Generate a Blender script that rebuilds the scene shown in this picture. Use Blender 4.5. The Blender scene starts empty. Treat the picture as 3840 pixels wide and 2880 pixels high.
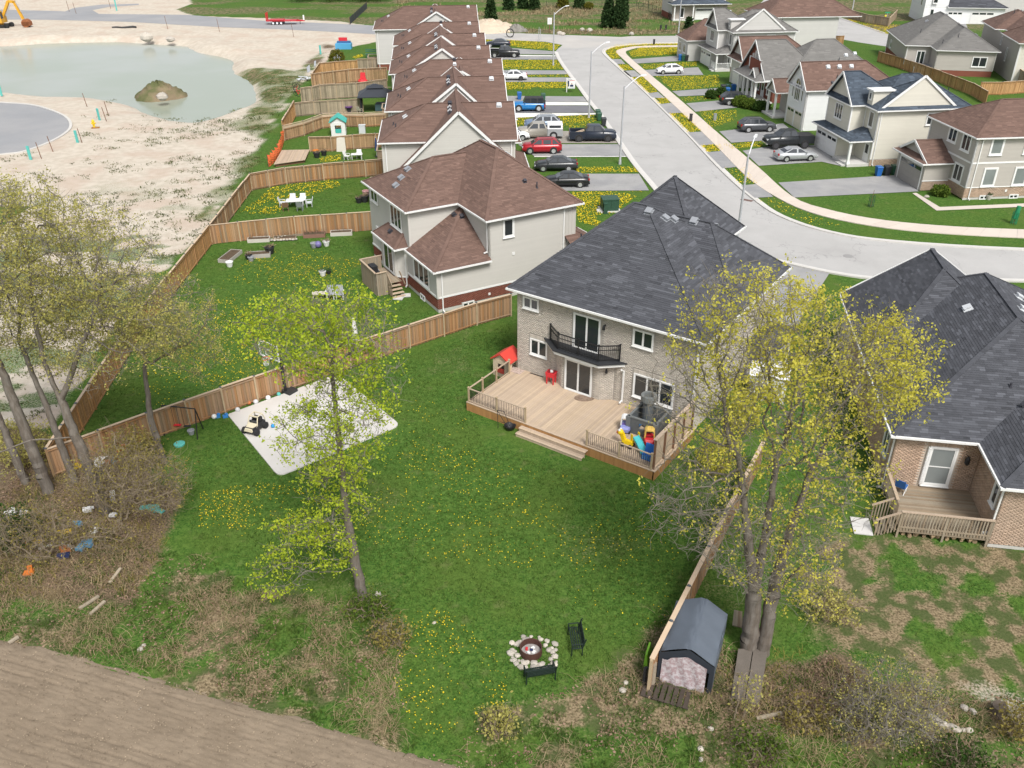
import bpy, math, random
import numpy as np
from mathutils import Vector, Matrix
random.seed(7)
RNG = np.random.default_rng(11)
SC = bpy.context.scene
COL = SC.collection
# ------------------------------------------------------------ camera, sky, sun, exposure
CAMH = 28.0
PITCH, ROLL = math.radians(30.12), math.radians(-0.2)
cam_d = bpy.data.cameras.new("camera")
cam = bpy.data.objects.new("camera", cam_d)
COL.objects.link(cam)
cam_d.sensor_width = 36.0
cam_d.lens = 36.0 * 3254.0 / 3840.0
cam_d.clip_start = 0.5
cam_d.clip_end = 6000
cam.matrix_world = (Matrix.Translation((0, 0, CAMH)) @ Matrix.Rotation(math.pi / 2 - PITCH, 4, 'X')
     @ Matrix.Rotation(ROLL, 4, 'Z'))
SC.camera = cam
SUN_EL, SUN_AZ = math.radians(52), math.radians(160)      # azimuth clockwise from +y
world = bpy.data.worlds.new("World")
SC.world = world
world.use_nodes = True
wn = world.node_tree
wn.nodes.clear()
w_sky = wn.nodes.new("ShaderNodeTexSky")
w_sky.sky_type = 'NISHITA'
w_sky.sun_disc = False
w_sky.sun_elevation = SUN_EL
w_sky.sun_rotation = SUN_AZ
w_sky.air_density = 1.0
w_sky.dust_density = 3.0
w_hs = wn.nodes.new("ShaderNodeHueSaturation")
w_hs.inputs['Saturation'].default_value = 0.3
w_bg = wn.nodes.new("ShaderNodeBackground")
w_bg.inputs['Strength'].default_value = 0.118
w_out = wn.nodes.new("ShaderNodeOutputWorld")
wn.links.new(w_sky.outputs[0], w_hs.inputs['Color'])
wn.links.new(w_hs.outputs[0], w_bg.inputs['Color'])
wn.links.new(w_bg.outputs[0], w_out.inputs[0])
sun_d = bpy.data.lights.new("sun", 'SUN')
sun_d.energy = 2.2
sun_d.angle = math.radians(16)
sun_d.color = (1.0, 0.965, 0.91)
sun = bpy.data.objects.new("sun", sun_d)
COL.objects.link(sun)
sdir = Vector((math.sin(SUN_AZ) * math.cos(SUN_EL), math.cos(SUN_AZ) * math.cos(SUN_EL), math.sin(SUN_EL)))
sun.rotation_euler = sdir.to_track_quat('Z', 'Y').to_euler()
sun.location = (0, -20, 60)
SC.view_settings.view_transform = 'Standard'
SC.view_settings.look = 'None'
SC.view_settings.gamma = 1.0
SC.view_settings.use_curve_mapping = False
SC.view_settings.exposure = 0.62
SC.render.engine = 'CYCLES'
SC.cycles.max_bounces = 5
SC.cycles.diffuse_bounces = 3
SC.cycles.glossy_bounces = 3
SC.cycles.transmission_bounces = 3
SC.cycles.transparent_max_bounces = 6
# survey: where the line of sight through a point of the 2212 px wide picture meets height z
_f, _cx, _cy, _s = 3254.0, 1920.0, 1440.0, 3840.0 / 2212.0
_fw = np.array([0, math.cos(PITCH), -math.sin(PITCH)])
_r = np.array([1.0, 0, 0])
_u = np.cross(_r, _fw)
_r2 = math.cos(ROLL) * _r + math.sin(ROLL) * _u
_u2 = -math.sin(ROLL) * _r + math.cos(ROLL) * _u
def G(x, y, z=0.0):
 d = (x * _s - _cx) * _r2 + (_cy - y * _s) * _u2 + _f * _fw
 t = (z - CAMH) / d[2]
 return np.array([d[0] * t, d[1] * t, z])
def GP(pts, z=0.0):
 return [tuple(G(x, y, z)[:2]) for x, y in pts]
def ZH(foot, x, y):
 """height of the picture point (x, y) standing above the ground point foot"""
 d = (x * _s - _cx) * _r2 + (_cy - y * _s) * _u2 + _f * _fw
 return CAMH + d[2] * math.hypot(foot[0], foot[1]) / math.hypot(d[0], d[1])
# ------------------------------------------------------------ materials
MATS = {}
def nodes_of(name):
 m = bpy.data.materials.new(name)
 m.use_nodes = True
 nt = m.node_tree
 b = nt.nodes["Principled BSDF"]
 return m, nt, b
def mth(nt, op, a, b=None, clamp=False):
 n = nt.nodes.new("ShaderNodeMath")
 n.operation = op
 n.use_clamp = clamp
 for i, v in enumerate((a, b)):
  if v is None: continue
  if hasattr(v, 'is_linked') or hasattr(v, 'links'): nt.links.new(v, n.inputs[i])
  else: n.inputs[i].default_value = v
 return n.outputs[0]
def noise(nt, vec, scale, detail=3.0, rough=0.55, dim='3D'):
 n = nt.nodes.new("ShaderNodeTexNoise")
 n.noise_dimensions = dim
 n.inputs['Scale'].default_value = scale
 n.inputs['Detail'].default_value = detail
 n.inputs['Roughness'].default_value = rough
 if vec is not None: nt.links.new(vec, n.inputs['Vector'])
 return n.outputs['Fac']
def rgbmix(nt, fac, a, b, mode='MIX'):
 n = nt.nodes.new("ShaderNodeMix")
 n.data_type = 'RGBA'
 n.blend_type = mode
 n.clamp_factor = True
 for s, v in ((n.inputs[0], fac), (n.inputs[6], a), (n.inputs[7], b)):
  if isinstance(v, (tuple, list)): s.default_value = tuple(v) + ((1,) if len(v) == 3 else ())
  elif isinstance(v, (int, float)): s.default_value = v
  else: nt.links.new(v, s)
 return n.outputs[2]
def ramp(nt, fac, lo, hi):
 n = nt.nodes.new("ShaderNodeMapRange")
 n.inputs['From Min'].default_value = lo
 n.inputs['From Max'].default_value = hi
 n.interpolation_type = 'SMOOTHSTEP'
 nt.links.new(fac, n.inputs['Value'])
 return n.outputs[0]
def mat(name, col, rough=0.7, var=0.12, scale=3.0, metal=0.0, tone=0.0, orand=0.0, alt=None, bump=0.0, bscale=30.0,
  spec=0.4, stretch=None, fine=0.0):
 """procedural material: base colour, mottled by noise, by the per-face 'tone' and by a per-object random"""
 if name in MATS: return MATS[name]
 m, nt, b = nodes_of(name)
 geo = nt.nodes.new("ShaderNodeNewGeometry")
 vec = geo.outputs['Position']
 if stretch:
  tc = nt.nodes.new("ShaderNodeTexCoord")
  mp = nt.nodes.new("ShaderNodeMapping")
  mp.inputs['Scale'].default_value = stretch
  nt.links.new(tc.outputs['Object'], mp.inputs['Vector'])
  vec = mp.outputs[0]
 base = tuple(col)
 f1 = noise(nt, vec, scale, 4)
 val = mth(nt, 'MULTIPLY', mth(nt, 'SUBTRACT', f1, 0.5), 2.4 * var)
 if fine:
  f2 = noise(nt, geo.outputs['Position'], scale * 14, 2)
  val = mth(nt, 'ADD', val, mth(nt, 'MULTIPLY', mth(nt, 'SUBTRACT', f2, 0.5), 2.4 * fine))
 c = base
 if alt is not None:
  if orand:
   oi = nt.nodes.new("ShaderNodeObjectInfo")
   c = rgbmix(nt, oi.outputs['Random'], base, alt)
  else:
   c = rgbmix(nt, ramp(nt, noise(nt, vec, scale * 0.37, 3), 0.38, 0.62), base, alt)
 if tone:
  at = nt.nodes.new("ShaderNodeAttribute")
  at.attribute_name = 'tone'
  val = mth(nt, 'ADD', val, mth(nt, 'MULTIPLY', at.outputs['Fac'], tone))
 if orand:
  oi = nt.nodes.new("ShaderNodeObjectInfo")
  r2 = mth(nt, 'FRACT', mth(nt, 'MULTIPLY', oi.outputs['Random'], 7.31))
  val = mth(nt, 'ADD', val, mth(nt, 'MULTIPLY', mth(nt, 'SUBTRACT', r2, 0.5), 2 * orand))
 mul = mth(nt, 'ADD', val, 1.0)
 comb = nt.nodes.new("ShaderNodeCombineColor")
 for i in range(3): nt.links.new(mul, comb.inputs[i])
 out = rgbmix(nt, 1.0, c, comb.outputs[0], 'MULTIPLY')
 nt.links.new(out, b.inputs['Base Color'])
 b.inputs['Roughness'].default_value = rough
 b.inputs['Metallic'].default_value = metal
 b.inputs['Specular IOR Level'].default_value = spec
 if bump:
  bp = nt.nodes.new("ShaderNodeBump")
  bp.inputs['Strength'].default_value = bump
  bp.inputs['Distance'].default_value = 0.02
  nt.links.new(noise(nt, geo.outputs['Position'], bscale, 3), bp.inputs['Height'])
  nt.links.new(bp.outputs[0], b.inputs['Normal'])
 MATS[name] = m
 return m
# ------------------------------------------------------------ mesh building
class MB:
 def __init__(s): s.v, s.f, s.t = [], [], []
 def face(s, pts, tone=0.0):
  i = len(s.v); s.v.extend([tuple(p) for p in pts]); s.f.append(tuple(range(i, i + len(pts)))); s.t.append(tone); return s
 def hexa(s, p, tone=0.0):           # 8 corners: bottom ring 0-3, top ring 4-7
  i = len(s.v); s.v.extend([tuple(q) for q in p])
  for f in ((3, 2, 1, 0), (4, 5, 6, 7), (0, 1, 5, 4), (1, 2, 6, 5), (2, 3, 7, 6), (3, 0, 4, 7)):
   s.f.append(tuple(i + k for k in f)); s.t.append(tone)
  return s
 def box(s, x0, y0, z0, x1, y1, z1, tone=0.0):
  return s.hexa([(x0, y0, z0), (x1, y0, z0), (x1, y1, z0), (x0, y1, z0), (x0, y0, z1), (x1, y0, z1), (x1, y1, z1), (x0, y1, z1)], tone)
 def cbox(s, c, d, rz=0.0, tone=0.0):
  ca, sa = math.cos(rz), math.sin(rz); p = []
  for z in (-.5, .5):
   for x, y in ((-.5, -.5), (.5, -.5), (.5, .5), (-.5, .5)):
    X, Y = x * d[0], y * d[1]
    p.append((c[0] + X * ca - Y * sa, c[1] + X * sa + Y * ca, c[2] + z * d[2]))
  return s.hexa(p, tone)
 def beam(s, a, b, w, h, tone=0.0, up=(0, 0, 1)):
  a, b = Vector(a), Vector(b); d = (b - a).normalized(); u = Vector(up)
  r = d.cross(u)
  if r.length < 1e-4: r = d.cross(Vector((1, 0, 0)))
  r = r.normalized() * (w / 2); n = r.cross(d).normalized() * (h / 2)
  return s.hexa([a - r - n, a + r - n, b + r - n, b - r - n, a - r + n, a + r + n, b + r + n, b - r + n], tone)
 def prism(s, poly, z0, z1, tone=0.0):
  n = len(poly); i = len(s.v)
  s.v.extend([(x, y, z0) for x, y in poly]); s.v.extend([(x, y, z1) for x, y in poly])
  s.f.append(tuple(i + n - 1 - k for k in range(n))); s.f.append(tuple(i + n + k for k in range(n)))
  s.t += [tone, tone]
  for k in range(n):
   j = (k + 1) % n; s.f.append((i + k, i + j, i + n + j, i + n + k)); s.t.append(tone)
  return s
 def tube(s, a, b, r0, r1=None, n=8, caps=True, tone=0.0):
  r1 = r0 if r1 is None else r1
  a, b = Vector(a), Vector(b); d = (b - a).normalized()
  x = d.orthogonal().normalized(); y = d.cross(x); i = len(s.v)
  for c, r in ((a, r0), (b, r1)):
   for k in range(n):
    q = 2 * math.pi * k / n; s.v.append(tuple(c + x * (r * math.cos(q)) + y * (r * math.sin(q))))
  for k in range(n):
   j = (k + 1) % n; s.f.append((i + k, i + j, i + n + j, i + n + k)); s.t.append(tone)
  if caps:
   s.f.append(tuple(i + n - 1 - k for k in range(n))); s.f.append(tuple(i + n + k for k in range(n))); s.t += [tone, tone]
  return s
 def path(s, pts, r, n=6, tone=0.0):
  for a, b in zip(pts, pts[1:]): s.tube(a, b, r, r, n, True, tone)
  return s
 def lathe(s, c, prof, n=12, tone=0.0):       # prof: (radius, z)
  i = len(s.v)
  for r, z in prof:
   for k in range(n):
    q = 2 * math.pi * k / n; s.v.append((c[0] + r * math.cos(q), c[1] + r * math.sin(q), c[2] + z))
  m = len(prof)
  for a in range(m - 1):
   for k in range(n):
    j = (k + 1) % n; s.f.append((i + a * n + k, i + a * n + j, i + (a + 1) * n + j, i + (a + 1) * n + k)); s.t.append(tone)
  s.f.append(tuple(i + n - 1 - k for k in range(n))); s.f.append(tuple(i + (m - 1) * n + k for k in range(n))); s.t += [tone, tone]
  return s
 def ball(s, c, r, n=10, m=6, sq=1.0, tone=0.0):
  return s.lathe(c, [(max(r * math.sin(math.pi * k / m), .002), -r * sq * math.cos(math.pi * k / m)) for k in range(m + 1)], n, tone)
 def mesh(s, name, m, smooth=False):
  me = bpy.data.meshes.new(name); me.from_pydata(s.v, [], s.f)
  if any(s.t):
   at = me.attributes.new('tone', 'FLOAT', 'FACE'); at.data.foreach_set('value', np.array(s.t, dtype=np.float32))
  if m is not None: me.materials.append(m)
  if smooth: me.polygons.foreach_set('use_smooth', np.ones(len(me.polygons), dtype=bool))
  me.update(); return me
 def build(s, name, m, parent=None, smooth=False, loc=None, rz=0.0):
  return ob(name, s.mesh(name, m, smooth), parent, loc, rz)
def ob(name, me, parent=None, loc=None, rz=0.0):
 o = bpy.data.objects.new(name, me); COL.objects.link(o)
 if loc is not None: o.location = loc
 if rz: o.rotation_euler = (0, 0, rz)
 if parent is not None: o.parent = parent
 return o
def npmesh(name, v, f, m, tone=None, smooth=False, vcol=None):
 """big mesh from arrays: v (n,3), f (k,3|4)"""
 v = np.asarray(v, dtype=np.float32); f = np.asarray(f, dtype=np.int32); k, w = f.shape
 me = bpy.data.meshes.new(name)
 me.vertices.add(len(v)); me.vertices.foreach_set('co', v.ravel())
 me.loops.add(k * w); me.loops.foreach_set('vertex_index', f.ravel())
 me.polygons.add(k); me.polygons.foreach_set('loop_start', np.arange(k, dtype=np.int32) * w)
 if tone is not None:
  at = me.attributes.new('tone', 'FLOAT', 'FACE'); at.data.foreach_set('value', np.asarray(tone, dtype=np.float32))
 if vcol is not None:
  at = me.color_attributes.new('mask', 'FLOAT_COLOR', 'POINT'); at.data.foreach_set('color', np.asarray(vcol, dtype=np.float32).ravel())
 if smooth: me.polygons.foreach_set('use_smooth', np.ones(k, dtype=bool))
 if m is not None: me.materials.append(m)
 me.update(calc_edges=True); return me
def tag(o, label=None, cat=None, group=None, kind=None):
 if label: o['label'] = label
 if cat: o['category'] = cat
 if group: o['group'] = group
 if kind: o['kind'] = kind
 return o
def thing(name, label, cat, loc=(0, 0, 0), rz=0.0, group=None):
 o = bpy.data.objects.new(name, None); COL.objects.link(o)
 o.empty_display_size = .3; o.location = tuple(loc) if len(loc) == 3 else (loc[0], loc[1], 0); o.rotation_euler = (0, 0, rz)
 return tag(o, label, cat, group)
KIDS = {}
def copy_tree(root, loc, rz, label, group=None):
 c = root.copy(); COL.objects.link(c); c.location = tuple(loc) if len(loc) == 3 else (loc[0], loc[1], 0); c.rotation_euler = (0, 0, rz); c['label'] = label
 if group: c['group'] = group
 for ch in root.children:
  d = ch.copy(); COL.objects.link(d); d.parent = c
  for g in ch.children:
   e = g.copy(); COL.objects.link(e); e.parent = d
 return c
def stuff(name, me, label, cat=None):
 return tag(ob(name, me), label, cat, None, 'stuff')
def structure(name, me, parent=None):
 return tag(ob(name, me, parent), kind='structure')
# polygon tools
def inside(P, poly):
 x, y = P[:, 0], P[:, 1]; r = np.zeros(len(P), bool); n = len(poly)
 for i in range(n):
  x0, y0 = poly[i]; x1, y1 = poly[(i + 1) % n]
  if y0 == y1: continue
  c = (y0 > y) != (y1 > y)
  r ^= c & (x < (x1 - x0) * (y - y0) / (y1 - y0) + x0)
 return r
def sdist(P, poly):
 """signed distance, positive inside"""
 d = np.full(len(P), 1e9); n = len(poly)
 for i in range(n):
  a = np.array(poly[i]); b = np.array(poly[(i + 1) % n]); ab = b - a
  t = np.clip(((P - a) @ ab) / (ab @ ab + 1e-9), 0, 1)
  d = np.minimum(d, np.hypot(P[:, 0] - a[0] - t * ab[0], P[:, 1] - a[1] - t * ab[1]))
 return np.where(inside(P, poly), d, -d)
def smooth(x, a, b):
 t = np.clip((x - a) / (b - a), 0, 1); return t * t * (3 - 2 * t)
_perm = RNG.random((64, 64))
def vnoise(x, y, s):
 x = np.asarray(x) / s; y = np.asarray(y) / s
 xi = np.floor(x).astype(int); yi = np.floor(y).astype(int); fx = x - xi; fy = y - yi
 fx = fx * fx * (3 - 2 * fx); fy = fy * fy * (3 - 2 * fy)
 g = lambda a, b: _perm[a % 64, b % 64]
 return (g(xi, yi) * (1 - fx) * (1 - fy) + g(xi + 1, yi) * fx * (1 - fy) + g(xi, yi + 1) * (1 - fx) * fy + g(xi + 1, yi + 1) * fx * fy)
def fbm(x, y, s, o=3):
 r = 0; a = 1; t = 0
 for i in range(o):
  r = r + a * vnoise(x + 17.3 * i, y - 9.1 * i, s / 2 ** i); t += a; a *= .5
 return r / t
def scatter(poly, dens, seed=0):
 """random points of a given density (per square metre) in a polygon"""
 p = np.array(poly); lo, hi = p.min(0), p.max(0); r = np.random.default_rng(seed)
 n = int((hi - lo).prod() * dens); P = lo + r.random((n, 2)) * (hi - lo)
 return P[inside(P, poly)]
# ============================================================ the ground
c1 = lambda x, y: (x / 3.0, y / 3.0)                                  # construction site survey frame
c3 = lambda x, y: (1036.9 + .2344 * x, .2344 * y)                     # street, north part
c4 = lambda x, y: (1440.1 + .349 * x, .349 * y)                       # street, bend
c7 = lambda x, y: (1474.7 + x / 3.0, 518.4 + y / 3.0)
P1 = lambda L, z=0.0: GP([c1(*p) for p in L], z)
P3 = lambda L, z=0.0: GP([c3(*p) for p in L], z)
P4 = lambda L, z=0.0: GP([c4(*p) for p in L], z)
FIELD = GP([(-400, 1335), (-100, 1366), (0, 1383), (100, 1400), (212, 1429), (425, 1493), (600, 1542), (737, 1581), (860, 1622), (985, 1652), (1060, 1700), (1000, 1900), (-900, 1900)])
ROUGH = [GP([(-300, 980), (0, 1010), (180, 1120), (330, 1190), (430, 1200), (560, 1270), (700, 1300), (850, 1305), (880, 1400), (850, 1500), (880, 1590), (985, 1652), (985, 1750), (-300, 1750)]),
         GP([(985, 1655), (1040, 1545), (1160, 1505), (1330, 1450), (1390, 1400), (1420, 1320), (1560, 1390), (1660, 1440), (1800, 1430), (1900, 1480), (2080, 1490), (2500, 1560), (2500, 1850), (985, 1850)])]
LITTER = [GP([(-300, 860), (60, 900), (110, 965), (330, 965), (385, 1080), (350, 1200), (280, 1300), (0, 1300), (-300, 1280)]),
          GP([(1640, 1400), (1790, 1410), (1870, 1455), (1830, 1540), (1700, 1580), (1560, 1540), (1560, 1440)])]
PALEPATH = [GP([(2070, 1480), (2140, 1470), (2300, 1530), (2300, 1640), (2190, 1590)])]
PATCHY = GP([(1700, 1170), (1850, 1160), (2300, 1190), (2300, 1500), (2060, 1480), (1900, 1440), (1780, 1380)])
SITE = GP([(-800, 960), (-100, 930), (105, 925), (300, 640), (400, 545), (455, 488), (535, 385), (575, 345), (560, 330), (610, 240), (660, 185), (730, 108), (838, 86), (838, 62), (740, 46), (600, 40), (420, 34), (380, 20), (415, 8), (380, -60), (-400, -60), (-900, 200)])
VERGE = GP([(455, 470), (520, 390), (575, 330), (620, 240), (660, 170), (720, 100), (700, 95), (655, 150), (560, 150), (510, 150), (560, 205), (520, 245), (480, 270), (560, 290), (520, 340), (470, 390), (430, 440), (420, 480)])
POND = P1([(-1600, 320), (-300, 315), (0, 305), (270, 285), (750, 276), (1200, 306), (1280, 340), (1400, 370), (1480, 400), (1500, 480), (1600, 520), (1640, 600), (1620, 670), (1480, 740), (1290, 800), (1170, 790), (1000, 730), (850, 680), (700, 645), (350, 625), (100, 615), (0, 620), (-300, 640), (-1600, 700)], -1.0)
CUL = P1([(-900, 640), (-200, 650), (0, 665), (200, 680), (330, 715), (420, 755), (458, 800), (442, 850), (330, 920), (150, 985), (0, 1005), (-300, 1060), (-900, 1100)])
SROAD = GP([(-300, 20), (0, 21), (200, 30), (573, 45), (838, 57), (1022, 70), (1022, 84), (838, 76), (600, 63), (270, 47), (0, 42), (-300, 40)])
FARGRASS = GP([(838, 62), (838, -60), (2300, -60), (2300, 60), (1487, 77), (1201, 75), (1041, 70)])
def ground_colours(P):
 w = 1.2 * (fbm(P[:, 0], P[:, 1], 3.0, 3) - .5)
 site = smooth(sdist(P, SITE) + w, -.3, .6)
 ver = smooth(sdist(P, VERGE) + 5 * (fbm(P[:, 0], P[:, 1], 4, 3) - .5), -1.5, 1.5) * (.62 + .38 * smooth(fbm(P[:, 0], P[:, 1], 2.2, 3), .40, .56))
 weeds = smooth(fbm(P[:, 0] * .55, P[:, 1], 2.6, 4), .50, .60) * smooth(-P[:, 0] * .35 - P[:, 1], -100, -55) * .6
 rough = np.zeros(len(P)); lit = np.zeros(len(P))
 for q in ROUGH: rough = np.maximum(rough, smooth(sdist(P, q) + 2.6 * (fbm(P[:, 0], P[:, 1], 2.4, 4) - .5), -.9, .9))
 for q in LITTER: lit = np.maximum(lit, smooth(sdist(P, q) + 2.5 * (fbm(P[:, 0], P[:, 1], 2, 4) - .5), -.9, 1.1))
 pale = np.zeros(len(P))
 for q in PALEPATH: pale = np.maximum(pale, smooth(sdist(P, q) + w, -.5, .6))
 pat = smooth(sdist(P, PATCHY) + w, -1.5, 1.0) * smooth(fbm(P[:, 0] + 40, P[:, 1], 1.5, 4), .34, .52)
 grn = smooth(fbm(P[:, 0] + 9, P[:, 1] + 30, 1.5, 4), .38, .58)
 gravel = np.clip(site * (1 - .85 * ver) * (1 - weeds), 0, 1)
 gravel = np.maximum(gravel, pale * .5)
 rough = np.maximum(rough * (1 - .75 * grn), pat * .9)
 rough = np.maximum(rough, site * ver * .62)
 far = smooth(sdist(P, FARGRASS), 0, 2) * smooth(fbm(P[:, 0] * .4, P[:, 1], 6, 3), .42, .6)
 rough = np.maximum(rough, .75 * far)
 rough = np.maximum(rough, .62 * (1 - site) * smooth(P[:, 1], 185, 205) * smooth(fbm(P[:, 0] * .3, P[:, 1], 5, 3), .3, .6))
 worn = smooth(fbm(P[:, 0] - 13, P[:, 1] + 5, 3.4, 4), .60, .72) * .35 * (P[:, 1] < 60)
 rough = np.maximum(rough, worn)
 z = np.zeros(len(P))
 pd = sdist(P, POND)
 z -= 2.2 * smooth(pd, -3.5, 2.5)
 lit = np.maximum(lit, site * smooth(pd, -4.5, -1) * (.25 + .3 * fbm(P[:, 0], P[:, 1], 3)))
 lit = np.maximum(lit, site * .8 * smooth(P[:, 1], 158, 164) * smooth(-P[:, 1], -190, -180) * smooth(-P[:, 0], 12, 30) * smooth(fbm(P[:, 0], P[:, 1], 9, 3), .25, .42))
 z += site * (1.1 * (fbm(P[:, 0], P[:, 1], 9, 5) - .5) + .25 * (fbm(P[:, 0] * .3, P[:, 1], 2.4, 3) - .5)) * smooth(-np.abs(pd), -30, -3) * smooth(sdist(P, SITE), .5, 4) * smooth(-sdist(P, CUL), .5, 5) * smooth(-sdist(P, SROAD), 1, 8)
 z += .16 * (fbm(P[:, 0], P[:, 1], 1.4, 3) - .5) * np.maximum(rough * (P[:, 1] < 36), lit * (P[:, 1] < 60))
 z += .05 * (fbm(P[:, 0], P[:, 1], 2.5, 3) - .5) * (P[:, 1] < 75)
 z -= .3 * smooth(sdist(P, FIELD), .3, 1.2)
 return np.stack([1 - np.maximum(np.maximum(gravel, rough), lit), gravel, rough, lit], 1), z, site
def ground_material():
 m, nt, b = nodes_of("ground")
 geo = nt.nodes.new("ShaderNodeNewGeometry"); pos = geo.outputs['Position']
 at = nt.nodes.new("ShaderNodeAttribute"); at.attribute_name = 'mask'
 sp = nt.nodes.new("ShaderNodeSeparateColor"); nt.links.new(at.outputs['Color'], sp.inputs[0])
 n1 = noise(nt, pos, 9.0, 5, .7); n2 = noise(nt, pos, 1.1, 4); n3 = noise(nt, pos, .22, 3); n4 = noise(nt, pos, 28, 3, .7)
 per = mth(nt, 'MULTIPLY', mth(nt, 'SUBTRACT', n1, .5), 1.3)
 edge = lambda s: ramp(nt, mth(nt, 'ADD', s, per), .25, .75)
 n5 = noise(nt, pos, 3.2, 4, .6); lawn = rgbmix(nt, ramp(nt, n1, .36, .64), (.026, .072, .012), (.083, .162, .027))
 lawn = rgbmix(nt, mth(nt, 'MULTIPLY', ramp(nt, n5, .45, .68), .65), lawn, (.115, .195, .04))
 lawn = rgbmix(nt, mth(nt, 'MULTIPLY', ramp(nt, n3, .42, .66), .5), lawn, (.092, .14, .026))
 lawn = rgbmix(nt, mth(nt, 'MULTIPLY', ramp(nt, n2, .57, .73), .45), lawn, (.15, .155, .062))
 lawn = rgbmix(nt, mth(nt, 'MULTIPLY', ramp(nt, n4, .50, .70), .5), lawn, (.022, .055, .012))
 gra = rgbmix(nt, ramp(nt, n2, .35, .65), (.47, .415, .34), (.54, .485, .41))
 gra = rgbmix(nt, mth(nt, 'MULTIPLY', ramp(nt, n3, .46, .66), .6), gra, (.45, .355, .285))
 gra = rgbmix(nt, mth(nt, 'MULTIPLY', ramp(nt, n1, .57, .72), .5), gra, (.25, .22, .16))
 rou = rgbmix(nt, ramp(nt, n1, .38, .60), (.105, .08, .045), (.30, .235, .145))
 rou = rgbmix(nt, mth(nt, 'MULTIPLY', ramp(nt, n2, .42, .58), .85), rou, (.05, .085, .022))
 rou = rgbmix(nt, mth(nt, 'MULTIPLY', ramp(nt, n4, .52, .66), .5), rou, (.06, .045, .028))
 lit = rgbmix(nt, ramp(nt, n1, .36, .64), (.06, .045, .027), (.19, .138, .09))
 lit = rgbmix(nt, mth(nt, 'MULTIPLY', ramp(nt, n4, .52, .66), .45), lit, (.28, .21, .16))
 c = rgbmix(nt, edge(sp.outputs[2]), lawn, rou)
 c = rgbmix(nt, edge(at.outputs['Alpha']), c, lit)
 c = rgbmix(nt, edge(sp.outputs[1]), c, gra)
 nt.links.new(c, b.inputs['Base Color'])
 b.inputs['Roughness'].default_value = .95; b.inputs['Specular IOR Level'].default_value = .1
 bp = nt.nodes.new("ShaderNodeBump"); bp.inputs['Strength'].default_value = .7; bp.inputs['Distance'].default_value = .06
 nt.links.new(n1, bp.inputs['Height']); nt.links.new(bp.outputs[0], b.inputs['Normal'])
 return m
M_GROUND = ground_material()
def ground_grid(x0, x1, y0, y1, st):
 nx, ny = int(round((x1 - x0) / st)) + 1, int(round((y1 - y0) / st)) + 1
 X, Y = np.meshgrid(np.linspace(x0, x1, nx), np.linspace(y0, y1, ny))
 P = np.stack([X.ravel(), Y.ravel()], 1)
 mk, z, site = ground_colours(P)
 ed = np.minimum(np.minimum(P[:, 0] - x0, x1 - P[:, 0]), np.minimum(P[:, 1] - y0, y1 - P[:, 1]))
 z = z * smooth(ed, 0, 2)
 i = (np.arange(ny - 1)[:, None] * nx + np.arange(nx - 1)[None]).ravel()
 F = np.stack([i, i + 1, i + nx + 1, i + nx], 1)
 fm = mk[F].mean(1); fs = site[F].mean(1)
 kind = np.where(fs > .5, 1, np.where(np.maximum(fm[:, 2], fm[:, 3]) > .5, 2, 0))
 V = np.c_[P, z]
 for k, nm in ((0, 'lawn'), (1, 'construction_ground'), (2, 'rough_ground')):
  f = F[kind == k]
  if len(f) == 0: continue
  u, inv = np.unique(f, return_inverse=True)
  structure(nm, npmesh(nm, V[u], inv.reshape(f.shape), M_GROUND, vcol=mk[u], smooth=True))
ground_grid(-48, 48, 12, 84, .4)
ground_grid(-192, 192, 84, 300, 1.2)
for k, (a, bb) in enumerate((((-3000, -400), (3000, 12)), ((-3000, 300), (3000, 4000)), ((-3000, 12), (-192, 300)), ((192, 12), (3000, 300)), ((-192, 12), (-48, 84)), ((48, 12), (192, 84)))):
 (x0, y0), (x1, y1) = a, bb
 X, Y = np.meshgrid(np.linspace(x0, x1, 5), np.linspace(y0, y1, 5)); V = np.c_[X.ravel(), Y.ravel(), np.zeros(25)]
 i = (np.arange(4)[:, None] * 5 + np.arange(4)[None]).ravel()
 structure('ground', npmesh('ground', V, np.stack([i, i + 1, i + 6, i + 5], 1), M_GROUND, vcol=np.tile([.7, 0, .3, 0], (25, 1))))
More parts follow.
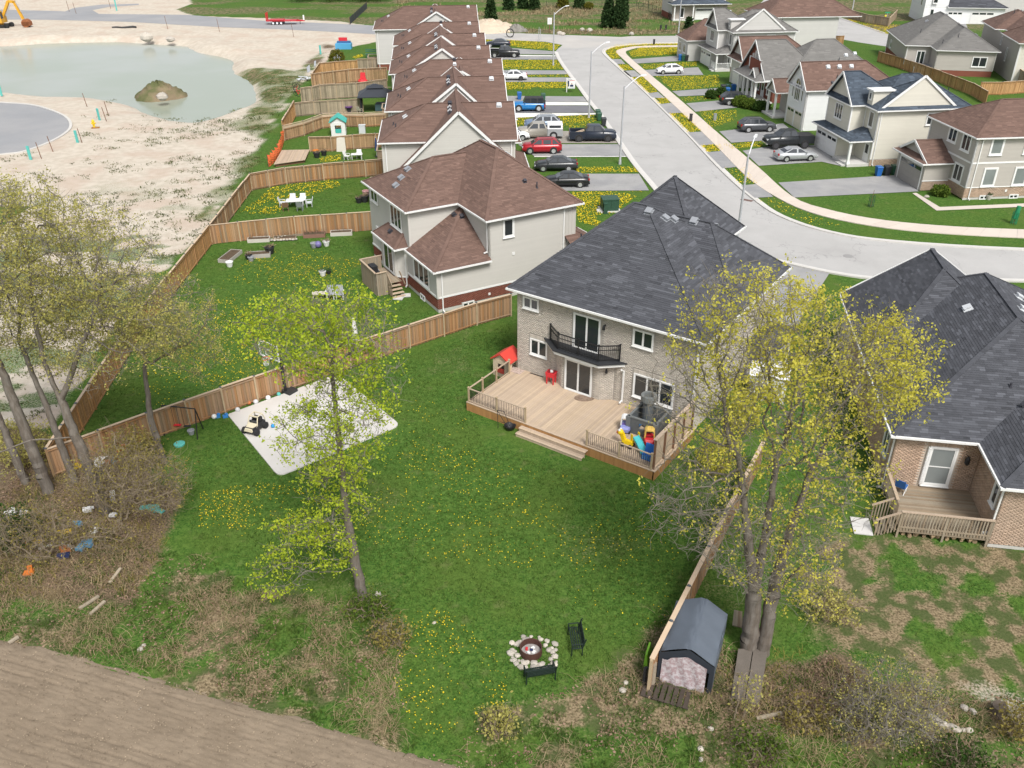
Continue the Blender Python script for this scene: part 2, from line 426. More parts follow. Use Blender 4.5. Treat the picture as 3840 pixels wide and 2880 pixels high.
# ploughed field: real furrows running along its edge
def field():
 a = np.array(GP([(0, 1383)])[0]); b = np.array(GP([(737, 1581)])[0]); d = (b - a) / np.linalg.norm(b - a); n = np.array([d[1], -d[0]])
 if n[1] > 0: n = -n
 u = np.arange(-26, 34, .16); v = np.arange(-1.5, 20, .06)
 U, Vv = np.meshgrid(u, v); P = a + U.ravel()[:, None] * d + Vv.ravel()[:, None] * n
 x, y = P[:, 0], P[:, 1]; vv = Vv.ravel()
 ph = vv + .05 * (fbm(x, y, 6, 2) - .5)
 r = -.035 * smooth(np.cos(ph * 2 * math.pi / .42), .5, 1) * (.2 + 1.0 * smooth(fbm(U.ravel() * .15, vv * 1.5, 1.6, 3), .35, .6)) + .008 * np.sin(ph * 2 * math.pi / 1.9) + .04 * (fbm(x, y, .35, 4) - .5) + .055 * (RNG.random(len(x)) - .5)
 z = .055 + r
 sd = sdist(P, FIELD); z = np.where(sd < .5, z * smooth(sd + .7 * (fbm(x, y, .9, 3) - .5), -.35, .5) - .1 * smooth(-sd, -.2, .5), z)
 nx, ny = len(u), len(v)
 i = (np.arange(ny - 1)[:, None] * nx + np.arange(nx - 1)[None]).ravel(); F = np.stack([i, i + nx, i + nx + 1, i + 1], 1)
 F = F[(sd[F] > -.6).all(1)]
 m = mat('field_soil', (.235, .187, .136), .95, .13, 1.3, alt=(.21, .166, .12), bump=.5, bscale=25, spec=.1, fine=.13)
 uq, inv = np.unique(F, return_inverse=True)
 structure('field', npmesh('field', np.c_[P, z][uq], inv.reshape(F.shape), m, smooth=True))
field()
# ------------------------------------------------------------ water
def water():
 m, nt, b = nodes_of('pond_water')
 geo = nt.nodes.new("ShaderNodeNewGeometry")
 c = rgbmix(nt, ramp(nt, noise(nt, geo.outputs['Position'], .035, 3), .4, .62), (.275, .31, .25), (.315, .34, .30))
 nt.links.new(c, b.inputs['Base Color']); b.inputs['Roughness'].default_value = .16; b.inputs['IOR'].default_value = 1.33; b.inputs['Specular IOR Level'].default_value = .3
 bp = nt.nodes.new("ShaderNodeBump"); bp.inputs['Strength'].default_value = .12; bp.inputs['Distance'].default_value = .05
 nt.links.new(noise(nt, geo.outputs['Position'], 1.4, 3), bp.inputs['Height']); nt.links.new(bp.outputs[0], b.inputs['Normal'])
 mb = MB(); x0, y0, x1, y1 = -260, 96, 12, 182
 # one flat sheet, the banks rise through it
 xs = np.linspace(min(p[0] for p in POND) - 4, max(p[0] for p in POND) + 4, 2); ys = np.linspace(min(p[1] for p in POND) - 4, max(p[1] for p in POND) + 4, 2)
 mb.face([(xs[0], ys[0], -1.0), (xs[1], ys[0], -1.0), (xs[1], ys[1], -1.0), (xs[0], ys[1], -1.0)])
 structure('pond_water', mb.mesh('pond_water', m))
water()
# ------------------------------------------------------------ roads, pavements, driveways
def sheet(name, poly, z, m, joints=None):
 bmv = [(x, y, z) for x, y in poly]
 me = bpy.data.meshes.new(name); me.from_pydata(bmv, [], [tuple(range(len(bmv)))]); me.materials.append(m)
 if me.polygons[0].normal.z < 0: me.flip_normals()
 return structure(name, me)
M_ROAD = mat('road_asphalt', (.385, .378, .368), .9, .07, .5, alt=(.41, .403, .393), bump=.15, bscale=40, fine=.05, spec=.2)
def cracked(m, sc=.16, dark=.62):
 nt = m.node_tree; b = nt.nodes['Principled BSDF']; l = b.inputs['Base Color'].links[0].from_socket; geo = nt.nodes.new("ShaderNodeNewGeometry"); pos = geo.outputs['Position']
 v = nt.nodes.new("ShaderNodeTexVoronoi"); v.feature = 'DISTANCE_TO_EDGE'; v.inputs['Scale'].default_value = sc
 wp = nt.nodes.new("ShaderNodeVectorMath"); wp.operation = 'ADD'; nz = nt.nodes.new("ShaderNodeTexNoise"); nz.inputs['Scale'].default_value = .5; nz.inputs['Detail'].default_value = 4; nt.links.new(pos, nz.inputs['Vector'])
 sc_ = nt.nodes.new("ShaderNodeVectorMath"); sc_.operation = 'SCALE'; sc_.inputs[3].default_value = 5; nt.links.new(nz.outputs['Color'], sc_.inputs[0]); nt.links.new(pos, wp.inputs[0]); nt.links.new(sc_.outputs[0], wp.inputs[1]); nt.links.new(wp.outputs[0], v.inputs['Vector'])
 f = mth(nt, 'MULTIPLY', mth(nt, 'SUBTRACT', 1.0, ramp(nt, v.outputs['Distance'], .002, .010)), ramp(nt, noise(nt, pos, .13, 2), .42, .56)); st = ramp(nt, noise(nt, pos, .09, 4, .6), .52, .70)
 c = rgbmix(nt, mth(nt, 'MULTIPLY', f, .38), l, (.13, .13, .13)); c = rgbmix(nt, mth(nt, 'MULTIPLY', st, .22), c, (.24, .235, .23)); nt.links.new(c, b.inputs['Base Color'])
cracked(M_ROAD)
M_ROAD2 = mat('site_asphalt', (.27, .275, .285), .9, .09, .25, alt=(.30, .30, .305), bump=.15, bscale=40, fine=.05, spec=.2)
M_DRIVE = mat('drive_asphalt', (.27, .27, .275), .9, .13, .6, alt=(.315, .312, .308), bump=.2, bscale=40, fine=.07, spec=.2); cracked(M_DRIVE, .3)
M_DRIVE2 = mat('dark_drive_asphalt', (.17, .17, .185), .85, .12, .7, bump=.2, bscale=40, fine=.08, spec=.2)
M_WALK = mat('pavement_concrete', (.56, .50, .44), .9, .07, .8, alt=(.52, .465, .41), fine=.04, spec=.2)
M_KERB = mat('kerb_concrete', (.53, .515, .485), .9, .08, 1.0, fine=.05, spec=.2)
M_CONC = mat('concrete', (.55, .54, .52), .9, .10, .9, fine=.05, spec=.2)
M_WHITECONC = mat('pale_concrete', (.70, .69, .665), .88, .07, .6, alt=(.64, .63, .60), fine=.03, spec=.2)
M_GRAVEL = mat('gravel_pad', (.30, .275, .245), .95, .2, 1.2, fine=.2, spec=.1, bump=.4)
LK = [c3(690, 480), c3(715, 540), c3(780, 640), c3(900, 800), c3(1000, 940), c3(1080, 1040), c3(1270, 1310), c3(1400, 1500), c3(1530, 1659), (1440, 440), (1510, 506), (1600, 548), (1691, 568), (1791, 590), (1884, 603), (2000, 606), (2085, 606), (2212, 609), (2600, 613)]
RK = [c3(1925, 398), c3(1600, 400), c3(1300, 420), c3(1160, 450), c3(1130, 480), c3(1150, 512), c3(1210, 570), c3(1400, 740), c3(1600, 930), c3(1900, 1230), (1555, 365.7), (1621.5, 425.8), (1684, 467.7), (1789, 502.6), (1928.6, 523.5), (2212, 541), (2600, 548)]
sheet('street', GP(RK[3:] + LK[::-1] + [c3(730, 440)]), .03, M_ROAD)
sheet('cross_street', GP([(1020, 70), (1120, 72), c3(700, 320), c3(1300, 342), c3(1400, 334), c3(1925, 330), (1560, 77), (1560, 93), c3(1925, 398), c3(1600, 400), c3(1300, 420), c3(1160, 450), c3(1125, 480), c3(690, 482), c3(760, 415), c3(600, 385), (1020, 84)]), .026, mat('dusty_asphalt', (.44, .42, .395), .92, .10, .3, alt=(.40, .39, .375), fine=.05, spec=.2))
sheet('site_road', GP([(-300, 20), (0, 21), (130, 24), (200, 30), (400, 32), (573, 45), (700, 50), (838, 57), (1022, 70), (1022, 84), (838, 76), (740, 70), (600, 63), (480, 59), (270, 47), (100, 43), (0, 42), (-300, 40)]), .02, M_ROAD2)
sheet('site_road', GP([(140, 25), (160, 17), (220, 10), (300, 8), (300, 11), (235, 15), (200, 22), (215, 31)]), .024, M_ROAD2)
sheet('cul_de_sac', CUL, .03, M_ROAD2)
sheet('back_street', GP([(1660, -10), (1700, 8), (1728, 22), (1785, 30.5), (1854, 53), (1911, 72), (1990, 90), (2100, 110), (2100, 130), (1911, 100), (1857, 92), (1751, 73), (1772, 61), (1751, 48), (1690, 26), (1640, 10)]), .02, M_ROAD)
def kerb(pts, w=.28, h=.13, m=M_KERB, name='kerb', off=0.0):
 """stepped kerb with a pale gutter strip, following a line"""
 P = [np.array(p) for p in pts]; n = len(P); mb = MB(); L, R = [], []
 for i in range(n):
  d = P[min(i + 1, n - 1)] - P[max(i - 1, 0)]; d = d / np.linalg.norm(d); q = np.array([-d[1], d[0]])
  L.append(P[i] + q * (w / 2 + off)); R.append(P[i] - q * (w / 2 - off))
 for i in range(n - 1):
  a, b, c, d = R[i], R[i + 1], L[i + 1], L[i]
  mb.hexa([(*a, 0), (*b, 0), (*c, 0), (*d, 0), (*a, h), (*b, h), (*c, h), (*d, h)])
 structure(name, mb.mesh(name, m))
def densify(pts, k=4):
 P = [np.array(p) for p in pts]; out = []
 for i in range(len(P) - 1):
  p0, p1, p2, p3 = P[max(i - 1, 0)], P[i], P[i + 1], P[min(i + 2, len(P) - 1)]
  for j in range(k):
   t = j / k; out.append(.5 * ((2 * p1) + (-p0 + p2) * t + (2 * p0 - 5 * p1 + 4 * p2 - p3) * t * t + (-p0 + 3 * p1 - 3 * p2 + p3) * t ** 3))
 return out + [P[-1]]
kerb(densify(GP(LK))); kerb(densify(GP(RK)))
kerb(densify(GP(LK)), .42, .042, mat('gutter_concrete', (.56, .545, .52), .9, .08, 1.0, fine=.05, spec=.2), 'gutter', .36)
kerb(densify(GP(RK)), .42, .042, MATS['gutter_concrete'], 'gutter', .36)
kerb(densify(CUL[1:12]), .35, .12)
kerb(densify(GP([(1690, 9), (1728, 22), (1785, 30.5), (1854, 53), (1911, 72)])), .35, .12)
kerb(densify(GP([(1700, 28), (1751, 48), (1770, 58), (1762, 68), (1751, 73)])), .35, .12)
# pavement, cast in bays
WO = [c3(1925, 420), c3(1500, 425), c3(1330, 445), c3(1255, 475), c3(1300, 530), c3(1600, 800), c3(1900, 1080), (1544.7, 314), (1614.5, 384), (1681, 429), (1754, 460.7), (1859, 485), (1998, 502.6), (2212, 515), (2500, 524)]
WI = [c3(1925, 432), c3(1500, 438), c3(1390, 458), c3(1342, 482), c3(1400, 550), c3(1700, 800), c3(2000, 1060), (1544.7, 283), (1635, 359.5), (1712, 426), (1789, 453.7), (1893.7, 474.6), (2033, 488.6), (2212, 497), (2500, 505)]
def pavement():
 A = np.array(densify(GP(WO), 8)); B = np.array(densify(GP(WI), 8))
 par = None
 par = tag(bpy.data.objects.new('pavement', None), kind='structure'); COL.objects.link(par)
 base = MB(); k = 0
 for i in range(len(A) - 1):
  base.face([(*A[i], .045), (*A[i + 1], .045), (*B[i + 1], .045), (*B[i], .045)])
 base.build('pavement_base', M_KERB, par)
 L = np.r_[0, np.cumsum(np.linalg.norm(np.diff((A + B) / 2, axis=0), axis=1))]
 n = int(L[-1] / 1.5); ts = np.linspace(0, L[-1], n + 1)
 ia = lambda Q, t: np.array([np.interp(t, L, Q[:, 0]), np.interp(t, L, Q[:, 1])])
 for i in range(n):
  t0, t1 = ts[i] + .015, ts[i + 1] - .015
  mb = MB(); a, b, c, d = ia(A, t0), ia(A, t1), ia(B, t1), ia(B, t0)
  mb.hexa([(*a, 0), (*b, 0), (*c, 0), (*d, 0), (*a, .075), (*b, .075), (*c, .075), (*d, .075)])
  mb.build('slab', MSLAB, par)
MSLAB = mat('slab_concrete', (.575, .505, .44), .9, .05, .8, orand=.04, fine=.04, spec=.2)
pavement()
zz = [.034]
def drive(poly, m=None, name='driveway'):
 zz[0] += .0005
 return sheet(name, poly, zz[0], m or M_DRIVE)
drive(P3([(40, 440), (300, 445), (690, 475), (690, 503), (60, 498)]))
drive(P3([(60, 505), (695, 512), (695, 521), (60, 515)]), M_WHITECONC, 'concrete_strip')
drive(P3([(60, 516), (695, 523), (720, 550), (100, 550)]))
drive(P3([(150, 648), (790, 650), (818, 685), (150, 690)]))
drive(P3([(150, 716), (835, 716), (855, 754), (180, 757)]))
drive(P3([(200, 885), (950, 890), (990, 940), (200, 940)]))
drive(P3([(200, 941), (1000, 943), (1012, 972), (200, 972)]), M_WHITECONC, 'concrete_strip')
drive(P3([(200, 974), (1010, 976), (1060, 1040), (200, 1042)]), M_DRIVE2)
drive(P3([(200, 1044), (1070, 1044), (1080, 1056), (200, 1092)]), M_WHITECONC, 'concrete_strip')
drive(P3([(300, 1205), (830, 1210), (1210, 1230), (1270, 1322), (350, 1320)]), M_GRAVEL, 'gravel_pad')
drive(P3([(350, 1332), (1285, 1332), (1355, 1438), (500, 1440)]))
drive(P3([(500, 1441), (1357, 1440), (1362, 1447), (500, 1449)]), M_WHITECONC, 'concrete_strip')
drive(GP([(1200, 376), (1380, 376), (1402, 412), (1200, 413)]))
for q in ([(1200, 547), (1300, 548), (1340, 592), (1240, 590)], [(1400, 548), (1830, 515), (1880, 562), (1450, 587)], [(1310, 655), (1420, 650), (1490, 705), (1390, 712)], [(1500, 648), (2010, 622), (2060, 692), (1590, 702)],
          [(1530, 865), (1640, 850), (1710, 910), (1590, 902)], [(1770, 842), (2240, 810), (2280, 870), (1835, 890)], [(1640, 965), (1760, 950), (1880, 1040), (1720, 1050)], [(1900, 955), (2300, 920), (2500, 980), (1985, 1032)],
          [(1890, 1225), (2050, 1215), (2180, 1330), (2010, 1345)]): drive(P3(q))
for q in ([(325, 815), (450, 800), (720, 765), (800, 830), (620, 870), (400, 885)], [(245, 945), (350, 935), (480, 1030), (345, 1045)], [(470, 935), (650, 905), (930, 900), (1090, 1032), (960, 1003), (570, 1028)],
          [(460, 1150), (570, 1140), (660, 1220), (530, 1228)], [(690, 1132), (1270, 1095), (1440, 1085), (1560, 1187), (790, 1225)]): drive(P4(q))
drive(P4([(1520, 1198), (1545, 1196), (1690, 1284), (2300, 1258), (2300, 1278), (1670, 1306)]), M_WALK, 'garden_path')
drive(GP([(1690, 570), (1791, 592), (1742, 668), (1690, 770), (1560, 770), (1640, 640)]))
drive(GP([(2000, 40), (2080, 38), (2090, 60), (1990, 66)]), M_DRIVE)
drive(GP([(1610, 28), (1660, 30), (1690, 74), (1620, 74)]), M_CONC)
# manhole covers and drains
for (x, y) in ((1832, 554), ):
 g = G(x, y); mb = MB(); mb.lathe((0, 0, 0), [(.42, 0), (.42, .012), (.36, .016)], 20)
 o = mb.build('manhole_cover', mat('cast_iron', (.27, .265, .26), .8, .1), None, loc=(g[0], g[1], .031)); tag(o, 'round iron manhole cover in the pale street at the bend', 'manhole cover')
g = G(1613, 433); mb = MB(); mb.box(-.6, -.25, 0, .6, .25, .015)
for i in range(9): mb.box(-.55 + i * .125, -.2, .015, -.50 + i * .125, .2, .03)
tag(mb.build('storm_drain', mat('rusty_grate', (.16, .10, .085), .8, .2), None, loc=(g[0], g[1], .033), rz=-.6), 'rusty storm drain grate beside the kerb near the lamp post', 'drain')
# ============================================================ houses: builders
def shingle_mat(n, col, tone=.9): return mat(n, col, .93, .10, .6, tone=tone, fine=.10, spec=.2)
M_SH_DARK = shingle_mat('charcoal_shingles', (.070, .073, .083))
M_SH_BROWN = shingle_mat('brown_shingles', (.150, .096, .078), .55)
M_SH_GREY = shingle_mat('grey_shingles', (.165, .160, .152), .5)
M_SH_BLUE = shingle_mat('slate_shingles', (.062, .078, .10))
M_SID_B = mat('greige_siding', (.50, .485, .45), .6, .04, .7, tone=1, fine=.02, spec=.3)
M_SID_T = mat('taupe_siding', (.40, .375, .34), .6, .04, .7, tone=1, fine=.02, spec=.3)
M_SID_L = mat('light_siding', (.52, .51, .49), .6, .04, .7, tone=1, fine=.02, spec=.3)
M_SID_C = mat('cream_siding', (.60, .575, .50), .6, .04, .7, tone=1, fine=.02, spec=.3)
M_SID_W = mat('white_siding', (.72, .73, .73), .6, .04, .7, tone=1, fine=.02, spec=.3)
M_STUCCO = mat('pale_stucco', (.50, .485, .46), .8, .05, .8, fine=.04, spec=.2)
M_TRIM = mat('white_trim', (.74, .74, .73), .5, .04, 1.2, spec=.4)
M_TRIMG = mat('greige_trim', (.54, .525, .49), .55, .04, 1.0)
M_BR_GREY = mat('grey_brick', (.50, .455, .40), .9, .08, 1.0, tone=1, fine=.08, spec=.2)
M_BR_RED = mat('red_brick', (.205, .073, .05), .9, .12, 1.0, tone=1, fine=.1, spec=.2)
M_BR_PEACH = mat('peach_brick', (.47, .335, .245), .9, .10, 1.0, tone=1, alt=(.44, .33, .25), fine=.08, spec=.2)
M_MORTAR = mat('mortar', (.36, .35, .33), .95, .06, 1.0)
M_MORTARG = mat('grey_mortar', (.37, .34, .305), .95, .06, 1.0)
M_MORTARP = mat('pale_mortar', (.52, .45, .38), .95, .06, 1.0)
M_FOUND = mat('foundation_concrete', (.48, .47, .44), .9, .08, 1.0, fine=.05)
M_GLASS = mat('window_glass', (.025, .03, .034), .06, .25, .5, spec=.9)
M_GLASSB = mat('curtained_glass', (.20, .22, .22), .12, .25, .6, spec=.8)
M_BLACK = mat('black_metal', (.018, .018, .02), .45, .1, 2.0)
M_VENT = mat('grey_vent_metal', (.33, .345, .37), .45, .08, 3.0, metal=.3)
M_VENTB = mat('light_vent_metal', (.58, .60, .62), .45, .06, 3.0)
M_VENTD = mat('dark_vent_plastic', (.045, .045, .055), .6, .1, 3.0)
M_MEMB = mat('black_membrane', (.03, .032, .036), .6, .2, 1.0, fine=.1)
M_DECK = mat('deck_wood', (.47, .365, .26), .85, .14, 1.5, orand=.10, alt=(.42, .33, .25), stretch=(6, 1, 1), fine=.08, spec=.2)
M_NEWWOOD = mat('fresh_wood', (.50, .36, .22), .85, .14, 1.5, orand=.10, fine=.08, spec=.2)
M_POSTW = mat('weathered_post_wood', (.40, .31, .20), .88, .14, 1.5, orand=.08, fine=.08, spec=.2)
M_FASC = mat('cedar_skirt', (.36, .19, .075), .85, .16, 1.5, orand=.12, stretch=(4, 4, 1), fine=.08, spec=.2)
M_OLDWOOD = mat('old_deck_wood', (.27, .205, .14), .9, .16, 1.5, orand=.14, alt=(.30, .26, .20), fine=.1, spec=.15)
M_RUST = mat('brown_wood', (.16, .085, .05), .9, .15, 2.0, orand=.15, fine=.1)
def clip(poly, f):
 out = []
 for i in range(len(poly)):
  a, b = poly[i], poly[(i + 1) % len(poly)]; fa, fb = f(a), f(b)
  if fa >= -1e-9: out.append(a)
  if (fa > 1e-9) != (fb > 1e-9) and abs(fa - fb) > 1e-9 and (fa * fb < 0):
   t = fa / (fa - fb); out.append((a[0] + t * (b[0] - a[0]), a[1] + t * (b[1] - a[1])))
 res = []
 for p in out:
  if not res or math.hypot(p[0] - res[-1][0], p[1] - res[-1][1]) > 1e-4: res.append(p)
 if len(res) > 1 and math.hypot(res[0][0] - res[-1][0], res[0][1] - res[-1][1]) < 1e-4: res.pop()
 return res
class House:
 def __init__(s, name, label, cat, origin, rot, group=None):
  s.o, s.rot = np.array(origin[:2], float), math.radians(rot)
  s.root = thing(name, label, cat, (origin[0], origin[1], 0), s.rot, group); s.vols = []
 def W(s, u, v, z=0):
  c, q = math.cos(s.rot), math.sin(s.rot); return (s.o[0] + u * c - v * q, s.o[1] + u * q + v * c, z)
 # ---- roof: a rectangle whose sides each have a slope (None = gable)
 def roof(s, r, z, sl, m, row=.15, tabw=(.22, .75), gables=None, gut=True, ridge=True, name='roof', seed=0, inset=.3, vary=1.0, rake=True):
  u0, v0, u1, v1 = r; rg = random.Random(seed + int(abs(u0 * 31 + v0 * 17) * 10))
  PL = [(sl[0], 0, -sl[0] * u0) if sl[0] else None, (-sl[1], 0, sl[1] * u1) if sl[1] else None,
              (0, sl[2], -sl[2] * v0) if sl[2] else None, (0, -sl[3], sl[3] * v1) if sl[3] else None]
  ev = lambda p, q: p[0] * q[0] + p[1] * q[1] + p[2]
  s.vols.append((r, z, [p for p in PL if p])); mb = MB(); edges = {}
  rect = [(u0, v0), (u1, v0), (u1, v1), (u0, v1)]
  for i, pl in enumerate(PL):
   if not pl: continue
   poly = rect
   for j, pj in enumerate(PL):
    if j != i and pj and len(poly) > 2: poly = clip(poly, lambda q: ev(pj, q) - ev(pl, q))
   if len(poly) < 3: continue
   P3 = [Vector((q[0], q[1], z + ev(pl, q))) for q in poly]
   for k in range(len(poly)):
    a, b = poly[k], poly[(k + 1) % len(poly)]
    on = any(abs(a[d] - c) < 1e-3 and abs(b[d] - c) < 1e-3 for d, c in ((0, u0), (0, u1), (1, v0), (1, v1)))
    if not on:
     key = tuple(sorted((tuple(round(t, 2) for t in P3[k]), tuple(round(t, 2) for t in P3[(k + 1) % len(poly)])))); edges[key] = 1
   n = Vector((-pl[0], -pl[1], 1)).normalized(); up = Vector((pl[0], pl[1], pl[0] ** 2 + pl[1] ** 2)).normalized(); e = up.cross(n)
   o = P3[0]; A = [((p - o).dot(e), (p - o).dot(up)) for p in P3]; b0 = min(a[1] for a in A); b1 = max(a[1] for a in A)
   mb.face(P3, -.25)
   def rng(b):
    xs = []
    for k in range(len(A)):
     p, q = A[k], A[(k + 1) % len(A)]
     if abs(p[1] - q[1]) < 1e-9:
      if abs(p[1] - b) < 1e-6: xs += [p[0], q[0]]
     elif min(p[1], q[1]) - 1e-9 <= b <= max(p[1], q[1]) + 1e-9: xs.append(p[0] + (b - p[1]) / (q[1] - p[1]) * (q[0] - p[0]))
    return (min(xs), max(xs)) if xs else None
   nr = max(1, int((b1 - b0) / row))
   at = lambda a, b, h: o + e * a + up * b + n * h
   for k in range(nr):
    c0, c1 = b0 + (b1 - b0) * k / nr, b0 + (b1 - b0) * (k + 1) / nr
    R0, R1 = rng(c0 + 1e-6), rng(c1 - 1e-6)
    if not R0 or not R1: continue
    lo, hi = min(R0[0], R1[0]), max(R0[1], R1[1]); x = lo - rg.random() * tabw[1]
    while x < hi:
     w = rg.uniform(*tabw); y = min(x + w, hi); xa = max(x, lo)
     p0, p1 = min(max(xa, R0[0]), R0[1]), min(max(y, R0[0]), R0[1]); q0, q1 = min(max(xa, R1[0]), R1[1]), min(max(y, R1[0]), R1[1])
     x += w
     if p1 - p0 < .01 and q1 - q0 < .01: continue
     tn = rg.gauss(0, .10) + (rg.random() < .24) * rg.uniform(.15, .55) - (rg.random() < .2) * .12; tn *= vary
     h = .016 + rg.random() * .006
     B0, B1, T1, T0 = at(p0, c0 - .012, h), at(p1, c0 - .012, h), at(q1, c1, .005), at(q0, c1, .005)
     mb.face([B0, B1, T1, T0], tn); mb.face([at(p0, c0 - .012, 0.001), at(p1, c0 - .012, 0.001), B1, B0], tn - .3)
  if ridge:
   for a, b in edges:
    a, b = Vector(a), Vector(b); L = (b - a).length; k = max(1, int(L / .3))
    for t in range(k):
     p, q = a.lerp(b, t / k), a.lerp(b, (t + 1) / k)
     mb.beam(p + Vector((0, 0, .012)), q + Vector((0, 0, .022)), .26, .03, rg.gauss(.02, .10) * vary)
  ro = mb.build(name, m, s.root)
  # soffit, gutters, rake boards
  sf = MB(); sf.box(u0 + .03, v0 + .03, z - .16, u1 - .03, v1 - .03, z - .1); sf.build('soffit', M_TRIM, s.root)
  if gut:
   g = MB(); t = .11
   if sl[0]: g.box(u0 - t, v0 - t, z - .13, u0, v1 + t, z - .01)
   if sl[1]: g.box(u1, v0 - t, z - .13, u1 + t, v1 + t, z - .01)
   if sl[2]: g.box(u0, v0 - t, z - .128, u1, v0, z - .012)
   if sl[3]: g.box(u0, v1, z - .128, u1, v1 + t, z - .012)
   g.build('gutter', M_TRIM, s.root)
  if gables is not None:
   for i in range(4):
    if sl[i]: continue
    gm, gmat = gables
    a = [u0, u1, v0, v1][i]; pr = [p for p in PL if p]
    if i < 2:
     cs = [v0, v1]; P, Q = PL[2], PL[3];
     if not P or not Q: continue
     k = (sl[3] * v1 + sl[2] * v0) / (sl[2] + sl[3]); pk = sl[2] * (k - v0); mk = lambda c, h, d: (a + d, c, z + h)
    else:
     cs = [u0, u1]; P, Q = PL[0], PL[1]
     if not P or not Q: continue
     k = (sl[1] * u1 + sl[0] * u0) / (sl[0] + sl[1]); pk = sl[0] * (k - u0); mk = lambda c, h, d: (c, a + d, z + h)
    sg = 1 if i in (0, 2) else -1; w = MB(); n = max(2, int(pk / gm))
    for c in range(n):      # lap boards of the gable
     h0, h1 = pk * c / n, pk * (c + 1) / n; f = lambda h: (cs[0] + (k - cs[0]) * h / pk, cs[1] + (k - cs[1]) * h / pk)
     (l0, r0), (l1, r1) = f(h0), f(h1); d0, d1 = sg * inset - sg * .018, sg * inset
     w.face([mk(l0, h0, d0), mk(r0, h0, d0), mk(r1, h1, d1), mk(l1, h1, d1)], rg.gauss(0, .015)); w.face([mk(l0, h0, d1), mk(r0, h0, d1), mk(r0, h0, d0), mk(l0, h0, d0)])
    w.build('gable_wall', gmat, s.root)
    if rake:
     for c in cs:
      b = MB(); b.beam(mk(c, -.06, 0), mk(k, pk - .06, 0), .07, .24, up=(0, 0, 1)); b.build('rake_board', M_TRIM, s.root)
  return ro
 def zat(s, u, v):
  best = 0
  for (r, z, pl) in s.vols:
   if r[0] <= u <= r[2] and r[1] <= v <= r[3]: best = max(best, z + min(p[0] * u + p[1] * v + p[2] for p in pl))
  return best
 def vent(s, u, v, m=None, size=(.42, .42, .17), rz=0.0):
  z = s.zat(u, v); e = .05; gx = (s.zat(u + e, v) - s.zat(u - e, v)) / (2 * e); gy = (s.zat(u, v + e) - s.zat(u, v - e)) / (2 * e)
  mb = MB(); mb.cbox((0, 0, .02), (size[0] * 1.25, size[1] * 1.25, .03)); mb.cbox((0, 0, .10), (size[0] * .8, size[1] * .8, .14)); mb.cbox((0, 0, .19), (size[0] * 1.05, size[1] * 1.05, .05))
  o = mb.build('roof_vent', m or M_VENT, s.root); o.location = (u, v, z)
  o.rotation_euler = Vector((-gx, -gy, 1)).to_track_quat('Z', 'Y').to_euler()
 def stack(s, u, v, h=.4):
  z = s.zat(u, v); mb = MB(); mb.tube((0, 0, -.1), (0, 0, h), .055, .055, 8); mb.tube((0, 0, -.05), (0, 0, .08), .11, .08, 8)
  mb.build('vent_pipe', M_VENTD, s.root, loc=(u, v, z))
 # ---- walls (outward side is on the right of p0 -> p1)
 def wall(s, p0, p1, z0, z1, style, m, skip=(), course=None, name='wall', mort=None, corner=None, seed=0):
  p0, p1 = np.array(p0, float), np.array(p1, float); d = p1 - p0; L = np.linalg.norm(d); d /= L; n = np.array([d[1], -d[0]]); rg = random.Random(seed + int(L * 100 + z1 * 10))
  pt = lambda a, z, o: (p0[0] + d[0] * a + n[0] * o, p0[1] + d[1] * a + n[1] * o, z); mb = MB()
  if style == 'siding':
   c = course or .115; k = max(1, int(round((z1 - z0) / c)))
   for i in range(k):
    a, b = z0 + (z1 - z0) * i / k, z0 + (z1 - z0) * (i + 1) / k; t = rg.gauss(0, .012)
    mb.face([pt(0, a, .022), pt(L, a, .022), pt(L, b, .004), pt(0, b, .004)], t); mb.face([pt(0, a, .0), pt(L, a, .0), pt(L, a, .022), pt(0, a, .022)], t - .1)
   mb.face([pt(0, z0, 0), pt(L, z0, 0), pt(L, z1, 0), pt(0, z1, 0)], -.2)
   o = mb.build(name, m, s.root)
   if corner:
    for a in (0, L):
     q = MB(); q.cbox(pt(a, (z0 + z1) / 2, 0), (.15, .15, z1 - z0), math.atan2(d[1], d[0])); q.build('corner_board', corner, s.root)
   return o
  if style == 'batten':
   mb.face([pt(0, z0, .005), pt(L, z0, .005), pt(L, z1, .005), pt(0, z1, .005)]); a = .1
   while a < L: mb.hexa([pt(a - .02, z0, .006), pt(a + .02, z0, .006), pt(a + .02, z0, .03), pt(a - .02, z0, .03), pt(a - .02, z1, .006), pt(a + .02, z1, .006), pt(a + .02, z1, .03), pt(a - .02, z1, .03)]); a += .3
   return mb.build(name, m, s.root)
  if style == 'plain':
   mb.face([pt(0, z0, 0), pt(L, z0, 0), pt(L, z1, 0), pt(0, z1, 0)]); return mb.build(name, m, s.root)
  # brick: recessed mortar sheet and proud bricks, joined per wall
  mb.face([pt(0, z0, 0), pt(L, z0, 0), pt(L, z1, 0), pt(0, z1, 0)]); w = mb.build(name, mort or M_MORTAR, s.root)
  cz, bl = course or .081, (course or .081) * 2.75; V, F, T = [], [], []
  k = int((z1 - z0) / cz)
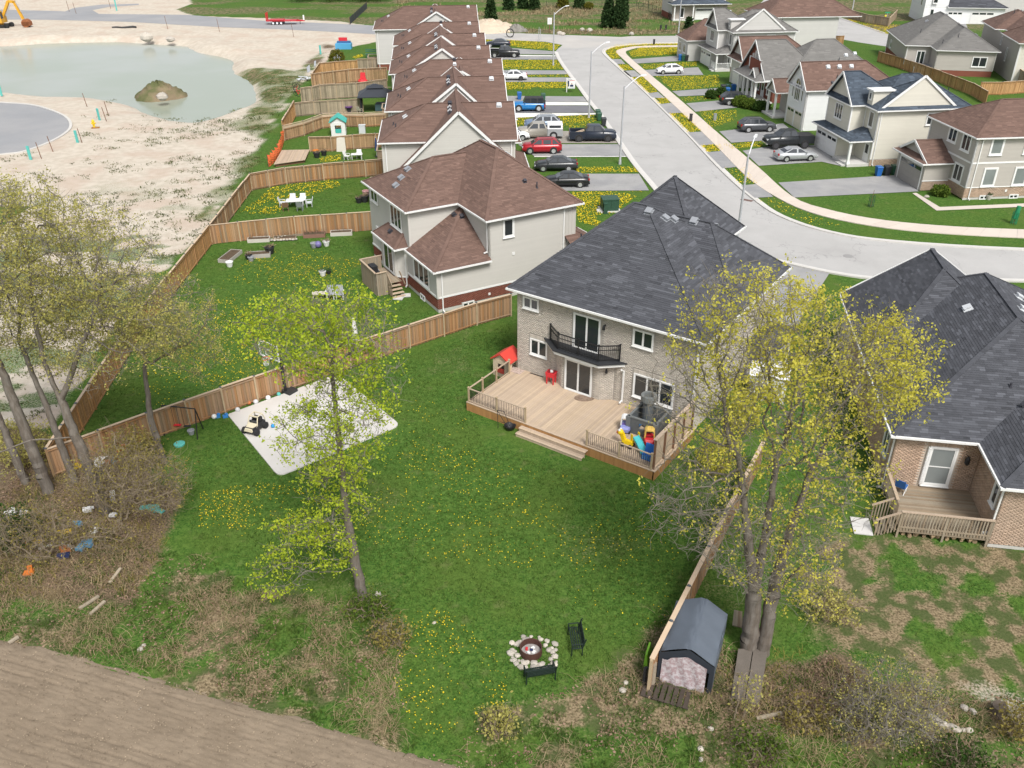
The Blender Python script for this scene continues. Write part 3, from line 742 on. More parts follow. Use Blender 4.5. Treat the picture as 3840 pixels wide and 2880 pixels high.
  for r in range(k):
   a = z0 + r * cz + .006; b = a + cz - .012; x = -(r % 2) * bl / 2
   while x < L:
    x0, x1 = max(x + .006, 0), min(x + bl - .006, L); x += bl
    if x1 - x0 < .03: continue
    if any(x1 > q[0] and x0 < q[2] and b > q[1] and a < q[3] for q in skip): continue
    h = .012 + rg.random() * .005; i = len(V)
    V += [pt(x0, a, 0), pt(x1, a, 0), pt(x1, b, 0), pt(x0, b, 0), pt(x0, a, h), pt(x1, a, h), pt(x1, b, h), pt(x0, b, h)]
    F += [(i + 4, i + 5, i + 6, i + 7), (i, i + 1, i + 5, i + 4), (i + 1, i + 2, i + 6, i + 5), (i + 2, i + 3, i + 7, i + 6), (i + 3, i, i + 4, i + 7)]; T += [rg.gauss(0, .08)] * 5
  if V:
   o = ob('brick', npmesh('brick', V, F, m, T), s.root); o['kind'] = 'stuff'
  return w
 def trim(s, p0, p1, z, h=.16, t=.05, m=None, name='trim_band'):
  p0, p1 = np.array(p0, float), np.array(p1, float); d = p1 - p0; L = np.linalg.norm(d); d /= L; n = np.array([d[1], -d[0]]); a = p0 - d * t; b = p1 + d * t
  mb = MB(); q = [a, b, b + n * t, a + n * t]; mb.hexa([(*c, z - h / 2) for c in q] + [(*c, z + h / 2) for c in q]); return mb.build(name, m or M_TRIM, s.root)
 def soldier(s, p0, p1, a0, a1, z, m, h=.24):      # a soldier course of upright bricks over an opening
  p0, p1 = np.array(p0, float), np.array(p1, float); d = p1 - p0; d /= np.linalg.norm(d); n = np.array([d[1], -d[0]]); mb = MB(); a = a0
  while a < a1 - .05:
   b = min(a + .075, a1); q = [p0 + d * (a + .006), p0 + d * (b - .006), p0 + d * (b - .006) + n * .026, p0 + d * (a + .006) + n * .026]
   mb.hexa([(*c, z + .006) for c in q] + [(*c, z + h) for c in q], random.gauss(.03, .10)); a += .081
  o = mb.build('brick', m, s.root); o['kind'] = 'stuff'; return o
 # ---- windows: frame part with a pane sub-part for each light
 def window(s, p0, p1, a, z, w, h, panes=2, trim=.09, sill=True, glass=None, cross=False, name='window', proud=.05, arch=False, slider=False, m=None):
  p0, p1 = np.array(p0, float), np.array(p1, float); d = p1 - p0; d /= np.linalg.norm(d); rz = math.atan2(d[1], d[0]); n = np.array([d[1], -d[0]])
  key = (round(w, 2), round(h, 2), panes, trim, sill, cross, name, proud, (m or M_TRIM).name)
  if key not in KIDS:
   mb = MB(); f = .055; y0, y1 = -proud, .0
   mb.box(-trim, y0 - .02, -trim, 0, y1, h + trim); mb.box(w, y0 - .02, -trim, w + trim, y1, h + trim); mb.box(0, y0 - .02, h, w, y1, h + trim); mb.box(0, y0 - .02, -trim, w, y1, 0)
   if sill: mb.box(-trim - .03, y0 - .07, -trim - .05, w + trim + .03, y1, -trim)
   for i in range(panes):
    x0, x1 = w * i / panes, w * (i + 1) / panes
    mb.box(x0, y0, 0, x0 + f, y1, h); mb.box(x1 - f, y0, 0, x1, y1, h); mb.box(x0 + f, y0, 0, x1 - f, y1, f); mb.box(x0 + f, y0, h - f, x1 - f, y1, h)
    if cross: mb.box(x0 + f, y0 + .005, h * .48, x1 - f, y1, h * .48 + .05)
   pm = MB(); pw = w / panes - 2 * f; pm.box(0, -.022, 0, pw, -.004, h - 2 * f)
   KIDS[key] = (mb.mesh(name, m or M_TRIM), pm.mesh('pane', None), f)
  me, pme, f = KIDS[key]; q = p0 + d * a
  o = ob(name, me, s.root, (q[0] + n[0] * .02, q[1] + n[1] * .02, z), rz)
  for i in range(panes):
   g = glass or M_GLASS; pk = (key, g.name)
   if pk not in KIDS: c = pme.copy(); c.materials.clear(); c.materials.append(g); KIDS[pk] = c
   ob('pane', KIDS[pk], o, (w * i / panes + f, 0, f))
  return o
 def garage(s, p0, p1, a, z, w, h, m=None, lights=4):
  p0, p1 = np.array(p0, float), np.array(p1, float); d = p1 - p0; d /= np.linalg.norm(d); rz = math.atan2(d[1], d[0]); n = np.array([d[1], -d[0]]); q = p0 + d * a
  mb = MB(); mb.box(-.14, -.06, 0, 0, 0, h + .14); mb.box(w, -.06, 0, w + .14, 0, h + .14); mb.box(0, -.06, h, w, 0, h + .14)
  o = mb.build('garage_door', M_TRIM, s.root, loc=(q[0] + n[0] * .025, q[1] + n[1] * .025, z), rz=rz)
  for k in range(4):
   p = MB(); p.box(0.01, -.035, h * k / 4 + .008, w - .01, -.002, h * (k + 1) / 4 - .008)
   if k < 3:
    for j in range(max(2, int(w / .6))): c = w / max(2, int(w / .6)); p.box(c * j + .08, -.045, h * k / 4 + .09, c * (j + 1) - .08, -.035, h * (k + 1) / 4 - .09)
   p.build('panel', m or M_TRIM, o)
  g = MB()
  for j in range(lights): c = w / lights; g.box(c * j + .1, -.05, h * .75 + .12, c * (j + 1) - .1, -.036, h - .12)
  g.build('door_light', M_GLASS, o); return o
 def door(s, p0, p1, a, z, w=.95, h=2.1, m=None, lights=True):
  p0, p1 = np.array(p0, float), np.array(p1, float); d = p1 - p0; d /= np.linalg.norm(d); rz = math.atan2(d[1], d[0]); n = np.array([d[1], -d[0]]); q = p0 + d * a
  mb = MB(); mb.box(-.1, -.06, 0, 0, 0, h + .1); mb.box(w, -.06, 0, w + .1, 0, h + .1); mb.box(0, -.06, h, w, 0, h + .1); mb.box(0, -.035, 0, w, 0, h)
  o = mb.build('door', m or M_TRIM, s.root, loc=(q[0] + n[0] * .025, q[1] + n[1] * .025, z), rz=rz)
  if lights: g = MB(); g.box(w * .2, -.045, h * .45, w * .8, -.036, h * .9); g.build('pane', M_GLASS, o)
  k = MB(); k.ball((w - .1, -.08, h * .47), .035, 8, 5); k.build('handle', M_BLACK, o); return o
 def downspout(s, p0, p1, a, z0, z1, m=None, kick=True):
  p0, p1 = np.array(p0, float), np.array(p1, float); d = p1 - p0; d /= np.linalg.norm(d); n = np.array([d[1], -d[0]]); q = p0 + d * a + n * .07; mb = MB()
  mb.cbox((q[0], q[1], (z0 + z1 - .25) / 2), (.085, .085, z1 - z0 - .25), math.atan2(d[1], d[0]))
  e = q + n * .3; mb.beam((*q, z1 - .28), (*e, z1 - .06), .08, .08)
  if kick: mb.beam((*q, z0 + .1), (*(q + n * .3), z0 + .03), .08, .08)
  return mb.build('downspout', m or M_TRIM, s.root)
 def part(s, mb, name, m, **k): return mb.build(name, m, s.root, **k)
# ============================================================ the grey brick house in the middle
HM = House('brick_house', 'two-storey grey brick house with charcoal hip roof, rear balcony and big wooden deck', 'house', (.35, 49.35), -35)
s = HM; RW = ((0, 0), (12.3, 0)); LW = ((0, 12.2), (0, 0)); SW = ((12.3, 0), (12.3, 12.2))
W_ = [(.52, 5.12, 1.05, .68, 2), (8.19, 4.74, 1.2, .97, 2), (1.08, 2.04, 1.17, 1.0, 2), (8.44, 1.42, 2.5, 1.44, 3)]
sk = [(a - .12, z - .2, a + w + .12, z + h + .36) for a, z, w, h, n in W_] + [(4.05, 3.3, 6.05, 6.02), (3.0, 0, 7.05, 3.2)]
s.wall(*RW, .1, 6.2, 'brick', M_BR_GREY, sk, mort=M_MORTARG, seed=1)
s.wall(*SW, .1, 6.2, 'brick', M_BR_GREY, [(0, 0, 0, 0)], mort=M_MORTARG, seed=2)
s.wall(*LW, .1, 6.2, 'plain', M_BR_GREY)
s.wall((12.3, 12.2), (0, 12.2), .1, 6.2, 'plain', M_BR_GREY)
for a, z, w, h, n in W_:
 s.window(*RW, a, z, w, h, n, trim=.06); s.soldier(*RW, a - .1, a + w + .1, z + h + .07, M_BR_GREY)
s.window(*RW, 4.2, 3.45, 1.72, 2.2, 2, trim=.07, name='patio_door', sill=False); s.soldier(*RW, 4.05, 6.05, 5.74, M_BR_GREY)
# bay with the lower patio door, balcony above
BAY = [(3.0, 0), (3.7, -.5), (6.32, -.5), (7.05, 0)]
s.wall(BAY[0], BAY[1], .1, 3.1, 'brick', M_BR_GREY, mort=M_MORTARG, seed=4)
s.wall(BAY[1], BAY[2], .1, 3.1, 'brick', M_BR_GREY, [(.2, 0, 2.2, 2.85)], mort=M_MORTARG, seed=5)
s.wall(BAY[2], BAY[3], .1, 3.1, 'brick', M_BR_GREY, mort=M_MORTARG, seed=6)
s.window(BAY[1], BAY[2], .3, .68, 1.78, 2.05, 2, trim=.07, name='patio_door', sill=False)
BAL = [(2.15, 0), (3.42, -1.02), (6.52, -1.08), (7.75, 0)]
mb = MB(); mb.prism(BAL, 3.1, 3.3); s.part(mb, 'balcony_slab', M_TRIM)
mb = MB(); mb.prism([(2.0, .0), (3.35, -1.1), (6.58, -1.16), (7.9, .0)], 3.302, 3.37); mb.prism([(2.5, 0), (3.6, -.86), (6.38, -.9), (7.4, 0)], 3.37, 3.44); s.part(mb, 'balcony_roofing', M_MEMB)
def railing(pts, z, h, m, parent, n_between=.1, post=.06, top=.05, btm=.1, thick=.018, postm=None, mid=None, topm=None, name='railing'):
 """posts, rails and every baluster as parts of its parent"""
 bk = MB(); bk.box(-thick / 2, -thick / 2, 0, thick / 2, thick / 2, h - btm - top); bme = bk.mesh('baluster', m)
 for i in range(len(pts) - 1):
  a, b = np.array(pts[i], float), np.array(pts[i + 1], float); L = np.linalg.norm(b - a); d = (b - a) / L
  r = MB(); r.beam((*a, z + h), (*b, z + h), top * 1.5, top); r.build('top_rail', topm or m, parent)
  r = MB(); r.beam((*a, z + btm), (*b, z + btm), top, top * .8); r.build('bottom_rail', topm or m, parent)
  if mid: r = MB(); r.beam((*a, z + mid), (*b, z + mid), top, top * .7); r.build('middle_rail', m, parent)
  k = max(1, int(L / n_between))
  for j in range(1, k): p = a + d * L * j / k; ob('baluster', bme, parent, (p[0], p[1], z + btm), math.atan2(d[1], d[0]))
 for p in pts:
  r = MB(); r.box(-post / 2, -post / 2, 0, post / 2, post / 2, h + .06); r.box(-post * .68, -post * .68, h + .06, post * .68, post * .68, h + .1)
  r.build('railing_post', postm or m, parent, loc=(p[0], p[1], z))
railing([(2.55, -.1), (3.55, -.82), (5.0, -.86), (6.4, -.88), (7.4, -.1)], 3.44, 1.0, M_BLACK, s.root, .11, .07, .05, .1, .02, mid=.72)
# roofs
s.roof((-.42, -.42, 12.75, 12.6), 6.3, (.95, .5, .5, .8), M_SH_DARK, row=.145, tabw=(.25, .95), seed=1)
s.roof((-.44, 4.0, 12.77, 12.62), 6.305, (1.02, .745, .625, .9), M_SH_DARK, row=.145, tabw=(.25, .95), gut=False, seed=2)
s.roof((-.4, 10.3, 7.4, 18.3), 6.3, (1.05, 1.0, 1.0, 1.0), M_SH_DARK, row=.145, tabw=(.25, .95), seed=3)
for u, v in ((5.1, 7.1), (6.0, 7.55), (6.35, 8.1), (7.4, 8.9), (3.6, 9.1), (8.5, 9.6)): s.vent(u, v)
s.stack(1.5, 5.0); s.stack(.95, 4.7, .15)
for z, a, w0, w1 in ((0, 0, 7, 18), ):
 s.wall((0, 17.9), (0, 12.2), .1, 6.2, 'plain', M_BR_GREY); s.wall((7, 12.2), (7, 17.9), .1, 6.2, 'plain', M_BR_GREY)
s.downspout(*RW, 7.72, .7, 3.1); s.downspout(*SW, 11.6, .2, 6.25); s.downspout(*RW, 12.2, .2, 6.25)
mb = MB(); mb.tube((6.3, -.02, 5.45), (6.3, -.2, 5.45), .05, .05, 8); mb.lathe((6.3, -.22, 5.2), [(.05, .3), (.09, .2), (.10, .02)], 8); s.part(mb, 'wall_lamp', M_BLACK)
mb = MB(); mb.tube((6.66, -.28, 2.72), (6.75, -.42, 2.72), .04, .04, 8); mb.lathe((6.76, -.45, 2.55), [(.05, .25), (.08, .15), (.09, .02)], 8); s.part(mb, 'wall_lamp', M_BLACK)
# side porch post and entry at the front right
mb = MB(); mb.box(12.3, 7.6, .1, 14.1, 11.2, .3); s.part(mb, 'porch_slab', M_CONC)
mb = MB(); mb.box(12.32, 7.5, 2.7, 14.3, 11.3, 2.9); s.part(mb, 'porch_roof', M_SH_DARK)
for v in (7.8, 11.0): mb = MB(); mb.box(13.9, v - .08, .3, 14.06, v + .08, 2.7); s.part(mb, 'porch_post', M_TRIM)
# deck: a thing of its own against the house
def WM(u, v, z=0): return HM.W(u, v, z)
DK = thing('deck', 'broad pale wooden deck with steps behind the grey brick house', 'deck', WM(0, 0), HM.rot)
bw, gp = .14, .007; n = int(12.45 / (bw + gp)); pitch = 12.45 / n
bme = {}
for i in range(n):
 u = i * pitch; front = -5.15; back = 0.0
 mid = u + bw / 2
 if 3.0 < mid < 7.05: back = -.52 if 3.7 < mid < 6.32 else (-.5 * (mid - 3.0) / .7 if mid <= 3.7 else -.5 * (7.05 - mid) / .73)
 back = round(back, 2) - .01
 if back not in bme: mb = MB(); mb.box(0, front, .565, pitch - gp, back, .6); bme[back] = mb.mesh('deck_board', M_DECK)
 ob('deck_board', bme[back], DK, (u, 0, 0))
mb = MB(); mb.box(-.02, -5.29, .56, 12.47, -5.155, .603); mb.build('edge_board', M_DECK, DK)
mb = MB(); mb.box(-.14, -5.29, .56, -.025, 0, .603); mb.build('edge_board', M_DECK, DK); mb = MB(); mb.box(12.475, -5.29, .56, 12.6, 0, .603); mb.build('edge_board', M_DECK, DK)
mb = MB(); mb.box(.1, -5.1, 0.0, 12.4, -.1, .2); mb.build('deck_frame', M_RUST, DK)
k = MB(); k.box(0, -.02, 0, .135, 0, .555); sk_me = k.mesh('skirt_board', M_FASC)
for i in range(int(12.7 / .143)):
 ob('skirt_board', sk_me, DK, (-.12 + i * .143, -5.255, 0))
for i in range(int(5.2 / .143)):
 ob('skirt_board', sk_me, DK, (-.11, -.06 - i * .143, 0), -math.pi / 2); ob('skirt_board', sk_me, DK, (12.57, -.2 - i * .143, 0), -math.pi / 2)
for j, (v0, v1, z) in enumerate(((-5.62, -5.28, .40), (-5.96, -5.6, .2))):
 for t in range(2):
  mb = MB(); mb.box(3.95, v0 + t * .17, z - .04, 8.45, v0 + t * .17 + .16, z); mb.build('stair_tread', M_DECK, DK)
 mb = MB(); mb.box(3.98, v0 + .03, 0, 8.42, v0 + .05, z - .04); mb.build('stair_riser', M_DECK, DK)
railing([(.02, -.95), (.02, -2.35), (.02, -3.8), (.02, -5.2), (2.1, -5.2), (4.15, -5.2)], .6, .95, M_BLACK, DK, .115, .09, .05, .1, .018, postm=M_POSTW, topm=M_DECK)
railing([(8.3, -5.2), (10.35, -5.2), (12.3, -5.2)], .6, .95, M_BLACK, DK, .115, .09, .05, .1, .018, postm=M_POSTW, topm=M_DECK)
for v in (-5.1, -3.9, -2.7, -1.5, -.3):
 mb = MB(); mb.box(12.36, v - .045, .6, 12.45, v + .045, 2.5); mb.build('screen_post', M_RUST, DK)
k = MB(); k.box(12.33, 0, 0, 12.352, 4.9, .135); pm = k.mesh('screen_board', M_DECK)
for i in range(13): ob('screen_board', pm, DK, (0, -5.12, .62 + i * .145))
mb = MB(); mb.box(12.29, -5.2, 2.5, 12.5, -.2, 2.54); mb.build('screen_cap', M_DECK, DK)
# ============================================================ nearest brown-roofed house
HB = House('siding_house', 'two-storey greige siding house on a red brick base with brown roof and side wing', 'house', (-5.47, 58.87), 29.2)
s = HB; R0 = ((0, 13), (0, 0)); S0 = ((0, 0), (12, 0)); N0 = ((4.35, 4.75), (4.35, 0)); N1 = ((0, 4.75), (4.35, 4.75))
s.wall(*S0, .28, 1.2, 'brick', M_BR_RED, [(2.0, 0, 2.9, .4)], seed=1); s.wall((0, 5.6), (0, 0), .28, 1.2, 'brick', M_BR_RED, [(2.4, 0, 3.2, .4)], seed=2); s.wall((0, 13), (0, 9.4), .28, 1.2, 'brick', M_BR_RED, seed=3)
s.wall(*S0, 0, .28, 'plain', M_FOUND); s.wall(*R0, 0, .28, 'plain', M_FOUND)
s.wall(*S0, 1.2, 3.42, 'siding', M_SID_B, corner=M_TRIMG); s.wall((4.35, 0), (10.9, 0), 3.42, 6.5, 'siding', M_SID_B, corner=M_TRIMG, seed=3)
s.wall((10.95, .0), (12, .0), 3.42, 6.5, 'batten', M_SID_B)
s.wall(*N0, 3.4, 6.5, 'siding', M_SID_B, corner=M_TRIMG); s.wall(*N1, 3.4, 6.5, 'siding', M_SID_B, corner=M_TRIMG)
s.wall(*R0, 1.2, 3.42, 'plain', M_STUCCO); s.wall((0, 13), (0, 4.75), 3.4, 6.5, 'plain', M_STUCCO); s.wall((12, 0), (12, 13), 0, 6.5, 'plain', M_STUCCO); s.wall((12, 13), (0, 13), 0, 6.5, 'siding', M_SID_B, course=.23)
s.trim(*S0, 1.22, .14); s.trim((0, 5.6), (0, 0), 1.22, .14); s.trim((0, 13), (0, 9.4), 1.22, .14)
s.roof((-.35, 4.4, 12.35, 13.35), 6.6, (.55, .55, .55, .55), M_SH_BROWN, seed=11); s.roof((4.0, -.35, 12.36, 13.3), 6.603, (.8, .8, .56, .7), M_SH_BROWN, gut=True, seed=12)
s.roof((-.38, -.38, 4.35, 4.75), 3.5, (.56, None, .56, None), M_SH_BROWN, seed=13)
s.roof((-1.12, 5.2, .0, 9.8), 3.5, (.75, None, 1.0, 1.0), M_SH_BROWN, seed=14)
s.roof((11.0, -1.9, 14.2, 3.2), 3.2, (None, .5, .45, .5), M_SH_BROWN, seed=15)
s.wall((11.4, -1.6), (14, -1.6), 0, 3.1, 'siding', M_SID_B); s.wall((11.4, 0), (11.4, -1.6), 0, 3.1, 'plain', M_STUCCO)
BB = [(0, 9.4), (-.75, 8.8), (-.75, 6.2), (0, 5.6)]
for a, b in zip(BB, BB[1:]): s.wall(a, b, .85, 3.4, 'siding', M_SID_B, corner=M_TRIMG); s.wall(a, b, .0, .84, 'brick', M_BR_RED); s.trim(a, b, .86, .12)
s.window(BB[1], BB[2], .4, .95, 1.8, 2.05, 2, name='patio_door', sill=False)
s.window((0, 13), (0, 0), 4.75, 4.5, 2.05, 1.6, 3); s.window((0, 13), (0, 0), .6, 5.3, 1.4, .85, 2); s.window((0, 13), (0, 0), 8.9, 1.5, 2.65, 1.48, 3); s.window((0, 13), (0, 0), 1.3, 2.3, 1.1, .8, 2)
s.window(*S0, 5.62, 5.0, .75, 1.28, 1, trim=.11); s.window(*S0, 2.02, .0, .9, .36, 2, trim=.05, sill=False); s.window((0, 5.6), (0, 0), 2.45, .02, .75, .36, 2, trim=.05, sill=False)
s.downspout(*S0, .35, .1, 3.4); s.downspout(*N0, 4.6, 3.9, 6.5); s.downspout(*S0, 10.85, .3, 6.5); s.downspout(BB[2], BB[3], .85, .1, 3.3)
for u, v in ((.8, 8.8), (1.5, 9.3), (2.3, 9.8), (7.7, 10.0), (8.6, 8.6), (8.7, 7.6), (8.8, 6.6), (9.0, 5.6)): s.vent(u, v, M_VENT if u < 4 else M_VENTB)
for u, v in ((3.6, 4.2), (3.9, 3.6)): s.vent(u, v, M_VENTD, (.3, .3, .12))
s.vent(-.4, 7.6, M_VENTD, (.3, .3, .12)); s.vent(8.7, 2.3, M_VENTD, (.25, .25, .12)); s.stack(9.4, 1.6, .45)
mb = MB(); mb.box(6.3, -.07, 3.4, 6.52, .0, 3.62); s.part(mb, 'wall_vent', M_TRIM); mb = MB(); mb.box(4.2, -.07, .55, 4.38, 0, .72); s.part(mb, 'wall_vent', M_TRIM)
# its little deck
DB = thing('deck', 'small wooden landing with slatted sides and steps at the bay of the greige house', 'deck', HB.W(0, 0), HB.rot)
for i in range(11): mb = MB(); mb.box(-2.85 + i * .19, 5.05, .86, -2.85 + i * .19 + .18, 8.3 if i < 10 else 6.2, .9); mb.build('deck_board', M_OLDWOOD, DB)
bm_ = MB(); bm_.box(0, -.02, 0, .13, 0, 1.9); bme_ = bm_.mesh('side_board', M_OLDWOOD)
for i in range(22): ob('side_board', bme_, DB, (-2.87, 8.3 - i * .145, .02), -math.pi / 2)
for i in range(6): ob('side_board', bme_, DB, (-2.85 + i * .145, 5.04, .02))
for i in range(12): ob('side_board', bme_, DB, (-2.85 + i * .145, 8.34, .02))
for a, b in (((-2.9, 5.0), (-2.9, 8.36)), ((-2.9, 5.0), (-2.0, 5.0)), ((-2.9, 8.36), (-1.0, 8.36))):
 mb = MB(); mb.beam((*a, 1.95), (*b, 1.95), .14, .05); mb.build('cap_rail', M_DECK, DB)
for i in range(4): mb = MB(); mb.box(-1.95, 4.75 - i * .27, .72 - i * .2 - .05, -.95, 5.02 - i * .27, .72 - i * .2); mb.build('stair_tread', M_DECK, DB)
for u in (-1.98, -.93): mb = MB(); mb.beam((u, 5.0, 1.75), (u, 4.0, 1.0), .06, .12); mb.build('handrail', M_OLDWOOD, DB)
for i in range(5): mb = MB(); mb.box(-1.99, 4.95 - i * .2, .1, -1.95, 5.0 - i * .2, 1.7 - i * .15); mb.build('baluster', M_OLDWOOD, DB)
mb = MB(); mb.box(-.04, -.3, 0, .75, .3, .42); o = thing('barbecue', 'covered black barbecue on the small wooden landing', 'barbecue', HB.W(-2.5, 6.6, .9), HB.rot)
mb = MB(); mb.box(-.28, -.7, .0, .3, .7, .75); mb.prism([(-.24, -.42), (.26, -.42), (.26, .42), (-.24, .42)], .75, 1.12); mb.build('cover', mat('black_cover', (.02, .02, .022), .5, .15, 2), o)
mb = MB(); mb.box(.3, -.4, .72, .36, .4, .78); mb.build('handle', M_VENT, o)
for k, (u, v, r) in enumerate(((-.9, 4.1, .1), (-1.6, 3.9, -.2))):
 mb = MB(); mb.cbox((0, 0, .03), (.75, .6, .06)); tag(mb.build('stepping_stone', M_CONC, None, loc=HB.W(u, v, 0.03), rz=r), 'flat pale stepping stone ' + ('beside the white downspout' if k == 0 else 'at the foot of the landing steps'), 'paving stone')
# ============================================================ right-hand neighbour: peach brick bungalow
HJ = House('bungalow', 'peach brick bungalow with broad charcoal roof and recessed wooden deck', 'house', (23.0, 32.4), -10.1)
s = HJ; J0 = ((-4.1, 3.7), (0, 3.7)); J1 = ((0, 3.7), (0, 0)); J2 = ((0, 0), (9.3, 0)); J3 = ((-4.1, 20), (-4.1, 3.7))
s.wall(*J0, .1, 3.7, 'brick', M_BR_PEACH, [(1.5, .6, 3.1, 3.4)], mort=M_MORTARP, seed=1); s.wall(*J1, .1, 3.7, 'brick', M_BR_PEACH, [(2.5, 1.9, 3.2, 3.5)], mort=M_MORTARP, seed=2)
s.wall(*J2, .2, 3.7, 'brick', M_BR_PEACH, mort=M_MORTARP, seed=3); s.wall(*J2, 0, .2, 'plain', M_FOUND); s.wall(*J3, .1, 3.7, 'brick', M_BR_PEACH, mort=M_MORTARP, seed=4)
s.wall((9.3, 0), (9.3, 20), 0, 3.7, 'plain', M_BR_PEACH); s.wall((9.3, 20.5), (-4.1, 20.5), 0, 3.7, 'plain', M_BR_PEACH); s.wall((-4.12, 20.5), (-4.12, 17.5), .1, 3.7, 'plain', M_SID_L)
s.roof((-4.48, 3.32, 9.7, 20.8), 3.8, (.525, .525, .525, .9), M_SH_DARK, row=.14, tabw=(.22, .6), seed=21)
s.roof((-4.5, 10.4, 5.6, 20.9), 3.803, (.7, .7, .5, None), M_SH_DARK, row=.14, tabw=(.22, .6), gut=False, seed=22, gables=(.2, M_SID_L))
s.roof((-.38, -.38, 9.7, 12), 3.8, (.525, .525, .525, .525), M_SH_DARK, row=.14, tabw=(.22, .6), seed=23)
for u, v in ((3.5, 12.6), (.9, 13.2), (3.9, 12.4), (4.2, 15.2)): s.vent(u, v, M_VENTB)
s.vent(4.3, 13.9, M_VENTD); s.vent(1.9, 5.2, M_VENTD, (.2, .2, .1)); s.vent(3.6, 3.0, M_VENTD, (.2, .2, .1)); s.stack(1.5, 6.4, .25)
s.window(*J0, 1.75, .85, 1.15, 2.2, 1, name='patio_door', trim=.1, cross=True, glass=M_GLASSB); s.soldier(*J0, 1.5, 3.1, 3.12, M_BR_PEACH)
mb = MB(); mb.box(-2.55, 3.6, .8, -2.37, 3.69, 3.1)
for i in range(22): mb.box(-2.53, 3.56, .9 + i * .1, -2.39, 3.6, .96 + i * .1)
s.part(mb, 'louvred_shutter', M_TRIM)
s.window(*J1, 2.62, 2.0, .5, 1.3, 1); s.window(*J3, 14.4, 1.6, .9, 1.5, 2)
mb = MB(); mb.tube((-.62, 3.68, 2.6), (-.62, 3.5, 2.6), .04, .04, 8); mb.lathe((-.62, 3.46, 2.32), [(.06, .5), (.12, .36), (.13, .12), (.05, 0)], 8); s.part(mb, 'wall_lamp', M_BLACK)
s.downspout(*J3, 16.1, .1, 3.7); s.downspout(*J1, 3.6, .7, 3.7)
DJ = thing('deck', 'weathered wooden deck with slatted railing tucked in the recess of the peach brick bungalow', 'deck', HJ.W(0, 0), HJ.rot)
for i in range(26): mb = MB(); mb.box(-4.2, .05 + i * .14, .58, -.02, .05 + i * .14 + .133, .62, ); mb.build('deck_board', M_OLDWOOD, DJ)
for v in (.04,): mb = MB(); mb.box(-4.25, v - .06, .36, -.02, v, .58); mb.build('edge_board', M_OLDWOOD, DJ)
k = MB(); k.box(-.03, -.02, 0, .03, .02, 1.05); bme_ = k.mesh('baluster', M_OLDWOOD)
for i in range(30): ob('baluster', bme_, DJ, (-4.1 + i * .14, -.04, .5))
for i in range(22): ob('baluster', bme_, DJ, (-4.25, .1 + i * .14 + .5, .5), math.pi / 2)
for a, b in (((-4.25, -.04), (-.03, -.04)), ((-4.25, .9), (-4.25, 3.6))):
 mb = MB(); mb.beam((*a, 1.6), (*b, 1.6), .15, .045); mb.build('top_rail', M_DECK, DJ); mb = MB(); mb.beam((*a, .68), (*b, .68), .05, .09); mb.build('bottom_rail', M_OLDWOOD, DJ)
for p in ((-4.2, 0), (-2.1, 0), (-.1, 0), (-4.2, 3.5), (-2.2, 1.8)): mb = MB(); mb.box(p[0] - .05, p[1] - .05, 0, p[0] + .05, p[1] + .05, .58 if p[1] == 1.8 else 1.62); mb.build('deck_post', M_OLDWOOD, DJ)
for i in range(3): mb = MB(); mb.box(-4.55 - i * .28, .0, .42 - i * .19, -4.27 - i * .28, 1.1, .46 - i * .19); mb.build('stair_tread', M_OLDWOOD, DJ)
for v in (-.04, 1.14):
 mb = MB(); mb.beam((-4.25, v, 1.55), (-5.3, v, .95), .12, .05); mb.build('handrail', M_DECK, DJ)
 for i in range(7): mb = MB(); mb.box(-4.4 - i * .14, v - .02, .35 - .07 * i, -4.34 - i * .14, v + .02, 1.45 - i * .08); mb.build('baluster', M_OLDWOOD, DJ)
mb = MB(); mb.cbox((0, 0, .03), (.9, 1.3, .06)); tag(mb.build('patio_slab', M_CONC, None, loc=HJ.W(-5.75, .5, .03), rz=HJ.rot), 'pale concrete slab at the foot of the bungalow deck steps', 'paving slab')
rk = random.Random(5)
for i in range(22):
 mb = MB(); r = rk.uniform(.07, .12); L = rk.uniform(.35, .5); mb.tube((0, -L / 2, 0), (0, L / 2, 0), r, r * .9, 7)
 o = mb.build('firewood_log', mat('split_log', (.30, .215, .13), .9, .2, 3, orand=.25), None, loc=HJ.W(-3.9 + (i % 11) * .34, .32 + rk.uniform(-.05, .1), .1 + (i // 11) * .17), rz=HJ.rot + rk.uniform(-.3, .3))
 tag(o, 'cut firewood log stacked under the weathered bungalow deck', 'log', 'firewood under the bungalow deck')
# folding blue camp chair
CH = thing('camp_chair', 'blue folding camp chair on the bungalow deck by the left railing', 'chair', HJ.W(-3.55, 3.0, .62), HJ.rot + 2.6)
mb = MB()
for x in (-.25, .25): mb.beam((x, -.25, 0), (x, .25, .42), .03, .03); mb.beam((x, .25, 0), (x, -.25, .42), .03, .03)
mb.build('frame', M_TRIM, CH)
mb = MB(); mb.hexa([(-.26, -.25, .38), (.26, -.25, .38), (.26, .22, .36), (-.26, .22, .36), (-.26, -.25, .42), (.26, -.25, .42), (.26, .22, .40), (-.26, .22, .40)]); mb.build('seat', mat('blue_canvas', (.03, .12, .36), .8, .1), CH)
mb = MB(); mb.hexa([(-.26, .22, .38), (.26, .22, .38), (.26, .26, .38), (-.26, .26, .38), (-.26, .36, .9), (.26, .36, .9), (.26, .4, .9), (-.26, .4, .9)]); mb.build('backrest', MATS['blue_canvas'], CH)
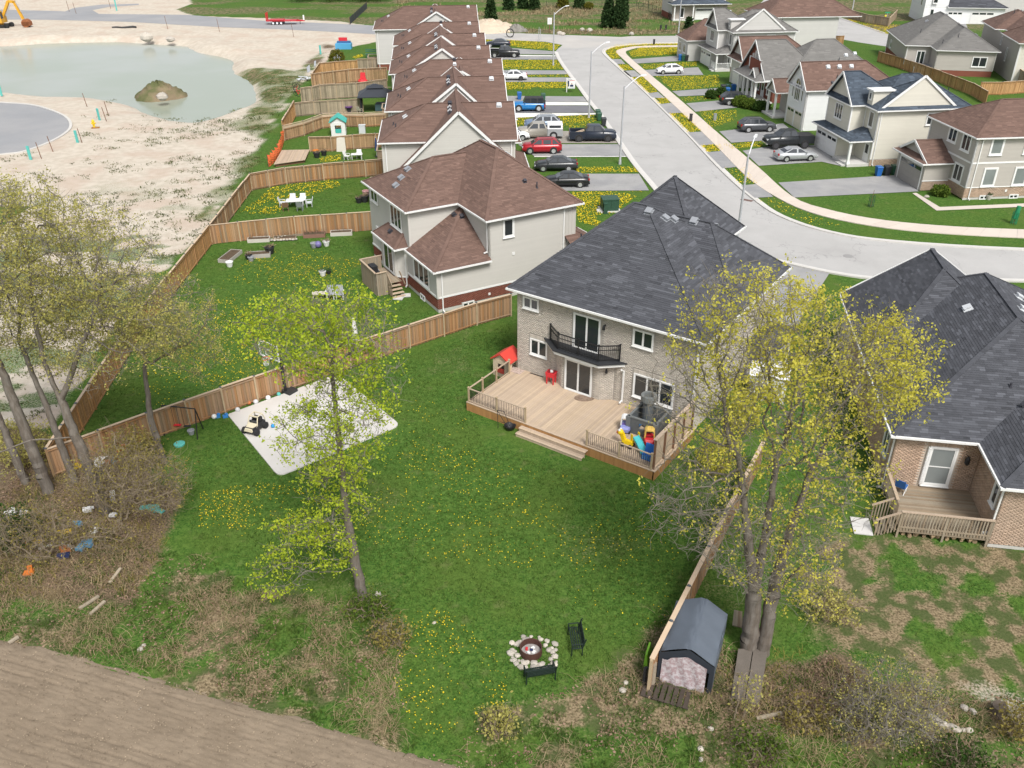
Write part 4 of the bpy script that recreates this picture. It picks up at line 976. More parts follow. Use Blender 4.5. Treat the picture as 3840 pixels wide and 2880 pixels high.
# ============================================================ the row of brown-roofed houses going away on the left
def row_house(o, rot, label, L=12.6, low=0, fwd=0, D=8.6, gab=(3.4, 10.2, 2.7, 0.62), pitch=.55, z=6.6, rear=True, sid=None, near_gable=True, seed=0, porch=True):
 h = House('siding_house', label, 'house', o, rot, 'brown-roofed houses along the left side of the street'); sid = sid or M_SID_B
 near = ((0, 0), (L, 0)); back = ((0, D), (0, 0))
 h.wall(*near, 1.1, 6.5, 'siding', sid, course=.2, corner=M_TRIMG, seed=seed); h.wall(*back, 1.1, 6.5, 'plain', M_STUCCO); h.wall(*near, 0, 1.1, 'plain', M_BR_RED); h.wall(*back, 0, 1.1, 'plain', M_BR_RED)
 h.wall((L, 0), (L, D), 0, 6.5, 'plain', sid); h.wall((L, D), (0, D), 0, 6.5, 'siding', sid, course=.4)
 h.trim(*near, 1.12); h.trim(*back, 1.12)
 h.roof((-.35, -.35, L + .3, D + .35), z, (pitch, None, pitch, pitch), M_SH_BROWN, row=.22, tabw=(.4, 1.2), gables=(.25, sid), seed=seed + 1, vary=.7)
 if gab:
  u0, u1, hh, k = gab; pk = u0 + (u1 - u0) * k
  if low: u0, u1 = u0 - low * (pk - u0) / hh, u1 + low * (u1 - pk) / hh; gab = (u0, u1, hh, k); h.wall((u0 + .3, -fwd), (u1 - .2, -fwd), 0, z - low, 'siding', sid, course=.2)
  h.roof((u0, -.38 - fwd, u1, D + .38), z + .02 - low, ((hh + low) / (pk - u0), (hh + low) / (u1 - pk), None, None), M_SH_BROWN, row=.22, tabw=(.4, 1.2), gables=(.22, sid), gut=False, seed=seed + 2, vary=.7, inset=.25)
 for j in range(5): h.vent(pk - .7, 1.2 + j * .75, M_VENTB if j % 2 else M_VENTD, (.34, .34, .15)) if gab else None
 h.vent(2.2, D / 2 - .6, M_VENTB); h.vent(L - 1.2, D / 2 - .5, M_VENTB); h.stack(1.3, 1.8, .35); h.stack(1.0, 3.4, .3)
 h.window(*back, D - 3.4, 4.4, 1.9, 1.5, 3); h.window(*back, 1.2, 4.6, 1.2, 1.2, 2); h.window(*back, 2.6, 1.3, 1.8, 2.1, 2, name='patio_door', sill=False); h.window(*near, L - 4, 4.6, .8, 1.3, 1)
 h.window((L, 0), (L, D), 1.5, 4.5, 1.8, 1.5, 2); h.garage((L + 1.2, .4), (L + 1.2, D), .8, .05, 4.6, 2.2)
 h.downspout(*near, .3, .2, z - .1); h.downspout(*near, L - .3, .2, z - .1)
 if porch:
  h.wall((L, .4), (L + 1.2, .4), 0, 2.8, 'siding', sid, course=.2); h.wall((L + 1.2, .4), (L + 1.2, D), 0, 2.8, 'plain', sid)
  h.roof((L - .2, -.3, L + 1.7, D + .1), 2.9, (None, .6, .45, .45), M_SH_BROWN, row=.22, tabw=(.4, 1.2), seed=seed + 3, vary=.7)
 if rear:
  d = thing('deck', rear, 'deck', h.W(-1.7, 1.2), h.rot)
  mb = MB(); mb.box(0, 0, 1.0, 1.65, 3.0, 1.06)
  for i in range(14): mb.box(0, i * .215, 0.2, .04, i * .215 + .19, 1.95)
  for i in range(8): mb.box(i * .2, 0, .2, i * .2 + .17, .04, 1.95)
  mb.build('slatted_side', M_OLDWOOD, d); mb = MB(); mb.beam((0, -.05, 1.98), (0, 3.05, 1.98), .16, .06); mb.beam((0, 0, 1.98), (1.65, 0, 1.98), .16, .06); mb.beam((0, 3, 1.98), (1.65, 3, 1.98), .16, .06); mb.build('cap_rail', M_DECK, d)
  for p in ((.06, .06), (.06, 2.94), (1.6, .06), (1.6, 2.94)): mb = MB(); mb.box(p[0] - .06, p[1] - .06, 0, p[0] + .06, p[1] + .06, 1.0); mb.build('deck_post', M_OLDWOOD, d)
 return h
ROWH = [((-12.25, 82.75), 4.5, 'brown-roofed siding house with large white-trimmed gable, next behind the nearest one', dict(seed=40, low=2.6, fwd=.9, gab=(4.2, 10.4, 2.9, .5), rear='small grey wooden landing behind the house with the largest white gable')),
  ((-13.2, 95.8), 5, 'brown-roofed house by the gazebo, its white-edged gable half hidden by the roof in front', dict(seed=50, low=.8, fwd=.5, gab=(3.6, 10.4, 2.8, .55), rear='slatted wooden landing beside the black gazebo')),
  ((-13.6, 106.6), 5, 'brown-roofed house beyond the gazebo with a square roof vent above its valley', dict(seed=60, gab=(5.0, 11.2, 2.0, .45), rear='slatted wooden landing at the third house past the gazebo')),
  ((-15.3, 116.6), 5, 'brown-roofed house with pale greige triangular gable level with the white car', dict(seed=70, low=.5, fwd=.4, gab=(1.6, 10.6, 3.0, .55), rear='wooden landing behind the house level with the white car')),
  ((-16.2, 127.2), 5.2, 'brown-roofed house with grey gable and ridge vents level with the black pickup', dict(seed=80, low=.5, fwd=.4, gab=(1.6, 10.8, 3.0, .55), rear='wooden landing by the open far lawn')),
  ((-17.4, 139.0), 5.5, 'brown-roofed house second from the far end of the row', dict(seed=90, gab=(4.5, 11.0, 2.1, .5), rear=False)),
  ((-22.6, 155.0), 5.5, 'farthest brown-roofed house of the row with plain grey end wall and tall downspout', dict(seed=100, L=17, D=10, gab=(6, 14.5, 2.6, .5), sid=M_SID_L, rear='high wooden deck on posts behind the farthest house of the row'))]
for o, r, lab, kw in ROWH: row_house(o, r, lab, **kw)
# ============================================================ houses on the right side of the street
def pent_gable_house(name, label, o, rot, m, roofm, brick, near_win=True):
 """two-storey house: front block, wide gable on the side wall, garage and porch under a low lean-to roof"""
 h = House(name, label, 'house', o, rot); S = ((0, 0), (10.5, 0)); F0 = ((0, 2.9), (0, 0)); F1 = ((-1.7, 8.6), (-1.7, 2.9)); F2 = ((-1.7, 2.9), (0, 2.9))
 h.wall(*S, .8, 6.1, 'siding', m, course=.14, corner=M_TRIM, seed=1); h.wall(*S, 0, .8, 'brick', brick, course=.12); h.wall(*F0, 2.7, 6.1, 'siding', m, course=.14, corner=M_TRIM); h.wall(*F1, 2.7, 6.1, 'siding', m, course=.14, corner=M_TRIM); h.wall(*F2, 2.7, 6.1, 'siding', m, course=.14)
 h.wall((10.5, 0), (10.5, 8.6), 0, 6.1, 'plain', m); h.wall((10.5, 8.6), (-1.7, 8.6), 0, 6.1, 'siding', m, course=.28)
 h.roof((-.4, -.38, 10.9, 9.0), 6.2, (.62, .62, .62, .62), roofm, row=.2, tabw=(.3, .9), seed=3)
 h.roof((-2.05, 2.55, 5, 9.0), 6.205, (None, .62, .95, .95), roofm, row=.2, tabw=(.3, .9), gables=(.2, m), seed=4, inset=.55)
 h.roof((-2.06, 2.54, -1.4, 9.02), 6.2, (.75, None, .75, .75), roofm, row=.2, tabw=(.3, .9), seed=5, ridge=False)
 h.roof((.1, -.02, 8.9, 5.2), 6.32, (.77, .77, None, .6), roofm, row=.2, tabw=(.3, .9), gables=(.14, m), gut=False, inset=.12, seed=6)
 # dormer on the front slope
 mb = MB(); mb.box(-.15, 1.6, 6.3, 2.2, 2.75, 7.85); h.part(mb, 'dormer', m); mb = MB(); mb.box(-.4, 1.35, 7.85, 2.4, 3.0, 8.0); h.part(mb, 'dormer_roof', M_TRIM); h.window((-.15, 2.75), (-.15, 1.6), .32, 6.9, .45, .75, 1, sill=False)
 # lower storey: garage wall, porch, lean-to roof
 h.wall((-2.3, 9.2), (-2.3, 3.7), 0, 2.8, 'siding', m, course=.14); h.wall((-2.3, 3.7), (0, 3.7), 0, 2.8, 'siding', m, course=.14); h.wall((0, 3.7), (0, 0), .2, 2.8, 'siding', m, course=.14)
 h.roof((-2.75, .1, .4, 9.6), 2.85, (.34, None, .6, .34), roofm, row=.2, tabw=(.3, .9), seed=7)
 h.garage((-2.3, 9.2), (-2.3, 3.7), .35, .05, 2.3, 2.15, lights=2); h.garage((-2.3, 9.2), (-2.3, 3.7), 3.0, .05, 2.3, 2.15, lights=2)
 mb = MB(); mb.box(-2.6, .05, 0, 0, 3.7, .3); mb.box(-3.1, .4, 0, -2.6, 1.9, .16); h.part(mb, 'porch_slab', M_CONC)
 mb = MB(); mb.box(-2.55, .22, .3, -2.3, .47, 2.75); mb.box(-2.6, .17, .3, -2.25, .52, .5); h.part(mb, 'porch_post', M_TRIM)
 h.door((0, 3.7), (0, 0), 2.2, .3); h.window(*F1, 2.0, 4.1, 1.7, 1.6, 3); h.window(*F0, 1.1, 4.1, .9, 1.6, 1); h.window(*S, 5.75, 4.45, 1.35, 1.2, 2)
 h.downspout(*S, .3, .1, 6.1); h.downspout(*F0, .1, 2.9, 6.1); h.stack(8.8, 2.0)
 for v in (1.4, 2.2): h.vent(3.5 + v, 6.4, M_VENTB)
 return h
H2 = pent_gable_house('siding_house', 'cream siding house with slate roof, wide side gable and small dormer', (40.3, 96.9), 7.5, M_SID_C, M_SH_BLUE, M_BR_PEACH)
H6 = pent_gable_house('siding_house', 'grey-roofed light siding house with wide side gable and white porch railing', (37.0, 153.2), 7, M_SID_L, M_SH_GREY, M_BR_RED)
railing([(-2.5, .2), (0, .2)], .3, 1.0, M_TRIM, H6.root, .14, .12, .06, .1, .035); railing([(-2.5, .3), (-2.5, 2.6)], .3, 1.0, M_TRIM, H6.root, .14, .12, .06, .1, .035)
for j, u in enumerate((1.2, 2.4, 3.5, 5.0)): H6.vent(u, 6.6, M_VENTB)
# corner house at the right edge
h = House('siding_house', 'taupe two-storey house with brown hip roof, tan brick base and grey garage door', 'house', (45.46, 84.93), 5.5)
S = ((0, 0), (14, 0)); F = ((0, 8.6), (0, 0))
h.wall(*S, 1.25, 6.2, 'siding', M_SID_T, course=.125, corner=M_TRIM, seed=1); h.wall(*F, 1.25, 6.2, 'siding', M_SID_T, course=.125, corner=M_TRIM, seed=2)
h.wall(*S, .22, 1.25, 'brick', M_BR_PEACH, course=.1, seed=3); h.wall(*F, .1, 1.25, 'brick', M_BR_PEACH, course=.1, seed=4); h.wall(*S, 0, .22, 'plain', M_FOUND); h.wall((14, 8.6), (0, 8.6), 0, 6.2, 'siding', M_SID_T, course=.25)
h.trim(*S, 3.72, .17); h.trim(*F, 3.72, .17); h.trim(*S, 1.26, .09); h.trim(*F, 1.26, .09)
h.roof((-.36, -.36, 16, 9.0), 6.3, (.55, .55, .55, .55), M_SH_BROWN, row=.17, tabw=(.3, .9), seed=1)
h.roof((-2.95, 2.85, .3, 9.1), 2.95, (None, None, .52, .52), M_SH_BROWN, row=.17, tabw=(.3, .9), gables=(.14, M_SID_T), seed=2, inset=.35); h.roof((-3.3, 2.84, -2.5, 9.12), 2.94, (.55, None, .5, .5), M_SH_BROWN, row=.17, tabw=(.3, .9), seed=3, ridge=False)
h.wall((-2.8, 8.8), (-2.8, 3.2), .05, 2.9, 'plain', M_SID_T); h.wall((-2.8, 3.2), (0, 3.2), 1.05, 2.9, 'siding', M_SID_T, course=.125); h.wall((-2.8, 3.2), (0, 3.2), .05, 1.05, 'brick', M_BR_PEACH, course=.1); h.trim((-2.8, 3.2), (0, 3.2), 1.07, .09)
h.garage((-2.8, 8.8), (-2.8, 3.2), .75, .05, 4.4, 2.35, m=mat('grey_garage_door', (.33, .31, .285), .6, .05), lights=3)
for a, z, ht in ((1.6, 4.6, 1.45), (5.1, 4.6, 1.45), (1.6, 1.45, 1.65), (4.85, 1.45, 1.65)): h.window(*S, a, z, 1.1 if z > 4 else 1.2, ht, 1, trim=.13, glass=M_GLASSB)
h.window(*F, 8.6 - 2.35, 4.6, 1.35, 1.45, 2, trim=.13); h.window(*F, 8.6 - 4.9, 4.85, 1.35, 1.35, 2, trim=.13); h.window(*F, 8.6 - 2.5, 1.5, 1.4, 1.55, 2, trim=.13)
for a in (1.8, 4.95): h.window(*S, a, .03, .85, .33, 2, trim=.07, sill=False)
h.downspout(*S, .55, .05, 6.2); mb = MB(); mb.box(4.3, -.05, .7, 4.5, 0, .95); h.part(mb, 'wall_vent', M_TRIM)
# white house with arched window, brick house with tall porch, small brown house (all fronts face the street)
o3 = (33.4, 117.5); h = House('siding_house', 'white siding house with arched front window and brown roof', 'house', o3, 7)
F = ((3.3, .2), (3.3, -5.0)); S = ((3.3, -5.0), (15, -5.0))
h.wall(*F, 0, 5.0, 'siding', M_SID_W, course=.2, corner=M_TRIM); h.wall(*S, 0, 5.0, 'siding', M_SID_W, course=.2, corner=M_TRIM); h.wall((15, .2), (3.3, .2), 0, 5, 'plain', M_SID_W)
h.roof((2.95, -5.35, 16, .6), 5.05, (None, .7, 1.0, 1.0), M_SH_BROWN, row=.2, tabw=(.3, .9), gables=(.2, M_SID_W), inset=.4, seed=9)
h.roof((2.3, 2.2, 6.0, 5.6), 3.3, (None, None, .9, .9), M_SH_BROWN, row=.2, tabw=(.3, .9), gables=(.2, M_SID_T), seed=10); h.wall((4.8, 6), (4.8, .2), 0, 3.2, 'siding', M_SID_T, course=.2); h.wall((4.8, .2), (4.8, -.1), 0, 3.2, 'plain', M_BR_RED)
h.garage(*F, .35, .05, 2.1, 2.1, m=mat('cream_garage_door', (.60, .56, .47), .6, .05), lights=2); h.garage(*F, 2.8, .05, 2.1, 2.1, m=MATS['cream_garage_door'], lights=2)
h.window(*F, 1.85, 3.3, 1.5, 1.9, 3); h.window(*F, 1.0, 3.5, .4, 1.5, 1, sill=False); h.window(*F, 3.9, 3.5, .4, 1.5, 1, sill=False)
mb = MB(); n = 14
for i in range(n):
 a, b = math.pi * i / n, math.pi * (i + 1) / n
 mb.face([(3.24, -2.4, 5.28), (3.24, -2.4 - .72 * math.cos(a), 5.28 + .72 * math.sin(a)), (3.24, -2.4 - .72 * math.cos(b), 5.28 + .72 * math.sin(b))])
h.part(mb, 'arched_pane', M_GLASS); mb = MB(); mb.path([(3.22, -2.4 - .78 * math.cos(math.pi * i / n), 5.28 + .78 * math.sin(math.pi * i / n)) for i in range(n + 1)], .06, 6); mb.beam((3.22, -2.4, 5.28), (3.22, -2.4, 6.0), .05, .05); h.part(mb, 'arched_frame', M_TRIM)
for v in (2.6, 5.0): mb = MB(); mb.box(2.5, v - .13, 0, 2.76, v + .13, 3.25); h.part(mb, 'porch_post', M_TRIM)
mb = MB(); mb.box(2.2, 2.0, 0, 4.8, 5.8, .25); h.part(mb, 'porch_slab', M_CONC); h.door((4.8, 6), (4.8, .2), 2.6, .25)
for u in (6.5, 8.0, 9.6): h.vent(u, -3.0, M_VENTB)
h.stack(7.4, -4.2, .5); h.vent(6.6, -4.6, M_VENTD, (.25, .25, .12)); h.downspout(*S, .2, .1, 5)
h = House('brick_house', 'red brick house with big grey roof, tall white porch columns and timbered gable', 'house', o3, 7)
h.wall((5.6, 18.5), (5.6, 10.8), 0, 3.4, 'brick', M_BR_RED, course=.14); h.wall((5.6, 10.8), (18, 10.8), 0, 3.4, 'brick', M_BR_RED, course=.14); h.wall((3.8, 16.3), (3.8, 12.2), 3.2, 5.6, 'plain', M_BR_RED)
h.roof((3.9, 10.4, 13.4, 20.6), 3.3, (None, .95, .92, .92), M_SH_GREY, row=.2, tabw=(.35, 1.1), gables=(.3, M_BR_RED), seed=31, inset=.5, vary=.7)
h.roof((7.0, 9.6, 22, 21.4), 3.3, (.75, .75, .78, .78), M_SH_GREY, row=.2, tabw=(.35, 1.1), seed=32, vary=.7)
h.roof((2.6, 10.3, 5.4, 19.4), 3.2, (.6, None, .6, .6), M_SH_GREY, row=.2, tabw=(.35, 1.1), seed=33, vary=.7); h.roof((3.0, 11.6, 6.5, 14.0), 3.3, (None, None, 1.1, 1.1), M_SH_GREY, row=.2, tabw=(.35, 1.1), gables=(.2, M_TRIM), seed=34)
for v in (10.9, 12.1, 14.0, 15.6, 17.6): mb = MB(); mb.box(2.8, v - .14, 0, 3.08, v + .14, 3.2); h.part(mb, 'porch_column', M_TRIM)
for v in (13.0, 14.0, 15.0, 16.0, 17.0): mb = MB(); mb.box(4.0, v - .13, 4.1, 4.26, v + .13, 5.6 + .5 * (2 - abs(v - 15))); h.part(mb, 'gable_timber', M_TRIM)
mb = MB(); mb.box(2.6, 10.5, 0, 5.6, 18.5, .2); h.part(mb, 'porch_slab', M_CONC); h.door((5.6, 18.5), (5.6, 10.8), 3.5, .2); h.window((5.6, 18.5), (5.6, 10.8), 1.2, .9, 1.4, 1.5, 2); h.window((5.6, 18.5), (5.6, 10.8), 5.6, .9, 1.4, 1.5, 2)
h.stack(15.5, 12.2, .5); h.vent(16.8, 13, M_VENTB); h.vent(18.2, 13.2, M_VENTB)
h = House('siding_house', 'small brown-roofed house squeezed between the brick porch house and the grey-roofed house', 'house', o3, 7)
h.wall((5.0, 27), (5.0, 21.6), 0, 3.8, 'siding', M_SID_L, course=.2); h.wall((5, 21.6), (16, 21.6), 0, 3.8, 'siding', M_SID_L, course=.2)
h.roof((4.6, 21.2, 17, 27.4), 3.9, (None, .7, 1.05, 1.05), M_SH_BROWN, row=.2, tabw=(.35, 1.1), gables=(.2, M_SID_L), seed=41, inset=.6); h.roof((4.3, 21.18, 5.4, 27.42), 3.9, (.7, None, .8, .8), M_SH_BROWN, row=.2, seed=42, ridge=False)
h.garage((5.0, 27), (5.0, 21.6), 1.4, .05, 2.5, 2.2, lights=2); h.downspout((5, 21.6), (16, 21.6), .2, 0, 3.8); h.vent(7.5, 23.4, M_VENTB); h.vent(9.3, 23.5, M_VENTB)
h = House('siding_house', 'small house front with red-brown gable roof left of the white porch railing', 'house', H6.W(-4.4, 10.4), 7)
h.wall((0, 6), (0, 0), 0, 3.4, 'siding', M_SID_L, course=.2); h.wall((0, 0), (9, 0), 0, 3.4, 'siding', M_SID_L, course=.2); h.roof((-.35, -.35, 10, 6.3), 3.5, (.8, .6, .95, .95), M_SH_BROWN, row=.2, seed=44); h.window((0, 6), (0, 0), 1, 1.2, 1.2, 1.4, 2); h.window((0, 6), (0, 0), 3.6, 1.2, 1.2, 1.4, 2)
# ============================================================ houses behind
h = House('bungalow', 'grey-roofed siding bungalow with red brick base and white lawn chairs behind it', 'house', (69.2, 149.2), -11)
A0 = ((-3.6, 4.4), (0.3, 4.4)); A1 = ((.3, 4.4), (.3, 0)); A2 = ((.3, 0), (9.2, 0)); A3 = ((-3.6, 21), (-3.6, 4.4))
for w, z0 in ((A0, .9), (A1, .9), (A2, .9), (A3, 1.2)): h.wall(*w, z0, 3.9, 'siding', M_SID_T, course=.2, corner=M_TRIMG); h.wall(*w, 0, z0, 'plain', M_BR_RED)
h.wall((9.2, 0), (9.2, 21), 0, 3.9, 'plain', M_SID_T); h.wall((9.2, 21), (-3.6, 21), 0, 3.9, 'plain', M_SID_T)
h.roof((-4, 4, 9.6, 21.4), 4.0, (.6, .6, .6, .6), M_SH_GREY, row=.22, tabw=(.4, 1.2), seed=51, vary=.7); h.roof((0, -.4, 9.6, 14), 4.0, (.6, .6, .6, .6), M_SH_GREY, row=.22, tabw=(.4, 1.2), seed=52, vary=.7)
h.window(*A0, 1.8, .95, 1.2, 2.1, 2, name='patio_door', sill=False); h.window(*A2, 5.6, 1.6, 2.1, 1.4, 2); h.window(*A3, 3, 1.6, 1, 1.2, 1); h.downspout(*A0, .1, 0, 3.9); h.downspout(*A3, .1, 0, 3.9)
for u, v in ((.5, 12.5), (3.2, 11.6), (5.5, 11.6), (6.8, 5)): h.vent(u, v)
for u, v in ((-1.4, 7), (3.5, 2.4), (1.2, 2.0)): h.stack(u, v, .6)
d = thing('deck', 'small grey deck with white lattice skirt behind the grey bungalow', 'deck', h.W(-2.6, 1.2), h.rot)
mb = MB(); mb.box(0, 0, 1.0, 3.6, 3.1, 1.1); mb.build('deck_floor', mat('grey_deck_paint', (.25, .26, .28), .8, .1), d)
for u in (0, 3.5): mb = MB(); mb.box(u, -.06, 0, u + .14, 0, 1.1); mb.build('deck_post', M_TRIM, d)
mb = MB()
for i in range(16): mb.beam((i * .22, -.02, .05), (i * .22 + .3, -.02, 1.0), .04, .02)
mb.box(.1, 0, 0, 3.5, .03, 1.0); mb.build('lattice', mat('cream_lattice', (.55, .50, .42), .8, .1), d)
H_BUNG = h
h = House('siding_house', 'taupe house with brown hip roof and two slim windows at the top right corner', 'house', (79.2, 142.8), -13)
C0 = ((0, 24), (0, 0)); C1 = ((0, 0), (9, 0)); h.wall(*C0, 0, 5.9, 'siding', M_SID_T, course=.22); h.wall(*C1, 0, 5.9, 'siding', M_SID_C, course=.22, corner=M_TRIM); h.wall((-.0, 24), (-.0, 23.4), 0, 6, 'plain', M_BR_RED)
h.roof((-.4, -.4, 12, 10.5), 6.0, (.6, .6, .6, .6), M_SH_BROWN, row=.24, tabw=(.4, 1.2), seed=61); h.roof((1.2, 9.5, 12, 24.4), 6.0, (.6, .6, .6, .6), M_SH_BROWN, row=.24, tabw=(.4, 1.2), seed=62); h.roof((-.4, 14.8, 8, 24.6), 6.0, (.6, .6, .6, .6), M_SH_BROWN, row=.24, tabw=(.4, 1.2), seed=63)
h.window(*C0, 17.5, 2.4, .5, 1.9, 1); h.window(*C0, 13.0, 4.2, .5, 1.2, 1); h.stack(2.5, 4, .7); h.stack(3, 19, .7)
for j in range(4): h.vent(4.2 + j * .9, 19.5, M_VENT)
h.downspout(*C1, .1, 0, 5.9)
h = House('siding_house', 'white house with dark roof and garage doors beyond the grey bungalow', 'house', G(1990, 50), -9)
D0 = ((0, 0), (17, 0)); h.wall(*D0, 0, 3.3, 'siding', M_SID_W, course=.3); h.wall((0, 12), (0, 0), 0, 5.5, 'siding', M_SID_W, course=.3)
h.roof((4.8, -.5, 17.5, 10), 3.4, (None, .5, .45, .5), M_SH_DARK, row=.3, tabw=(.5, 1.6), seed=71, gables=(.3, M_SID_W)); h.wall((0, .3), (5, .3), 3.3, 6.6, 'siding', M_SID_W, course=.3)
h.roof((-.4, .0, 5.4, 12), 6.6, (.8, .8, .8, .8), M_SH_BLUE, row=.3, tabw=(.5, 1.6), seed=72)
h.garage(*D0, 10.2, .05, 4.6, 2.4, lights=3); h.garage(*D0, 5.2, .05, 3.0, 2.4, lights=3); h.window(*D0, 1.4, 1.2, .7, 1.7, 1); h.window((0, 12), (0, 0), 8.5, 3.4, .9, 2.0, 1); h.window(*D0, 1.6, 4.2, .9, 1.6, 1)
h = House('siding_house', 'slate-roofed house with stone porch and white garage door at the top by the wire fence', 'house', G(1450, 44), 6)
E0 = ((0, 0), (13, 0)); h.wall(*E0, 0, 3.4, 'plain', mat('grey_stone', (.30, .27, .24), .9, .25, 1.5)); h.wall((0, 9), (0, 0), 1.3, 7, 'siding', M_SID_L, course=.3); h.wall((0, 9), (0, 0), 0, 1.3, 'plain', M_BR_RED); h.wall((0, 1.5), (13, 1.5), 3.4, 7, 'siding', M_SID_L, course=.3)
h.roof((-.4, -1.4, 13.4, 3), 3.5, (.4, .4, .45, .9), M_SH_BLUE, row=.3, tabw=(.5, 1.6), seed=81); h.roof((-.4, 1, 13.4, 10), 7, (.5, .5, .5, .5), M_SH_BLUE, row=.3, tabw=(.5, 1.6), seed=82)
h.garage(*E0, 5.6, .05, 4.8, 2.4, lights=1); h.window(*E0, 1.9, .6, .9, 2, 1)
for u in (.2, 4.6): mb = MB(); mb.box(u, -1.1, 0, u + .25, -.85, 3.4); h.part(mb, 'porch_post', M_TRIM)
mb = MB(); mb.box(0, -1.3, 0, 5, 0, .3); h.part(mb, 'porch_slab', M_CONC)
h = House('siding_house', 'brown-roofed house whose roof shows behind the grey-roofed house by the back street', 'house', (47, 172), 5)
h.wall((0, 0), (14, 0), 0, 6, 'siding', M_SID_L, course=.3); h.wall((0, 10), (0, 0), 0, 6, 'siding', M_SID_L, course=.3); h.roof((-.4, -.4, 18, 11), 6.1, (.6, .6, .6, .6), M_SH_BROWN, row=.26, tabw=(.4, 1.3), seed=91)
for j in range(3): h.vent(4.5 + j * 1.5, 4.6, M_VENTB)
h = House('siding_house', 'pale house at the far top edge beyond the white house with garage doors', 'house', G(2110, 30), -10)
h.wall((0, 0), (14, 0), 0, 6, 'siding', M_SID_L, course=.3); h.wall((0, 10), (0, 0), 0, 6, 'siding', M_SID_L, course=.3); h.roof((-.4, -.4, 14.4, 11), 6.1, (.6, .6, .6, .6), M_SH_GREY, row=.3, tabw=(.5, 1.6), seed=95)
# ============================================================ fences
M_FENCE = mat('cedar_fence', (.35, .185, .085), .9, .22, 1.2, orand=.26, alt=(.29, .205, .135), stretch=(7, 7, .7), fine=.10, spec=.15)
M_FENCEN = mat('orange_cedar_fence', (.43, .235, .095), .88, .2, 1.2, orand=.18, alt=(.38, .22, .11), stretch=(7, 7, .7), fine=.08, spec=.15)
M_FENCEG = mat('weathered_fence', (.30, .24, .18), .9, .22, 1.2, orand=.2, tone=1, alt=(.34, .26, .175), stretch=(7, 7, .7), fine=.10, spec=.15)
M_FCAP = mat('fence_cap_wood', (.52, .40, .285), .9, .14, 1.5, orand=.08, fine=.08, spec=.15)
M_PCAP = mat('post_cap', (.10, .11, .12), .5, .1)
def fence(label, pts, h=1.83, m=None, bw=.14, post=2.45, each=True, side=1, lattice=0, group=None, steps=True, name='wood_fence', backs=False, capw=.15, base=.05, cap=None):
 """board fence: each board, post, rail and cap is a part"""
 m = m or M_FENCE; p0 = np.array(pts[0][:2], float); r = thing(name, label, 'fence', (p0[0], p0[1], 0), 0, group)
 key = ('fb', h, bw, m.name, lattice)
 if key not in KIDS: k = MB(); k.box(-bw / 2 + .003, -.011, 0, bw / 2 - .003, .011, h - .06 - lattice - base); KIDS[key] = k.mesh('board', m); k = MB(); k.box(-.05, -.05, 0, .05, .05, h - .0); KIDS[key + (1,)] = k.mesh('post', M_POSTW if m is not M_FENCEN else m); k = MB(); k.box(-.065, -.065, 0, .065, .065, .035); k.lathe((0, 0, .035), [(.05, 0), (.02, .05)], 4); KIDS[key + (2,)] = k.mesh('post_cap', cap or M_PCAP)
 joined = MB(); rr = random.Random(len(pts) * 7 + int(abs(p0[0]) * 10))
 for a, b in zip(pts, pts[1:]):
  a, b = np.array(a[:2], float), np.array(b[:2], float); L = np.linalg.norm(b - a); d = (b - a) / L; rz = math.atan2(d[1], d[0]); n = np.array([-d[1], d[0]]) * side
  k = max(1, round(L / post)); seg = L / k
  for i in range(k + 1):
   q = a + d * seg * i - p0; ob('post', KIDS[key + (1,)], r, (q[0], q[1], 0), rz)
   if i < k or b is pts[-1]: ob('post_cap', KIDS[key + (2,)], r, (q[0], q[1], h), rz)
  for i in range(k):
   s0, s1 = a + d * (seg * i + .05) - p0, a + d * (seg * (i + 1) - .05) - p0; dz = rr.uniform(-.03, .03) if steps else 0
   for z, t, w in ((h - .02 + dz, .036, capw), (h - .16 - lattice, .07, .04), (.2, .07, .04)):
    off = n * (-.035 if t == .07 else 0); mb = MB(); mb.beam((*(s0 + off), z), (*(s1 + off), z), w, t); mb.build('cap_rail' if t == .036 else 'rail', M_FCAP if t == .036 else m, r)
   if lattice:
    mb = MB(); mb.beam((*s0, h - .1 - lattice / 2), (*s1, h - .1 - lattice / 2), .02, lattice - .06); mb.build('lattice', M_FCAP, r)
   nb = int(np.linalg.norm(s1 - s0) / bw)
   for j in range(nb):
    q = s0 + d * (j + .5) * np.linalg.norm(s1 - s0) / nb + n * (.012 if j % 2 else 0.03)
    if each: ob('board', KIDS[key], r, (q[0], q[1], base + rr.uniform(-.015, .01)), rz)
    else: joined.cbox((q[0], q[1], (h - .06 - lattice) / 2 + .02), (bw - .012, .022, h - .08 - lattice), rz, rr.gauss(0, .14))
 if not each: o = joined.build('boards', MATS.get(m.name + '_t') or mat(m.name + '_t', (.36, .225, .13) if m is M_FENCE else ((.44, .255, .12) if m is M_FENCEN else (.31, .25, .185)), .9, .2, 1.2, tone=1.2, stretch=None, fine=.1, spec=.15), r); o['kind'] = 'stuff'
 return r
F1 = GP([(1104, 683), (1030, 703), (886, 752), (690, 820), (487, 893), (330, 950), (118, 1030)])
fence('long cedar fence between the grey brick house yard and the lawn with garden beds', F1, 1.83, side=-1)
CORN = F1[-1]
F2a = [CORN, tuple(G(300, 735)[:2]), tuple(G(459, 528)[:2])]
fence('cedar back fence behind the left trees running up to the site', F2a, 1.85, m=M_FENCEN, side=1)
F2b = [tuple(G(459, 528)[:2]), tuple(G(545, 412)[:2])]
fence('cedar back fence of the yard with the dandelion patch, along the site', F2b, 1.85, m=M_FENCE, side=1)
fence('cedar cross fence behind the garden beds', GP([(459, 528), (520, 521), (640, 509), (808, 498)]), 1.83, side=-1)
